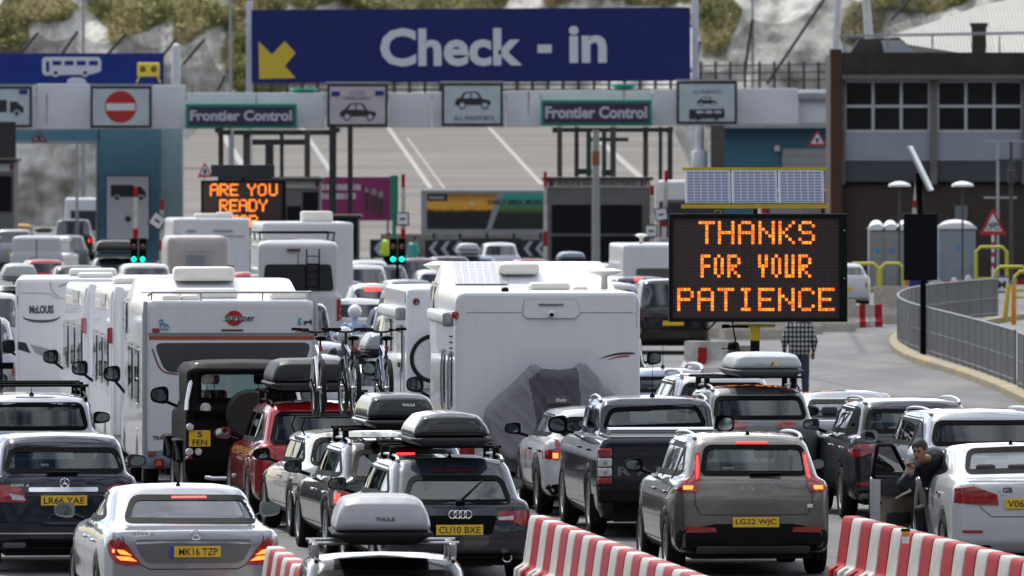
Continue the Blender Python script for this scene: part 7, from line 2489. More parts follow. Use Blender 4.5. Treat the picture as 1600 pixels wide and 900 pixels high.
t = lorry('red lorry with a grey rear door behind the message board', 1243, 40, 1.35, 3.42, paint('lorry_red', (.34, .015, .03), 0, .35))
mb = MB(); mb.box((0, -.07, 1.8), (2.0, .08, 2.6), bev=.02); mb.build('rear_door', GREY_P, t)
t = lorry('white lorry parked in the open bay of the blue shed', 132, 33, .9, 2.75, CARAV, 3)
# motorcyclists ---------------------------------------------------------------
# ---------------------------------------------------------------- LED message boards
FONT5 = {'T': ['11111', '00100', '00100', '00100', '00100', '00100', '00100'], 'H': ['10001', '10001', '10001', '11111', '10001', '10001', '10001'],
   'A': ['01110', '10001', '10001', '11111', '10001', '10001', '10001'], 'N': ['10001', '10001', '11001', '10101', '10011', '10001', '10001'],
   'K': ['10001', '10010', '10100', '11000', '10100', '10010', '10001'], 'S': ['01110', '10001', '10000', '01110', '00001', '10001', '01110'],
   'P': ['11110', '10001', '10001', '11110', '10000', '10000', '10000'], 'I': ['01110', '00100', '00100', '00100', '00100', '00100', '01110'],
   'E': ['11111', '10000', '10000', '11110', '10000', '10000', '11111'], 'C': ['01110', '10001', '10000', '10000', '10000', '10001', '01110'],
   'R': ['11110', '10001', '10001', '11110', '10100', '10010', '10001'], 'Y': ['10001', '10001', '01010', '00100', '00100', '00100', '00100'],
   'O': ['01110', '10001', '10001', '10001', '10001', '10001', '01110'], 'U': ['10001', '10001', '10001', '10001', '10001', '10001', '01110'],
   'D': ['11110', '10001', '10001', '10001', '10001', '10001', '11110'], 'F': ['11111', '10000', '10000', '11110', '10000', '10000', '10000']}
FONTN = {'F': ['111', '100', '100', '111', '100', '100', '100'], 'O': ['010', '101', '101', '101', '101', '101', '010'], 'R': ['1110', '1001', '1001', '1110', '1100', '1010', '1001'],
   'Y': ['101', '101', '101', '111', '010', '010', '010'], 'U': ['101', '101', '101', '101', '101', '101', '111']}
def led_mat():
 m, nt, b = new_mat('lit_orange_led')
 tc = nt.nodes.new('ShaderNodeTexCoord'); n = nt.nodes.new('ShaderNodeTexNoise'); n.inputs['Scale'].default_value = 19; n.inputs['Detail'].default_value = 1
 r = nt.nodes.new('ShaderNodeValToRGB'); e = r.color_ramp.elements
 e[0].position, e[0].color = .35, (1, .11, .01, 1); e[1].position, e[1].color = .68, (1, .38, .03, 1)
 nt.links.new(tc.outputs['Object'], n.inputs[0]); nt.links.new(n.outputs['Fac'], r.inputs[0]); nt.links.new(r.outputs[0], b.inputs['Emission Color'])
 b.inputs['Base Color'].default_value = (.3, .06, .01, 1); b.inputs['Emission Strength'].default_value = 1.25
 return m
LED_ON = led_mat()
def led_off():
 m, nt, b = new_mat('unlit_led_matrix')
 tc = nt.nodes.new('ShaderNodeTexCoord'); bt = nt.nodes.new('ShaderNodeTexBrick'); mp = nt.nodes.new('ShaderNodeMapping'); mp.inputs['Rotation'].default_value = (PI / 2, 0, 0)
 bt.offset = 0; bt.inputs['Scale'].default_value = 1; bt.inputs['Brick Width'].default_value = .0511; bt.inputs['Row Height'].default_value = .0511; bt.inputs['Mortar Size'].default_value = .006
 bt.inputs['Color1'].default_value = (.060, .024, .022, 1); bt.inputs['Color2'].default_value = (.046, .019, .018, 1); bt.inputs['Mortar'].default_value = (.006, .006, .007, 1)
 nt.links.new(tc.outputs['Object'], mp.inputs[0]); nt.links.new(mp.outputs[0], bt.inputs[0]); nt.links.new(bt.outputs[0], b.inputs['Base Color']); b.inputs['Roughness'].default_value = .5
 return m
LED_OFF = led_off()
LED_OFF_FAR = mat('unlit_led_matrix_far', (.034, .016, .016), .5)
C_VY = mat('board_yellow_paint', (.50, .36, .015), .4, var=.12)
C_CELL = solar('blue_solar_cells', (.055, .07, .15), (.24, .26, .33), .105)
def message_board(label, px0, px1, py0, py1, s_, lines, off_m, cell_px, grid0, panels=True, dark_panels=False, foot=True, cells=.86):
 cx = (px0 + px1) / 2
 x, y = W(cx, s_)
 t = thing('message_board', label, 'message sign', (x, y, 0), 0, None)
 u = lambda px: (px - cx) / s_
 z = lambda py: world_z(py, s_)
 w, h = (px1 - px0) / s_, (py1 - py0) / s_
 zc = (z(py0) + z(py1)) / 2
 mb = MB(); mb.box((0, .14, zc), (w, .22, h), bev=.015); cab = mb.build('cabinet', mat('cabinet_black', (.006, .0065, .008), .5, var=.2, spec=.12), t)
 mb = MB()
 fw = .06
 for a, b in (((0, .0, z(py0) - fw / 2), (w, .06, fw)), ((0, .0, z(py1) + fw / 2), (w, .06, fw)), ((-w / 2 + fw / 2, .0, zc), (fw, .06, h - 2 * fw - .004)), ((w / 2 - fw, .0, zc), (fw * 2, .06, h - 2 * fw - .004))): mb.box(a, b, bev=.008)
 mb.build('frame', mat('cabinet_black', (0, 0, 0)), cab)
 mb = MB(); mb.box((0, .028, zc), (w - .1, .012, h - .1)); mt = mb.build('led_matrix', off_m, t)
 p = cell_px / s_
 x0, z0 = u(grid0[0]), z(grid0[1])
 for txt, col0, row0, pitch, font in lines:
  col = col0
  for i, ch in enumerate(txt):
   if isinstance(pitch, (list, tuple)): col = pitch[i]
   if ch != ' ':
    mb = MB()
    for r, row in enumerate(font[ch]):
     for q, bit in enumerate(row):
      if bit == '1':
       cxx, czz = x0 + (col + q + .5) * p, z0 - (row0 + r + .5) * p
       hs = p * cells / 2
       mb.add([(cxx - hs, .016, czz - hs), (cxx + hs, .016, czz - hs), (cxx + hs, .016, czz + hs), (cxx - hs, .016, czz + hs)], [(0, 1, 2, 3)])
    mb.build('lit_letter', LED_ON, mt, fix=False)
 return t, u, z
t, u, z = message_board('big black LED board reading THANKS FOR YOUR PATIENCE under solar panels', 1045, 1324, 334, 503, 102,
 [('THANKS', 0, 1, [6.4, 12.2, 18.2, 24.3, 30.3, 36.3], FONT5), ('FOR', 0, 11, [7.0, 11.0, 15.0], FONTN), ('YOUR', 0, 11, [24.2, 28.2, 32.2, 36.2], FONTN), ('PATIENCE', 0, 21, [0, 6.05, 12.1, 18.1, 24.2, 30.2, 36.2, 42.2], FONT5)],
 LED_OFF, 5.22, (1058, 340))
# solar panels, tilted to the sky above the board
zt_, zb2 = z(266), z(319)
tilt = math.radians(50)
for k in range(3):
 a, b = u(1071 + k * 73), u(1071 + k * 73 + 71)
 ln = (zt_ - zb2) / math.sin(tilt)
 o = MB()
 o.box((0, 0, 0), (b - a, ln - .03, .035)); pn = o.build('solar_frame', C_WF, t)
 pn.location = ((a + b) / 2, .12 + .2, (zt_ + zb2) / 2); pn.rotation_euler = (PI / 2 - (PI / 2 - tilt), 0, 0)
 o = MB(); o.box((0, 0, .022), (b - a - .045, ln - .07, .012)); o.build('solar_cells', C_CELL, pn)
dy = (zt_ - zb2) / 2 / math.tan(tilt)
mb = MB(); mb.box((u(1180), .32 + dy + .02, zt_ + .02), (2.22, .05, .045)); mb.box((u(1180), .32 - dy - .02, zb2 - .035), (2.26, .05, .06)); mb.build('yellow_rail', C_VY, t)
mb = MB(); mb.tube([(u(1181), .2, z(336)), (u(1181), .25, zb2 - .04)], .035, 8); mb.build('panel_bracket', BLACK, t)
for px in (1121, 1246): mb = MB(); mb.tube([(u(px) - .04, .1, z(333)), (u(px) - .04, .1, z(329)), (u(px) + .05, .1, z(329)), (u(px) + .05, .1, z(333))], .008, 5); mb.build('lifting_eye', C_VY, t)
mb = MB(); mb.box((u(1180), .16, z(509)), (.62, .12, .05)); mb.box((u(1180), .16, z(520)), (.15, .15, z(506) - z(533)), bev=.02); mb.build('mast_head', C_VY, t)
mb = MB(); mb.box((u(1180), .16, z(531) / 2), (.14, .14, z(531))); mb.box((u(1180), .16, .06), (1.2, .9, .12), bev=.02); mb.build('mast', BLACK, t)
mb = MB(); mb.tube([(u(1130), .08, z(510)), (u(1170), .08, z(511))], .02, 6); mb.tube([(u(1128), .08, z(510)), (u(1140), .08, z(510))], .035, 6); mb.build('crank', TRIM, t)
for P_ in ([(1096, 503), (1099, 514), (1106, 516), (1114, 508), (1119, 502)], [(1145, 503), (1147, 520), (1152, 545)]):
 mb = MB(); mb.tube(chaikin([(u(a), .12, z(b)) for a, b in P_], 2, False), .014, 6); mb.build('cable', RUBBER, t)
mb = MB()
for a in (345, 420, 497): mb.lathe([(0, -.07), (.012, -.065), (.012, -.03)], (u(1319), 0, z(a + 15) ), 'Y', 8)
mb.build('rivet', STEEL, t)
# far board
t2, u2, z2 = message_board('smaller far LED board reading ARE YOU READY FOR below the left frontier control sign', 314, 447, 282, 368, 51,
 [('ARE', 0, 0, [0, 5.6, 11.4], FONT5), ('YOU', 0, 0, [21.5, 27.5, 33.8], FONT5), ('READY', 0, 9, [5.5, 11.2, 16.6, 22.2, 28], FONT5), ('FOR', 0, 18, [11.5, 17, 22.5], FONT5)],
 LED_OFF_FAR, 2.72, (328, 287), cells=1.02)
mb = MB(); mb.box((u2(379), .3, z2(267)), (99 / 51, .4, 19 / 51), bev=.01); mb.build('solar_back', mat('navy_panel_back', (.01, .012, .02), .4), t2)
mb = MB(); mb.box((0, .2, 1.2), (.16, .16, 2.4)); mb.box((0, .2, 2.9 + .9), (.1, .1, .5)); mb.build('mast', BLACK, t2)
# the back of a third board on the right, its panel edge-on
x, y = W(1438.5, 68)
t = thing('message_board', 'black back of a smaller message board on a post with a tilted pale panel above', 'message sign', (x, y, 0))
q = lambda px: (px - 1438.5) / 68
Z = lambda py: world_z(py, 68)
mb = MB(); mb.box((0, .1, (Z(334) + Z(438)) / 2), (53 / 68, .2, 104 / 68), bev=.012); mb.build('cabinet', mat('cabinet_back', (.004, .005, .008), .55, spec=.1), t)
mb = MB(); mb.box((.06, .1, Z(438) / 2), (.13, .13, Z(438))); mb.tube([(0, .1, Z(334)), (-.05, .1, Z(270))], .08, 8); mb.build('post', TRIM, t)
mb = MB(); mb.box((0, 0, 0), (.05, 1.5, 1.13), bev=.008); p = mb.build('panel', mat('edge_on_panel', (.50, .54, .56), .35, coat=.3), t); p.location = (q(1439), .2, Z(263)); p.rotation_euler = (0, math.radians(-26), math.radians(-6))
mb = MB(); mb.box((-.035, 0, 0), (.02, 1.5, 1.13)); mb.build('panel_back', STEEL, p)
# ---------------------------------------------------------------- red and white barriers
C_BR = mat('barrier_red', (.36, .012, .018), .55, var=.45, vscale=2.2, spec=.2)
C_BW = mat('barrier_white', (.52, .505, .47), .55, var=.4, vscale=2.2, spec=.2)
def seg_mesh(Ls=.52, Hb=.87):
 """one water filled barrier block: narrow wall over a flared, notched foot"""
 def f(x, y, z):
  ax = np.abs(x)
  sec = sd_poly(ax, z, [(-.5, 0), (.27, 0), (.27, .10), (.255, .30), (.16, .36), (.095, Hb - .05), (.075, Hb), (-.5, Hb)])
  d = smax(sec, np.abs(y - Ls / 2) - Ls / 2 + .004, .03)
  notch = np.maximum(np.maximum(np.abs(y - Ls / 2) - .08, .15 - ax), z - .32)
  rib = np.maximum(np.abs(y) - .02, .10 - ax)
  d = smax(d, -notch, .03)
  slot = np.maximum(np.maximum(np.abs(y - Ls / 2) - .06, np.abs(z - .06) - .06), -1 + ax * 0)
  return smax(d, -slot, .02)
 P, Q = surface_net(f, (-.3, -.04, -.03), (.3, Ls + .04, Hb + .06), .026)
 return P, Q
P_, Q_ = seg_mesh()
ME_R = shared_mesh('bar_red', lambda: mesh_obj('b', P_, Q_, C_BR))
ME_W = shared_mesh('bar_white', lambda: mesh_obj('b', P_, Q_, C_BW))
def ordinal(k):
 w = 'zeroth first second third fourth fifth sixth seventh eighth ninth tenth eleventh twelfth thirteenth fourteenth fifteenth sixteenth seventeenth eighteenth nineteenth twentieth'.split()
 return w[k]
def barrier_row(p0, p1, lab, Ls=.52, start=0, curve=0.0):
 a, b = Vector(p0), Vector(p1)
 n = int((b - a).length / Ls)
 d = (b - a).normalized(); nr = Vector((-d.y, d.x))
 for i in range(n):
  t0 = i / n
  p = a + d * Ls * i + nr * curve * math.sin(PI * t0); p2 = a + d * Ls * (i + 1) + nr * curve * math.sin(PI * (i + 1) / n)
  dd = (p2 - p).normalized()
  red = (i + start) % 2 == 0
  o = bpy.data.objects.new('barrier_block', ME_R if red else ME_W); COL.objects.link(o)
  o.location = (p.x, p.y, gz(p.y)); o.rotation_euler = (0, 0, math.atan2(-dd.x, dd.y))
  c_ = 'red' if red else 'white'
  k = (n - 1 - i) // 2 + 1
  tag(o, '%s %s block from the far end of the barrier %s' % (ordinal(k), c_, lab), 'barrier', 'barrier blocks %s' % lab)
barrier_row((2.85, 77.0), (.27, 96.6), 'beside the bronze car', start=0)
barrier_row((6.7, 78.0), (3.62, 96.6), 'before the white saloon', start=1)
barrier_row((-1.2, 79.0), (-2.42, 90.6), 'right of the silver saloon', start=0)
# takeaway cup
x, y = W(1415, 151)
zc = .87 + gz(92.7)
cup = thing('takeaway_cup', 'orange and white takeaway cup with black lid standing on the barrier', 'cup', (3.62 + (96.6 - 90.8) * (6.7 - 3.62) / 18.6 - .0, 90.8, gz(90.8) + .868))
cup.location.x = (1415 - 800) * cup.location.y / F
mb = MB(); mb.lathe([(0, 0), (.033, 0), (.040, .07)], n=18); mb.build('cup_base', WHITE, cup, True)
mb = MB(); mb.lathe([(.0405, .07), (.046, .125), (.044, .13)], n=18); mb.build('cup_band', mat('cup_orange', (.62, .26, .02), .5), cup, True)
mb = MB(); mb.lathe([(.049, .125), (.049, .137), (.042, .15), (0, .15)], n=18); mb.build('lid', TRIM, cup, True)
# ---------------------------------------------------------------- right hand island: kerb, railings
def ground_pt(px, py):
 s_ = (py - YH) / CH
 return Vector(((px - 800) / s_, F / s_, 0))
K = [ground_pt(*p) for p in ((1620, 642), (1600, 632), (1560, 612), (1520, 596), (1480, 582), (1440, 571), (1410, 560), (1394, 549), (1388, 540), (1392, 531), (1402, 524), (1425, 517), (1470, 508), (1540, 500), (1640, 492))]
Kc = chaikin([p[:] for p in K], 2, False)
mb = MB()
n = len(Kc)
vs_, fs_ = [], []
for i, p in enumerate(Kc):
 a, b = Vector(Kc[max(0, i - 1)]), Vector(Kc[min(n - 1, i + 1)])
 t_ = (b - a).normalized(); nr = Vector((t_.y, -t_.x, 0))          # towards the island
 p = Vector(p)
 for off, h in ((0, -.05), (0, .12), (.03, .15), (.30, .15), (.30, .135)):
  q_ = p + nr * off; vs_.append((q_.x, q_.y, h))
for i in range(n - 1):
 for k in range(4): fs_.append((i * 5 + k, (i + 1) * 5 + k, (i + 1) * 5 + k + 1, i * 5 + k + 1))
mb.add(vs_, fs_)
kerbm, nt, b = new_mat('worn_yellow_kerb')
tc = nt.nodes.new('ShaderNodeTexCoord'); n1 = nt.nodes.new('ShaderNodeTexNoise'); n1.inputs['Scale'].default_value = .9; n1.inputs['Detail'].default_value = 7
r = nt.nodes.new('ShaderNodeValToRGB'); e = r.color_ramp.elements; e[0].position, e[0].color = .42, (.21, .19, .15, 1); e[1].position, e[1].color = .66, (.33, .25, .09, 1)
nt.links.new(tc.outputs['Object'], n1.inputs[0]); nt.links.new(n1.outputs['Fac'], r.inputs[0]); nt.links.new(r.outputs[0], b.inputs['Base Color']); b.inputs['Roughness'].default_value = .85
o = mb.build('kerb', kerbm, None, True); o['kind'] = 'structure'
# paving inside the kerb
ins = []
for i, p in enumerate(Kc):
 a, b = Vector(Kc[max(0, i - 1)]), Vector(Kc[min(n - 1, i + 1)]); t_ = (b - a).normalized(); nr = Vector((t_.y, -t_.x, 0)); q_ = Vector(p) + nr * .30; ins.append((q_.x, q_.y))
mb = MB(); mb.add([(a, b, .13) for a, b in ins], [tuple(range(len(ins)))])
o = mb.build('pavement', mat('grey_pavement', (.15, .15, .148), .9, var=.25, vscale=.8, bump=.2)); o['kind'] = 'structure'
RAILM = mat('railing_zinc', (.17, .175, .18), .5, .3, var=.25, vscale=5)
def railing(pts, label, h=1.08, gap=.155, every=13, base=.14):
 P_ = chaikin([p[:2] for p in pts], 3, False)
 Ls = [0]
 for a, b in zip(P_[:-1], P_[1:]): Ls.append(Ls[-1] + math.dist(a, b))
 T = Ls[-1]
 def at(d):
  for i in range(len(P_) - 1):
   if d <= Ls[i + 1]:
    u_ = (d - Ls[i]) / max(1e-9, Ls[i + 1] - Ls[i]); return (P_[i][0] * (1 - u_) + P_[i + 1][0] * u_, P_[i][1] * (1 - u_) + P_[i + 1][1] * u_)
  return P_[-1]
 root = thing('railing', label, 'railing', (*P_[0], base))
 ox, oy = P_[0]
 mb = MB()
 N_ = max(2, int(T / .4))
 for zz, r_ in ((h, .025), (h - .0 - .55, .016), (.10, .018)): mb.tube([(at(T * i / N_)[0] - ox, at(T * i / N_)[1] - oy, zz) for i in range(N_ + 1)], r_, 6)
 mb.build('rail', RAILM, root, True)
 n_ = int(T / gap)
 for j in range(0, n_ + 1, every):
  mb = MB()
  for i in range(j, min(j + every, n_ + 1)):
   a = at(i * gap); mb.tube([(a[0] - ox, a[1] - oy, .02), (a[0] - ox, a[1] - oy, h)], .017, 5)
  mb.build('bar_panel', RAILM, root, True)
 for i in range(0, n_ + 1, every):
  a = at(i * gap); mb = MB(); mb.box((a[0] - ox, a[1] - oy, h / 2), (.05, .05, h)); mb.build('post', RAILM, root)
 return root
g = ground_pt
front = [g(1586, 612), g(1540, 594), g(1500, 580), g(1460, 567), g(1425, 555), g(1408, 546), g(1402, 538), g(1405, 531), g(1420, 522), g(1450, 515), g(1500, 508), g(1560, 502)]
railing(front, 'galvanised railing curving round the kerbed island on the right')
railing([g(1592, 617), g(1640, 640)], 'short end of another galvanised railing at the right edge')
# red road markings and yellow inner kerb beyond the railing
mb = MB(); pts = [(1600, 527), (1560, 531), (1530, 538), (1518, 548), (1520, 560), (1545, 575), (1600, 588)]
P_ = chaikin([g(*p)[:] for p in pts], 2, False)
for a, b in zip(P_[:-1], P_[1:]):
 a, b = Vector(a), Vector(b); t_ = (b - a).normalized(); nr = Vector((t_.y, -t_.x, 0)) * .07; zz = Vector((0, 0, .138)); mb.quad(a - nr + zz, b - nr + zz, b + nr + zz, a + nr + zz)
o = mb.build('red_road_marking', mat('faded_red_paint', (.38, .10, .11), .8, var=.3), fix=False); o['kind'] = 'structure'
mb = MB(); P_ = chaikin([g(*p)[:] for p in ((1440, 548), (1480, 528), (1530, 517), (1580, 508), (1640, 500))], 2, False)
for a, b in zip(P_[:-1], P_[1:]):
 a, b = Vector(a), Vector(b); t_ = (b - a); mid = (a + b) / 2; mb.box((mid.x, mid.y, .2), (t_.length + .02, .2, .16), rz=math.atan2(t_.y, t_.x))
o = mb.build('yellow_kerb', kerbm); o['kind'] = 'structure'
# ---------------------------------------------------------------- right background furniture
def place(name, label, cat, px, s_, group=None, rz=0, z=0):
 x, y = W(px, s_); return thing(name, label, cat, (x, y, z), rz, group)
# portable toilets
for k, (px, w_, s_, lb) in enumerate(((1370, 25, 45, 'grey portable toilet with a domed roof, leftmost of the row'), (1392, 24, 45, 'grey portable toilet with a blue mark, second of the row'), (1413, 24, 45, 'grey portable toilet partly hidden by the black message board back'), (1495, 60, 42.5, 'larger pale portable toilet right of the black message board back'))):
 t = place('portable_toilet', lb, 'portable toilet', px, s_, 'portable toilets before the brick office')
 w = w_ / s_; H_ = 2.15 if k < 3 else 2.05
 m_ = mat('toilet_grey_%s' % ('warm' if k < 3 else 'cool'), (.24, .245, .235) if k < 3 else (.22, .26, .30), .5, var=.15)
 mb = MB(); mb.box((0, .55, H_ / 2), (w * .97, 1.1, H_), bev=.05); mb.build('cabin', m_, t, True)
 mb = MB(); mb.box((0, -.01, H_ * .48), (w * .7, .04, H_ * .82), bev=.015); d_ = mb.build('door', m_, t)
 mb = MB(); mb.lathe([(.09, -.035), (.0, -.036)], (.05 * w, 0, H_ * .66), 'Y', 14); mb.build('blue_mark', mat('blue_sticker', (.03, .22, .50), .5), d_)
 if k == 3: lettering('PORTALOO', -.32, .32, H_ * .88, H_ * .93, -.036, C_PICT, t, .0) if False else None
 mb = MB()
 N_ = 12; vs_, fs_ = [], []
 for i in range(N_ + 1):
  a = PI * i / N_; vs_ += [(-math.cos(a) * w * .53, -.06, H_ + math.sin(a) * .22), (-math.cos(a) * w * .45, .5, H_ + .08 + math.sin(a) * .26), (-math.cos(a) * w * .53, 1.15, H_ + math.sin(a) * .2)]
 for i in range(N_):
  for j in range(2): fs_.append((i * 3 + j, (i + 1) * 3 + j, (i + 1) * 3 + j + 1, i * 3 + j + 1))
 fs_ += [tuple(3 * i for i in range(N_ + 1)), tuple(3 * i + 2 for i in range(N_ + 1))[::-1]]
 mb.add(vs_, fs_); mb.build('roof', mat('translucent_roof', (.74, .75, .76), .35, coat=.3), t)
def hoop(label, px, s_, w, h, grp='yellow tubular barriers'):
 t = place('hoop_barrier', label, 'barrier', px, s_, grp)
 mb = MB(); P_ = chaikin([(-w / 2, 0, 0), (-w / 2, 0, h), (w / 2, 0, h), (w / 2, 0, 0)], 0)
 P_ = [(-w / 2, 0, 0), (-w / 2, 0, h - .15), (-w / 2 + .15, 0, h), (w / 2 - .15, 0, h), (w / 2, 0, h - .15), (w / 2, 0, 0)]
 mb.tube(P_, .055, 8); mb.tube([(-w / 2, 0, h * .42), (w / 2, 0, h * .42)], .04, 6); mb.build('tube', mat('yellow_barrier_paint', (.50, .46, .02), .45, var=.1), t, True)
hoop('yellow tubular barrier left of the second one, beside the white parked car', 1349, 50, .95, 1.35); hoop('yellow tubular barrier left of the black board back', 1394, 50, .72, 1.35)
hoop('yellow tubular barrier below the cycle warning sign', 1549, 48, 1.0, 1.75); hoop('yellow tubular barrier right of the letter M sign', 1580, 50, 1.0, 1.25); hoop('yellow tubular barrier at the right edge', 1612, 53, 1.0, 1.3)
# warning sign with cycle
def triangle(label, px, py_top, py_bot, half, s_, pole=True, cyc=False):
 t = place('warning_sign', label, 'road sign', px, s_, 'red triangle warning signs')
 z0, z1 = world_z(py_bot, s_), world_z(py_top, s_); w = half / s_
 mb = MB(); mb.prism(rpoly([(-w, z0), (w, z0), (0, z1)], .08), -.01, .01); a = mb.build('red_triangle', C_RED, t)
 mb = MB(); mb.prism(rpoly([(-w * .66, z0 + (z1 - z0) * .14), (w * .66, z0 + (z1 - z0) * .14), (0, z0 + (z1 - z0) * .80)], .04), -.016, -.012); b = mb.build('white_field', C_WSIGN, a)
 mb = MB()
 zz = z0 + (z1 - z0) * .30
 if cyc:
  for sx in (-.30, .30): mb.tube([(sx * w + .10 * math.cos(q_), -.03, zz + .10 * math.sin(q_)) for q_ in np.linspace(0, 2 * PI, 15)], .012, 5)
  mb.tube([(-.3 * w, -.03, zz), (-.1 * w, -.03, zz + .16), (.2 * w, -.03, zz + .16), (.3 * w, -.03, zz)], .012, 5); mb.tube([(0, -.03, zz), (.2 * w, -.03, zz + .16)], .012, 5); mb.tube([(-.1 * w, -.03, zz + .16), (0, -.03, zz), (-.3 * w, -.03, zz)], .012, 5)
 else:
  mb.box((0, -.03, zz + .05), (w * .3, .02, .18))
 mb.build('symbol', C_PICT, b)
 if pole:
  mb = MB(); mb.tube([(0, .05, 0), (0, .05, z0 + .1)], .045, 8); mb.build('post', WHITE, t, True)
  for k in range(3):
   zz = world_z(378 + 16 * k, s_); mb = MB(); mb.tube([(0, .05, zz), (0, .05, zz - .17)], .048, 8); mb.build('red_band', C_RED, t, True)
 return t
triangle('red triangle warning sign with a bicycle on a red and white post', 1551.5, 325, 367, 21.5, 44, cyc=True)
triangle('small red triangle sign fixed to the blue shed below the no entry sign', 61, 204, 222, 14, 35.6, pole=False)
triangle('small red triangle sign above the grey roller shutter', 1277, 203, 228, 15, 34.9, pole=False)
t = triangle('small red triangle sign left of the smaller message board', 320, 253, 277, 13, 40); t.rotation_euler = (0, 0, .5)
# mushroom lamps
for k, (px, s_) in enumerate(((1405.5, 46), (1504, 46))):
 t = place('mushroom_lamp', ('white disc lamp left of the tilted panel', 'white disc lamp right of the tilted panel')[k], 'lamp', px, s_, 'white disc lamps before the brick office')
 zt_ = world_z(290, s_)
 mb = MB(); mb.lathe([(.03, zt_ - .02), (.38, zt_ - .03), (.36, zt_ + .05), (.16, zt_ + .13), (0, zt_ + .15)], n=20); mb.build('disc', mat('lamp_white', (.7, .7, .68), .4), t, True)
 mb = MB(); mb.tube([(0, 0, 0), (0, 0, zt_)], .035, 8); mb.build('post', C_GC, t)
# barrier arms -------------------------------------------------------------------
def arm(label, px, py0, py1, s_, sign=None, lean=0.0, txt=None, base=True):
 t = place('raised_barrier_arm', label, 'barrier arm', px, s_, 'raised barrier arms at the booths')
 z0, z1 = world_z(py1, s_), world_z(py0, s_)
 n_ = 6
 for k in range(n_):
  a, b = z0 + (z1 - z0) * k / n_, z0 + (z1 - z0) * (k + 1) / n_
  w_ = .085 * (1 - .05 * k)
  mb = MB(); mb.box((lean * (k + .5) / n_, 0, (a + b) / 2), (w_ * 2, .08, b - a - .002), ry=lean / max(.1, (z1 - z0))); mb.build('arm_segment', C_BR if k in (1, 5) else C_BW, t)
 if base:
  mb = MB(); mb.box((0, .1, z0 / 2), (.35, .35, z0), bev=.03); mb.build('cabinet', GREY_P, t)
 if sign:
  sx, sy, r_, rot = sign
  x_ = (sx - px) / s_; zz = world_z(sy, s_); w_ = r_ / s_
  mb = MB(); mb.box((x_, -.08, zz), (2 * w_, .04, 2 * w_), ry=rot, bev=.01); a = mb.build('sign_back', C_STEELD, t)
  mb = MB(); mb.box((x_, -.105, zz), (1.62 * w_, .02, 1.62 * w_), ry=rot); b = mb.build('sign_face', C_WSIGN, a)
  mb = MB(); mb.box((x_, -.12, zz), (.8 * w_, .01, .3 * w_), ry=rot); mb.build('symbol', C_PICT, b)
 return t
arm('raised red and white arm with a diamond sign beside the pale blue shed wall', 253, 312, 408, 48, (246, 345, 11.5, .6))
arm('raised pale arm in front of the white lorry sign', 212, 292, 390, 50, None)
arm('raised red and white arm with a square sign right of the magenta hoarding', 630, 272, 400, 44, (629, 342, 10.5, 0))
arm('raised red and white arm with a small square sign right of the police booth', 1019, 290, 380, 46, (1017.5, 361, 10, 0))
arm('tallest raised arm with a tilted sign left of the solar panels', 1037, 266, 372, 45, (1033, 335, 10, -.15), lean=.10)
arm('raised arm standing behind the tilted panel on the right', 1429, 268, 336, 48, None, lean=.12)
arm('thin striped pole with an orange disc left of the police booth', 852, 268, 408, 40, None)
t = place('lowered_barrier_arm', 'lowered red and white arm with a letter M sign beyond the railing', 'barrier arm', 1455, 53)
zz = world_z(443, 53)
for k in range(9):
 mb = MB(); mb.box(((k + .5) * .36 - .0, 0, zz + k * .005), (.355, .08, .14)); mb.build('arm_segment', C_BR if k % 2 else C_BW, t)
mb = MB(); mb.box((2.08, -.1, zz - .03), (.50, .05, .50), bev=.06); a = mb.build('sign_back', C_STEELD, t); mb = MB(); mb.box((2.08, -.13, zz - .03), (.40, .02, .40), bev=.01); b = mb.build('sign_face', C_WSIGN, a)
lettering('M', 1.96, 2.20, zz - .14, zz + .08, -.146, C_PICT, b, .04)
mb = MB(); mb.box((3.4, .1, .5), (.35, .35, 1.0), bev=.03); mb.build('cabinet', C_YEL, t)
# bollards and cones
for k, (px, s_, col, lb) in enumerate(((1463, 52, 'w', 'left red and white bollard under the lowered arm'), (1491, 52, 'w', 'middle red and white bollard under the lowered arm'), (1513, 51, 'w', 'right red and white bollard under the lowered arm'))):
 t = place('bollard', lb, 'bollard', px, s_, 'red and white bollards')
 mb = MB(); mb.lathe([(.10, 0), (.10, .45)], n=14); mb.build('red_base', C_BR, t, True); mb = MB(); mb.lathe([(.095, .45), (.09, 1.0), (.05, 1.05), (0, 1.06)], n=14); mb.build('white_top', C_BW, t, True)
for k, (px, py, col, lean, lb) in enumerate(((1473 + 96, 512, (.45, .33, .02), -.12, 'leaning yellow post inside the railing'), (1584, 515, (.55, .20, .01), 0, 'orange post standing inside the railing'))):
 s_ = (py - YH) / CH
 t = place('marker_post', lb, 'post', px, s_, 'marker posts inside the railing')
 mb = MB(); mb.tube([(0, 0, 0), (-lean, 0, 1.15), (-lean, 0, 1.2)], [.075, .07, .04], 12); mb.build('post', mat('marker_%d' % k, col, .45), t, True)
mb = MB(); mb.lathe([(.0, .95), (.05, .95), (.14, .05), (.22, .04), (.22, 0)][::-1], n=16)
o = mb.build('traffic_cone', mat('cone_red', (.5, .05, .03), .5), None, True, loc=(*W(1419, 49), 0)); tag(o, 'red cone left of the blue cabinet behind the railing', 'cone')
mb = MB(); mb.box((0, .3, .7), (.62, .5, 1.4), bev=.03); o = mb.build('blue_cabinet', mat('deep_blue_cabinet', (.012, .015, .14), .5), None, loc=(*W(1436, 50), 0)); tag(o, 'deep blue cabinet behind the black message board post', 'cabinet')
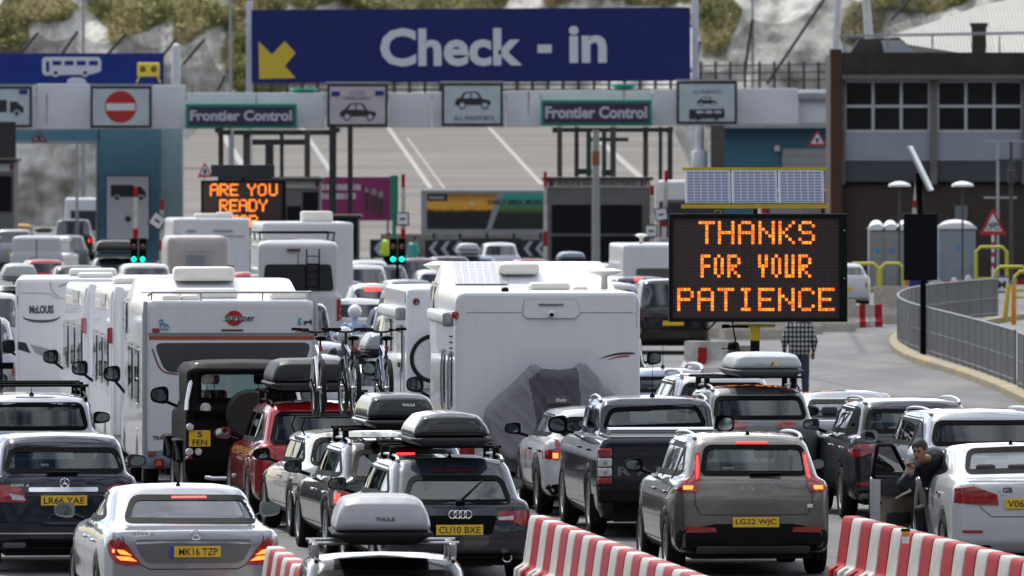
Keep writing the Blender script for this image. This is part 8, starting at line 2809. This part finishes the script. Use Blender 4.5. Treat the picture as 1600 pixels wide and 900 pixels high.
# concrete and plastic blocks along the road edge
def block(label, px, py, w, h, m, rz=0, d=.6, name='concrete_block', grp='concrete blocks at the road edge'):
 s_ = (py - YH) / CH
 x, y = W(px, s_)
 mb = MB(); mb.prism([(-d / 2, 0), (d / 2, 0), (d * .45, h * .25), (d * .2, h * .45), (d * .17, h), (-d * .17, h), (-d * .2, h * .45), (-d * .45, h * .25)], -w / 2, w / 2, 'YZ')
 o = mb.build(name, m, None, loc=(x, y, 0)); o.rotation_euler = (0, 0, rz); tag(o, label, 'concrete block', grp)
 return o
C_CB = mat('warm_concrete', (.42, .38, .32), .9, var=.25, bump=.3)
block('tan concrete block just left of the plaid shirt', 1213, 522, 2.4, .85, C_CB, .12)
block('tan concrete block right of the plaid shirt', 1290, 518, 1.6, .85, C_CB, .05)
for k, (a_, b_, m_) in enumerate(((1312, 1326, C_BW), (1326, 1335, C_BR), (1335, 1342, C_BW), (1342, 1352, C_BR), (1352, 1366, C_BW), (1366, 1378, C_BR))):
 block('%s %s section of the plastic blocks beneath the white parked car, from the left' % (ordinal(k // 2 + 1), 'red' if m_ is C_BR else 'white'), (a_ + b_) / 2, 513 - k * .5, (b_ - a_) / 57.5, .62, m_, .04, .6, 'barrier_block')
block('tall grey concrete block left of the railing curve', 1393, 506, 1.0, 1.05, C_CB, .0)
block('tan concrete block under the message board near the mast', 1175, 530, 1.6, .95, C_CB, .25)
block('tan concrete block at the left under the message board', 1120, 528, .8, 1.0, C_CB, -.3)
o = block('weathered white and red plastic barrier left of the capped man', 1106, 588, 1.0, .75, C_BW, -.5, .7, 'plastic_barrier', None)
mb = MB(); mb.box((0, -.26, .45), (.20, .02, .34), rx=-.1); s_ = mb.build('red_stripe', C_BR, o)
block('grey concrete block behind the capped man', 1158, 583, .7, .6, mat('grey_concrete', (.25, .24, .22), .9), .3)
# street clutter by the brick office
t = place('traffic_signal_post', 'dark post with small lamps in front of the brick office right side', 'post', 1580, 44)
mb = MB(); mb.tube([(0, 0, 0), (0, 0, world_z(222, 44))], .06, 8); mb.box((0, -.1, world_z(276, 44)), (.25, .2, .5), bev=.03); mb.tube([(-.5, 0, world_z(250, 44)), (1.2, 0, world_z(247, 44))], .03, 6); mb.build('post', C_GC, t)
t = place('thin_aerial_mast', 'thin grey mast with cross arms before the office spandrels', 'mast', 1559, 43)
mb = MB(); mb.tube([(0, 0, 0), (0, 0, world_z(222, 43))], .05, 8); mb.tube([(-.45, 0, world_z(221, 43)), (1.0, 0, world_z(221, 43))], .03, 6); mb.tube([(-.5, 0, world_z(309, 43)), (.7, 0, world_z(309, 43))], .04, 6); mb.build('post', C_GREYP, t)
# green signal pairs
for k, (px, s_) in enumerate(((216, 55), (621, 55))):
 t = place('signal_lights', ('left pair of green lights above the dark estate roofs', 'central pair of green lights beside the ladder van')[k], 'traffic light', px, s_, 'green lane signals')
 zz = world_z(405, s_)
 mb = MB(); mb.box((-.12, .06, zz + .22), (.22, .12, .75), bev=.02); mb.box((.12, .06, zz + .22), (.22, .12, .75), bev=.02); mb.tube([(0, .1, 0), (0, .1, zz)], .05, 6); mb.build('housing', TRIM, t)
 for sx in (-.125, .125):
  mb = MB(); mb.lathe([(0, -.035), (.05, -.03), (.07, -.012)], (sx, 0, zz), 'Y', 14); mb.build('green_lamp', mat('lit_green', (.02, .4, .25), .3, emit=(.0, 1, .62), estr=2.2), t)
  mb = MB(); mb.lathe([(0, -.03), (.05, -.025), (.08, -.012)], (sx, 0, zz + .35), 'Y', 14); mb.build('red_lamp', RED_D, t)
# ---------------------------------------------------------------- people
SKIN = mat('skin', (.27, .135, .085), .5, var=.12, vscale=14)
HAIR = mat('dark_hair', (.012, .009, .008), .55, var=.4, vscale=40, bump=.6, bscale=90)
NAVYC = mat('navy_jacket', (.010, .012, .024), .75, var=.25, vscale=9, bump=.3, bscale=14)
def cap_sdf(p, q, r1, r2):
 p, q = np.array(p, float), np.array(q, float)
 d = q - p; L2 = max(1e-9, (d * d).sum())
 def f(x, y, z):
  t = np.clip(((x - p[0]) * d[0] + (y - p[1]) * d[1] + (z - p[2]) * d[2]) / L2, 0, 1)
  return np.sqrt((x - p[0] - d[0] * t) ** 2 + (y - p[1] - d[1] * t) ** 2 + (z - p[2] - d[2] * t) ** 2) - (r1 + (r2 - r1) * t)
 return f
def ell(c, r):
 def f(x, y, z):
  k = np.sqrt(((x - c[0]) / r[0]) ** 2 + ((y - c[1]) / r[1]) ** 2 + ((z - c[2]) / r[2]) ** 2)
  return (k - 1) * min(r)
 return f
def union(fs, k):
 def f(x, y, z):
  d = fs[0](x, y, z)
  for g_ in fs[1:]: d = smin(d, g_(x, y, z), k)
  return d
 return f
def in_frame(f, c, yaw, pitch=0.0, roll=0.0, s=1.0):
 """evaluate f in a frame at c turned by yaw (0 = facing +y); positive pitch looks down"""
 M_ = np.array((Matrix.Rotation(yaw, 3, 'Z') @ Matrix.Rotation(-pitch, 3, 'X') @ Matrix.Rotation(roll, 3, 'Y')).transposed())
 def g_(x, y, z):
  X, Y, Z = x - c[0], y - c[1], z - c[2]
  return f((M_[0][0] * X + M_[0][1] * Y + M_[0][2] * Z) / s, (M_[1][0] * X + M_[1][1] * Y + M_[1][2] * Z) / s, (M_[2][0] * X + M_[2][1] * Y + M_[2][2] * Z) / s) * s
 return g_
_face = union([ell((0, -.012, .03), (.076, .094, .092)), ell((0, .022, -.035), (.058, .068, .082))], .03)
_feat = union([cap_sdf((0, .084, .022), (0, .108, -.018), .009, .014), cap_sdf((-.034, .080, .036), (.034, .080, .036), .010, .010), cap_sdf((0, .072, -.098), (0, .066, -.088), .019, .022),
    cap_sdf((-.018, .084, -.052), (.018, .084, -.052), .008, .008), cap_sdf((-.077, -.008, .018), (-.073, -.004, -.022), .013, .010), cap_sdf((.077, -.008, .018), (.073, -.004, -.022), .013, .010)], .006)
def head_f(x, y, z):
 d = smin(_face(x, y, z), _feat(x, y, z), .014)
 for sx in (-1, 1): d = smax(d, -(np.sqrt((x - sx * .030) ** 2 + (y - .098) ** 2 + (z - .016) ** 2) - .017), .012)
 return d
def hair_f(x, y, z):
 sk = ell((0, -.014, .036), (.084, .103, .101))(x, y, z) + .004 * np.sin(x * 160 + z * 40) * np.sin(y * 140)
 cut = z - (.045 + 0.0 * x) * (y > 0) + 0 * z
 face_cut = .042 + (.02 - y) * -.0
 lim = (-.035 + 1.35 * np.clip(y + .01, 0, .075)) - z + .012 * np.sin(x * 90)
 return smax(sk, np.maximum(lim, -(sk + .03)), .008)
def hand_f(curl=1.0):
 """right hand in its own frame: wrist at 0, palm along +z, palm faces +y, thumb on -x side"""
 fs_ = [ell((0, 0, .045), (.040, .016, .048))]
 for k, (x_, l) in enumerate(((-.028, .040), (-.009, .045), (.010, .042), (.028, .033))):
  a = (x_, .0, .085); b_ = (x_ * 1.05, .018 * curl, .085 + l * .75); c_ = (x_ * 1.0, .046 * curl, .085 + l * (.75 - .15 * curl)); d_ = (x_ * .95, .052 * curl, .085 + l * .15 + .02 * (1 - curl))
  fs_ += [cap_sdf(a, b_, .0095, .009), cap_sdf(b_, c_, .009, .0082), cap_sdf(c_, d_, .0082, .0072)]
 fs_ += [cap_sdf((-.030, .004, .022), (-.050, .022, .055), .013, .011), cap_sdf((-.050, .022, .055), (-.034, .044, .080), .010, .009)]
 return union(fs_, .006)
def at(px, py, Y): return Vector(((px - 800) * Y / F, Y, CH - (py - YH) * Y / F))
def person(label, root_loc, cat='person', group=None): return thing('person', label, cat, root_loc, 0, group)
# the man leaning out of the white saloon
Yd = 102.0
hd_c = at(1437, 704, Yd)
org = Vector((hd_c.x, hd_c.y, 0))
man = person('dark haired man in navy leaning out of the white saloon, hand at his mouth', org)
hc = (0, 0, hd_c.z)
yaw = math.radians(152)
sh_c = at(1462, 722, Yd + .35) - org
L_sh, R_sh = at(1430, 728, Yd + .30) - org, at(1484, 722, Yd + .62) - org
hip = at(1478, 790, Yd + .75) - org
elb = at(1411, 757, Yd - .02) - org
wr = at(1424, 739, Yd - .12) - org
body_parts = [in_frame(head_f, hc, yaw, .30, 0, 1.02), cap_sdf((0.02, .03, hc[2] - .09), (sh_c.x * .7, sh_c.y * .8, sh_c.z + .03), .052, .060), cap_sdf(tuple(sh_c), tuple(hip), .14, .15),
    cap_sdf(tuple(L_sh), tuple(elb), .048, .040), cap_sdf(tuple(elb), tuple(wr), .040, .027)]
hand = in_frame(hand_f(1.0), tuple(wr), math.radians(150), -.25, math.radians(18), 1.0)
body = union(body_parts + [hand], .018)
P_, Q_ = surface_net(body, (-.36, -.30, hip.z - .2), (hip.x + .22, hip.y + .25, hc[2] + .16), .0125)
man_o = mesh_obj('body', P_, Q_, SKIN, man)
P_, Q_ = surface_net(in_frame(hair_f, hc, yaw, .30, 0, 1.02), (-.13, -.14, hc[2] - .13), (.13, .14, hc[2] + .16), .008)
mesh_obj('hair', P_, Q_, HAIR, man)
M_ = Matrix.Rotation(yaw, 3, 'Z') @ Matrix.Rotation(-.30, 3, 'X')
for sx in (-1, 1):
 e = M_ @ Vector((sx * .030, .083, .016)) * 1.02 + Vector(hc)
 mb = MB(); mb.lathe([(0, -.011), (.008, -.008), (.011, 0), (.008, .008), (0, .011)], tuple(e), 'Z', 10); mb.build('eye', mat('dark_eye', (.02, .015, .012), .15), man, True)
 a_, b_ = M_ @ Vector((sx * .016, .090, .037)) * 1.02 + Vector(hc), M_ @ Vector((sx * .048, .078, .037)) * 1.02 + Vector(hc)
 mb = MB(); mb.tube([a_, b_], [.006, .004], 6); mb.build('eyebrow', HAIR, man, True)
fn_j = noise_fn(77)
jk = union([cap_sdf(tuple(sh_c + Vector((-.06, -.04, .0))), tuple(hip), .165, .175), cap_sdf(tuple(L_sh + Vector((.02, 0, 0))), tuple(R_sh), .10, .10), cap_sdf(tuple(L_sh), tuple(elb), .082, .062), cap_sdf(tuple(elb), tuple(wr + (elb - wr) * .28), .062, .046),
   cap_sdf(tuple(R_sh), tuple(at(1500, 742, Yd + .7) - org), .085, .07), cap_sdf(tuple(sh_c + Vector((-.08, -.05, .05))), tuple(sh_c + Vector((.0, .02, .08))), .085, .09)], .05)
jf = lambda x, y, z: jk(x, y, z) + .012 * fn_j(x, y, z, .07, 3)
P_, Q_ = surface_net(jf, (-.40, -.34, hip.z - .25), (.62, 1.05, hc[2] + .05), .018)
mesh_obj('jacket', P_, Q_, NAVYC, man)
kn = at(1440, 800, Yd + .35) - org; ft = at(1443, 850, Yd + .3) - org
tr = union([cap_sdf(tuple(hip), tuple(kn), .11, .075), cap_sdf(tuple(kn), (ft.x, ft.y, gz(102) + .1), .075, .055)], .04)
P_, Q_ = surface_net(tr, (-.3, -.2, -.1), (hip.x + .25, hip.y + .25, hip.z + .2), .02)
mesh_obj('trousers', P_, Q_, mat('dark_trousers', (.012, .013, .02), .8), man)
mb = MB(); mb.box((ft.x, ft.y - .06, gz(102) + .05), (.10, .27, .10), bev=.04); mb.build('shoe', TRIM, man, True)
# generic standing figures
def stander(label, px, s_, H, top, bottom, yaw_, skin=SKIN, hat=None, group=None, top_m=None, hair=HAIR, arms='down', h=.02):
 x, y = W(px, s_)
 t = person(label, (x, y, 0), group=group)
 k = H / 1.78
 hc_ = (0, 0, 1.66 * k)
 R_ = Matrix.Rotation(yaw_, 3, 'Z')
 v = lambda a, b, c_: tuple((R_ @ Vector((a, b, c_))) * k)
 el = [(-.29, .0, 1.12), (.29, .0, 1.12)]; wrs = [(-.27, .10, .88), (.27, .10, .88)]
 if arms == 'front': wrs = [(-.12, .26, 1.05), (.12, .26, 1.05)]
 fs_ = [in_frame(head_f, hc_, yaw_, .05, 0, k), cap_sdf(v(0, -.01, 1.58), v(0, -.01, 1.42), .052, .06), cap_sdf(v(-.09, 0, 1.34), v(-.07, 0, 1.0), .10, .10), cap_sdf(v(.09, 0, 1.34), v(.07, 0, 1.0), .10, .10)]
 for i, sx in enumerate((-1, 1)):
  fs_ += [cap_sdf(v(sx * .17, 0, 1.42), v(*el[i]), .052, .042), cap_sdf(v(*el[i]), v(*wrs[i]), .040, .026), in_frame(hand_f(.5), v(*wrs[i]), yaw_ + (0 if sx > 0 else PI), PI * .98, 0, k),
    cap_sdf(v(sx * .09, 0, .95), v(sx * .11, .02, .50), .085, .058), cap_sdf(v(sx * .11, .02, .50), v(sx * .12, 0, .09), .055, .038), cap_sdf(v(sx * .12, -.03, .05), v(sx * .13, .14, .04), .045, .035)]
 P_, Q_ = surface_net(union(fs_, .02), (-.5 * k, -.5 * k, -.03), (.5 * k, .5 * k, H + .08), h)
 mesh_obj('body', P_, Q_, skin, t)
 P_, Q_ = surface_net(in_frame(hair_f, hc_, yaw_, .05, 0, k), (-.15, -.15, 1.5 * k), (.15, .15, H + .1), .012)
 if hair: mesh_obj('hair', P_, Q_, hair, t)
 tf = [cap_sdf(v(-.09, 0, 1.36), v(-.08, 0, .92), .125, .13), cap_sdf(v(.09, 0, 1.36), v(.08, 0, .92), .125, .13)]
 for i, sx in enumerate((-1, 1)): tf += [cap_sdf(v(sx * .17, 0, 1.42), v(*el[i]), .078, .062), cap_sdf(v(*el[i]), tuple(Vector(v(*el[i])) * .25 + Vector(v(*wrs[i])) * .75), .058, .046)]
 fnn = noise_fn(int(px)); u_ = union(tf, .04)
 P_, Q_ = surface_net(lambda a, b, c_: u_(a, b, c_) + .008 * fnn(a, b, c_, .08, 3), (-.5 * k, -.5 * k, .7 * k), (.5 * k, .5 * k, 1.6 * k), h)
 mesh_obj('jacket', P_, Q_, top_m, t)
 bf = []
 for sx in (-1, 1): bf += [cap_sdf(v(sx * .085, 0, .95), v(sx * .11, .02, .50), .112, .082), cap_sdf(v(sx * .11, .02, .50), v(sx * .12, 0, .12), .080, .066)]
 P_, Q_ = surface_net(union(bf, .03), (-.4 * k, -.3 * k, 0), (.4 * k, .3 * k, 1.15 * k), h)
 mesh_obj('trousers', P_, Q_, bottom, t)
 return t, hc_
def plaid():
 m, nt, b = new_mat('black_and_white_plaid')
 tc = nt.nodes.new('ShaderNodeTexCoord'); sep = nt.nodes.new('ShaderNodeSeparateXYZ'); nt.links.new(tc.outputs['Object'], sep.inputs[0])
 outs = []
 for ax, fr in (('X', 13.0), ('Z', 11.0)):
  m1 = nt.nodes.new('ShaderNodeMath'); m1.operation = 'MULTIPLY'; m1.inputs[1].default_value = fr; nt.links.new(sep.outputs[ax], m1.inputs[0])
  m2 = nt.nodes.new('ShaderNodeMath'); m2.operation = 'FRACT'; nt.links.new(m1.outputs[0], m2.inputs[0])
  m3 = nt.nodes.new('ShaderNodeMath'); m3.operation = 'GREATER_THAN'; m3.inputs[1].default_value = .5; nt.links.new(m2.outputs[0], m3.inputs[0]); outs.append(m3)
 ad = nt.nodes.new('ShaderNodeMath'); ad.operation = 'ADD'; nt.links.new(outs[0].outputs[0], ad.inputs[0]); nt.links.new(outs[1].outputs[0], ad.inputs[1])
 mu = nt.nodes.new('ShaderNodeMath'); mu.operation = 'MULTIPLY'; mu.inputs[1].default_value = .5; nt.links.new(ad.outputs[0], mu.inputs[0])
 r = nt.nodes.new('ShaderNodeValToRGB'); e = r.color_ramp.elements; e[0].color = (.015, .017, .03, 1); e[1].color = (.5, .5, .48, 1); q = r.color_ramp.elements.new(.5); q.color = (.10, .10, .11, 1)
 nt.links.new(mu.outputs[0], r.inputs[0]); nt.links.new(r.outputs[0], b.inputs['Base Color']); b.inputs['Roughness'].default_value = .8
 return m
JEANS = mat('dark_jeans', (.03, .04, .07), .8, var=.2)
stander('person in a black and white plaid shirt walking away under the message board', 1249, 81, 1.80, None, JEANS, 0.05, top_m=plaid())
t, hc_ = stander('person in a black cap half hidden behind the pale roof box', 1146, 99, 1.72, None, JEANS, math.radians(75), top_m=mat('plum_top', (.10, .03, .05), .8))
mb = MB(); mb.lathe([(.095, .0), (.098, .05), (.08, .10), (.04, .125), (0, .13)], (0, 0, 1.72 * 1.66 / 1.78 + .03), n=20); mb.prism(chaikin([(-.19, -.06), (-.08, -.08), (-.06, .08), (-.18, .06)], 2), hc_[2] + .035, hc_[2] + .05, 'XY'); mb.build('cap', TRIM, t, True)
HV = mat('hi_vis_yellow', (.45, .62, .03), .6)
stander('port worker in a yellow hi-vis jacket beneath the magenta hoarding', 606, 40, 1.75, None, TRIM, 2.6, top_m=HV, h=.035)
stander('port worker in a teal top right of the central green lights', 646, 41.5, 1.75, None, mat('teal_overall', (.03, .30, .26), .6), 2.2, top_m=mat('teal_overall', (0, 0, 0)), h=.035)
# motorcyclists
def motorbike(label, px, s_, hd_, helm, jacket, lit=True, xy=None):
 x, y = W(px, s_)
 FOOT.append(('motorcycle', label, x, y, 0, .4, 2.1))
 t = thing('motorcycle', label, 'motorcycle', (x, y, 0), math.radians(hd_), 'motorcycles filtering between the lanes')
 for yy in (.3, 1.7):
  mb = MB(); mb.lathe([(.2, -.07), (.29, -.08), (.33, 0), (.29, .08), (.2, .07)], (0, yy, .33), 'X', 24); mb.build('wheel', RUBBER, t, True)
 mb = MB(); mb.box((0, .95, .62), (.34, .9, .42), bev=.12); mb.box((0, 1.25, .92), (.30, .5, .22), bev=.1); mb.box((0, .62, .86), (.30, .75, .12), bev=.05); mb.build('body', jacket if False else paint('bike_blue_paint', (.03, .06, .20), .3, .3), t, True)
 for sx in (-1, 1):
  mb = MB(); mb.box((sx * .36, .35, .68), (.24, .5, .36), bev=.06); mb.build('pannier', mat('pannier_grey', (.30, .31, .32), .4), t, True)
 mb = MB(); mb.box((0, .18, 1.04), (.46, .36, .30), bev=.1); mb.build('top_case', mat('pannier_grey', (0, 0, 0)), t, True)
 mb = MB(); mb.box((0, .04, .90), (.16, .05, .08), bev=.02); mb.build('tail_lamp', LIT_O if lit else RED_L, t)
 mb = MB(); mb.tube([(-.42, 1.35, 1.10), (-.15, 1.48, 1.05), (.15, 1.48, 1.05), (.42, 1.35, 1.10)], .015, 8); mb.box((0, 1.62, 1.15), (.34, .06, .32), rx=-.4, bev=.03); mb.build('handlebar', TRIM, t, True)
 for sx in (-1, 1):
  mb = MB(); mb.lathe([(0, -.03), (.055, -.02), (.06, .02), (0, .03)], (sx * .42, 1.42, 1.24), 'Y', 12); mb.tube([(sx * .36, 1.40, 1.08), (sx * .42, 1.42, 1.22)], .008, 5); mb.build('mirror', CHROME, t, True)
 # rider: separate thing, sitting on the bike
 p = thing('person', 'rider %s' % helm[1], 'person', (x, y, 0), math.radians(hd_), 'motorcycle riders')
 hc_ = (0, .95, 1.60)
 fs_ = [in_frame(head_f, hc_, 0, .1), cap_sdf((0, .92, 1.52), (0, .85, 1.36), .055, .07), cap_sdf((0, .84, 1.28), (0, .68, .96), .16, .15)]
 for sx in (-1, 1):
  fs_ += [cap_sdf((sx * .19, .84, 1.36), (sx * .34, 1.02, 1.16), .06, .05), cap_sdf((sx * .34, 1.02, 1.16), (sx * .38, 1.32, 1.12), .046, .034), cap_sdf((sx * .10, .68, .92), (sx * .26, 1.12, .80), .10, .075), cap_sdf((sx * .26, 1.12, .80), (sx * .24, .95, .36), .07, .05), cap_sdf((sx * .24, .92, .32), (sx * .25, 1.10, .30), .05, .04), in_frame(hand_f(1.0), (sx * .38, 1.30, 1.12), 0, -1.3)]
 P_, Q_ = surface_net(union(fs_, .03), (-.6, .3, .2), (.6, 1.6, 1.8), .028)
 mesh_obj('body', P_, Q_, jacket, p)
 P_, Q_ = surface_net(ell((0, .94, 1.63), (.135, .16, .145)), (-.2, .7, 1.4), (.2, 1.2, 1.85), .03)
 mesh_obj('helmet', P_, Q_, helm[0], p)
motorbike('nearer motorcycle with panniers behind the middle bicycle', 541, 92, 3, (mat('silver_helmet', (.45, .48, .52), .2, .2, coat=1), 'in a silver blue helmet on the nearer motorcycle'), mat('black_leathers', (.015, .015, .018), .5))
motorbike('further motorcycle with a lit orange tail lamp', 557, 80, 3, (mat('white_helmet', (.6, .62, .66), .2, coat=1), 'in a white helmet on the further motorcycle'), mat('pale_blue_jacket', (.22, .32, .48), .6))
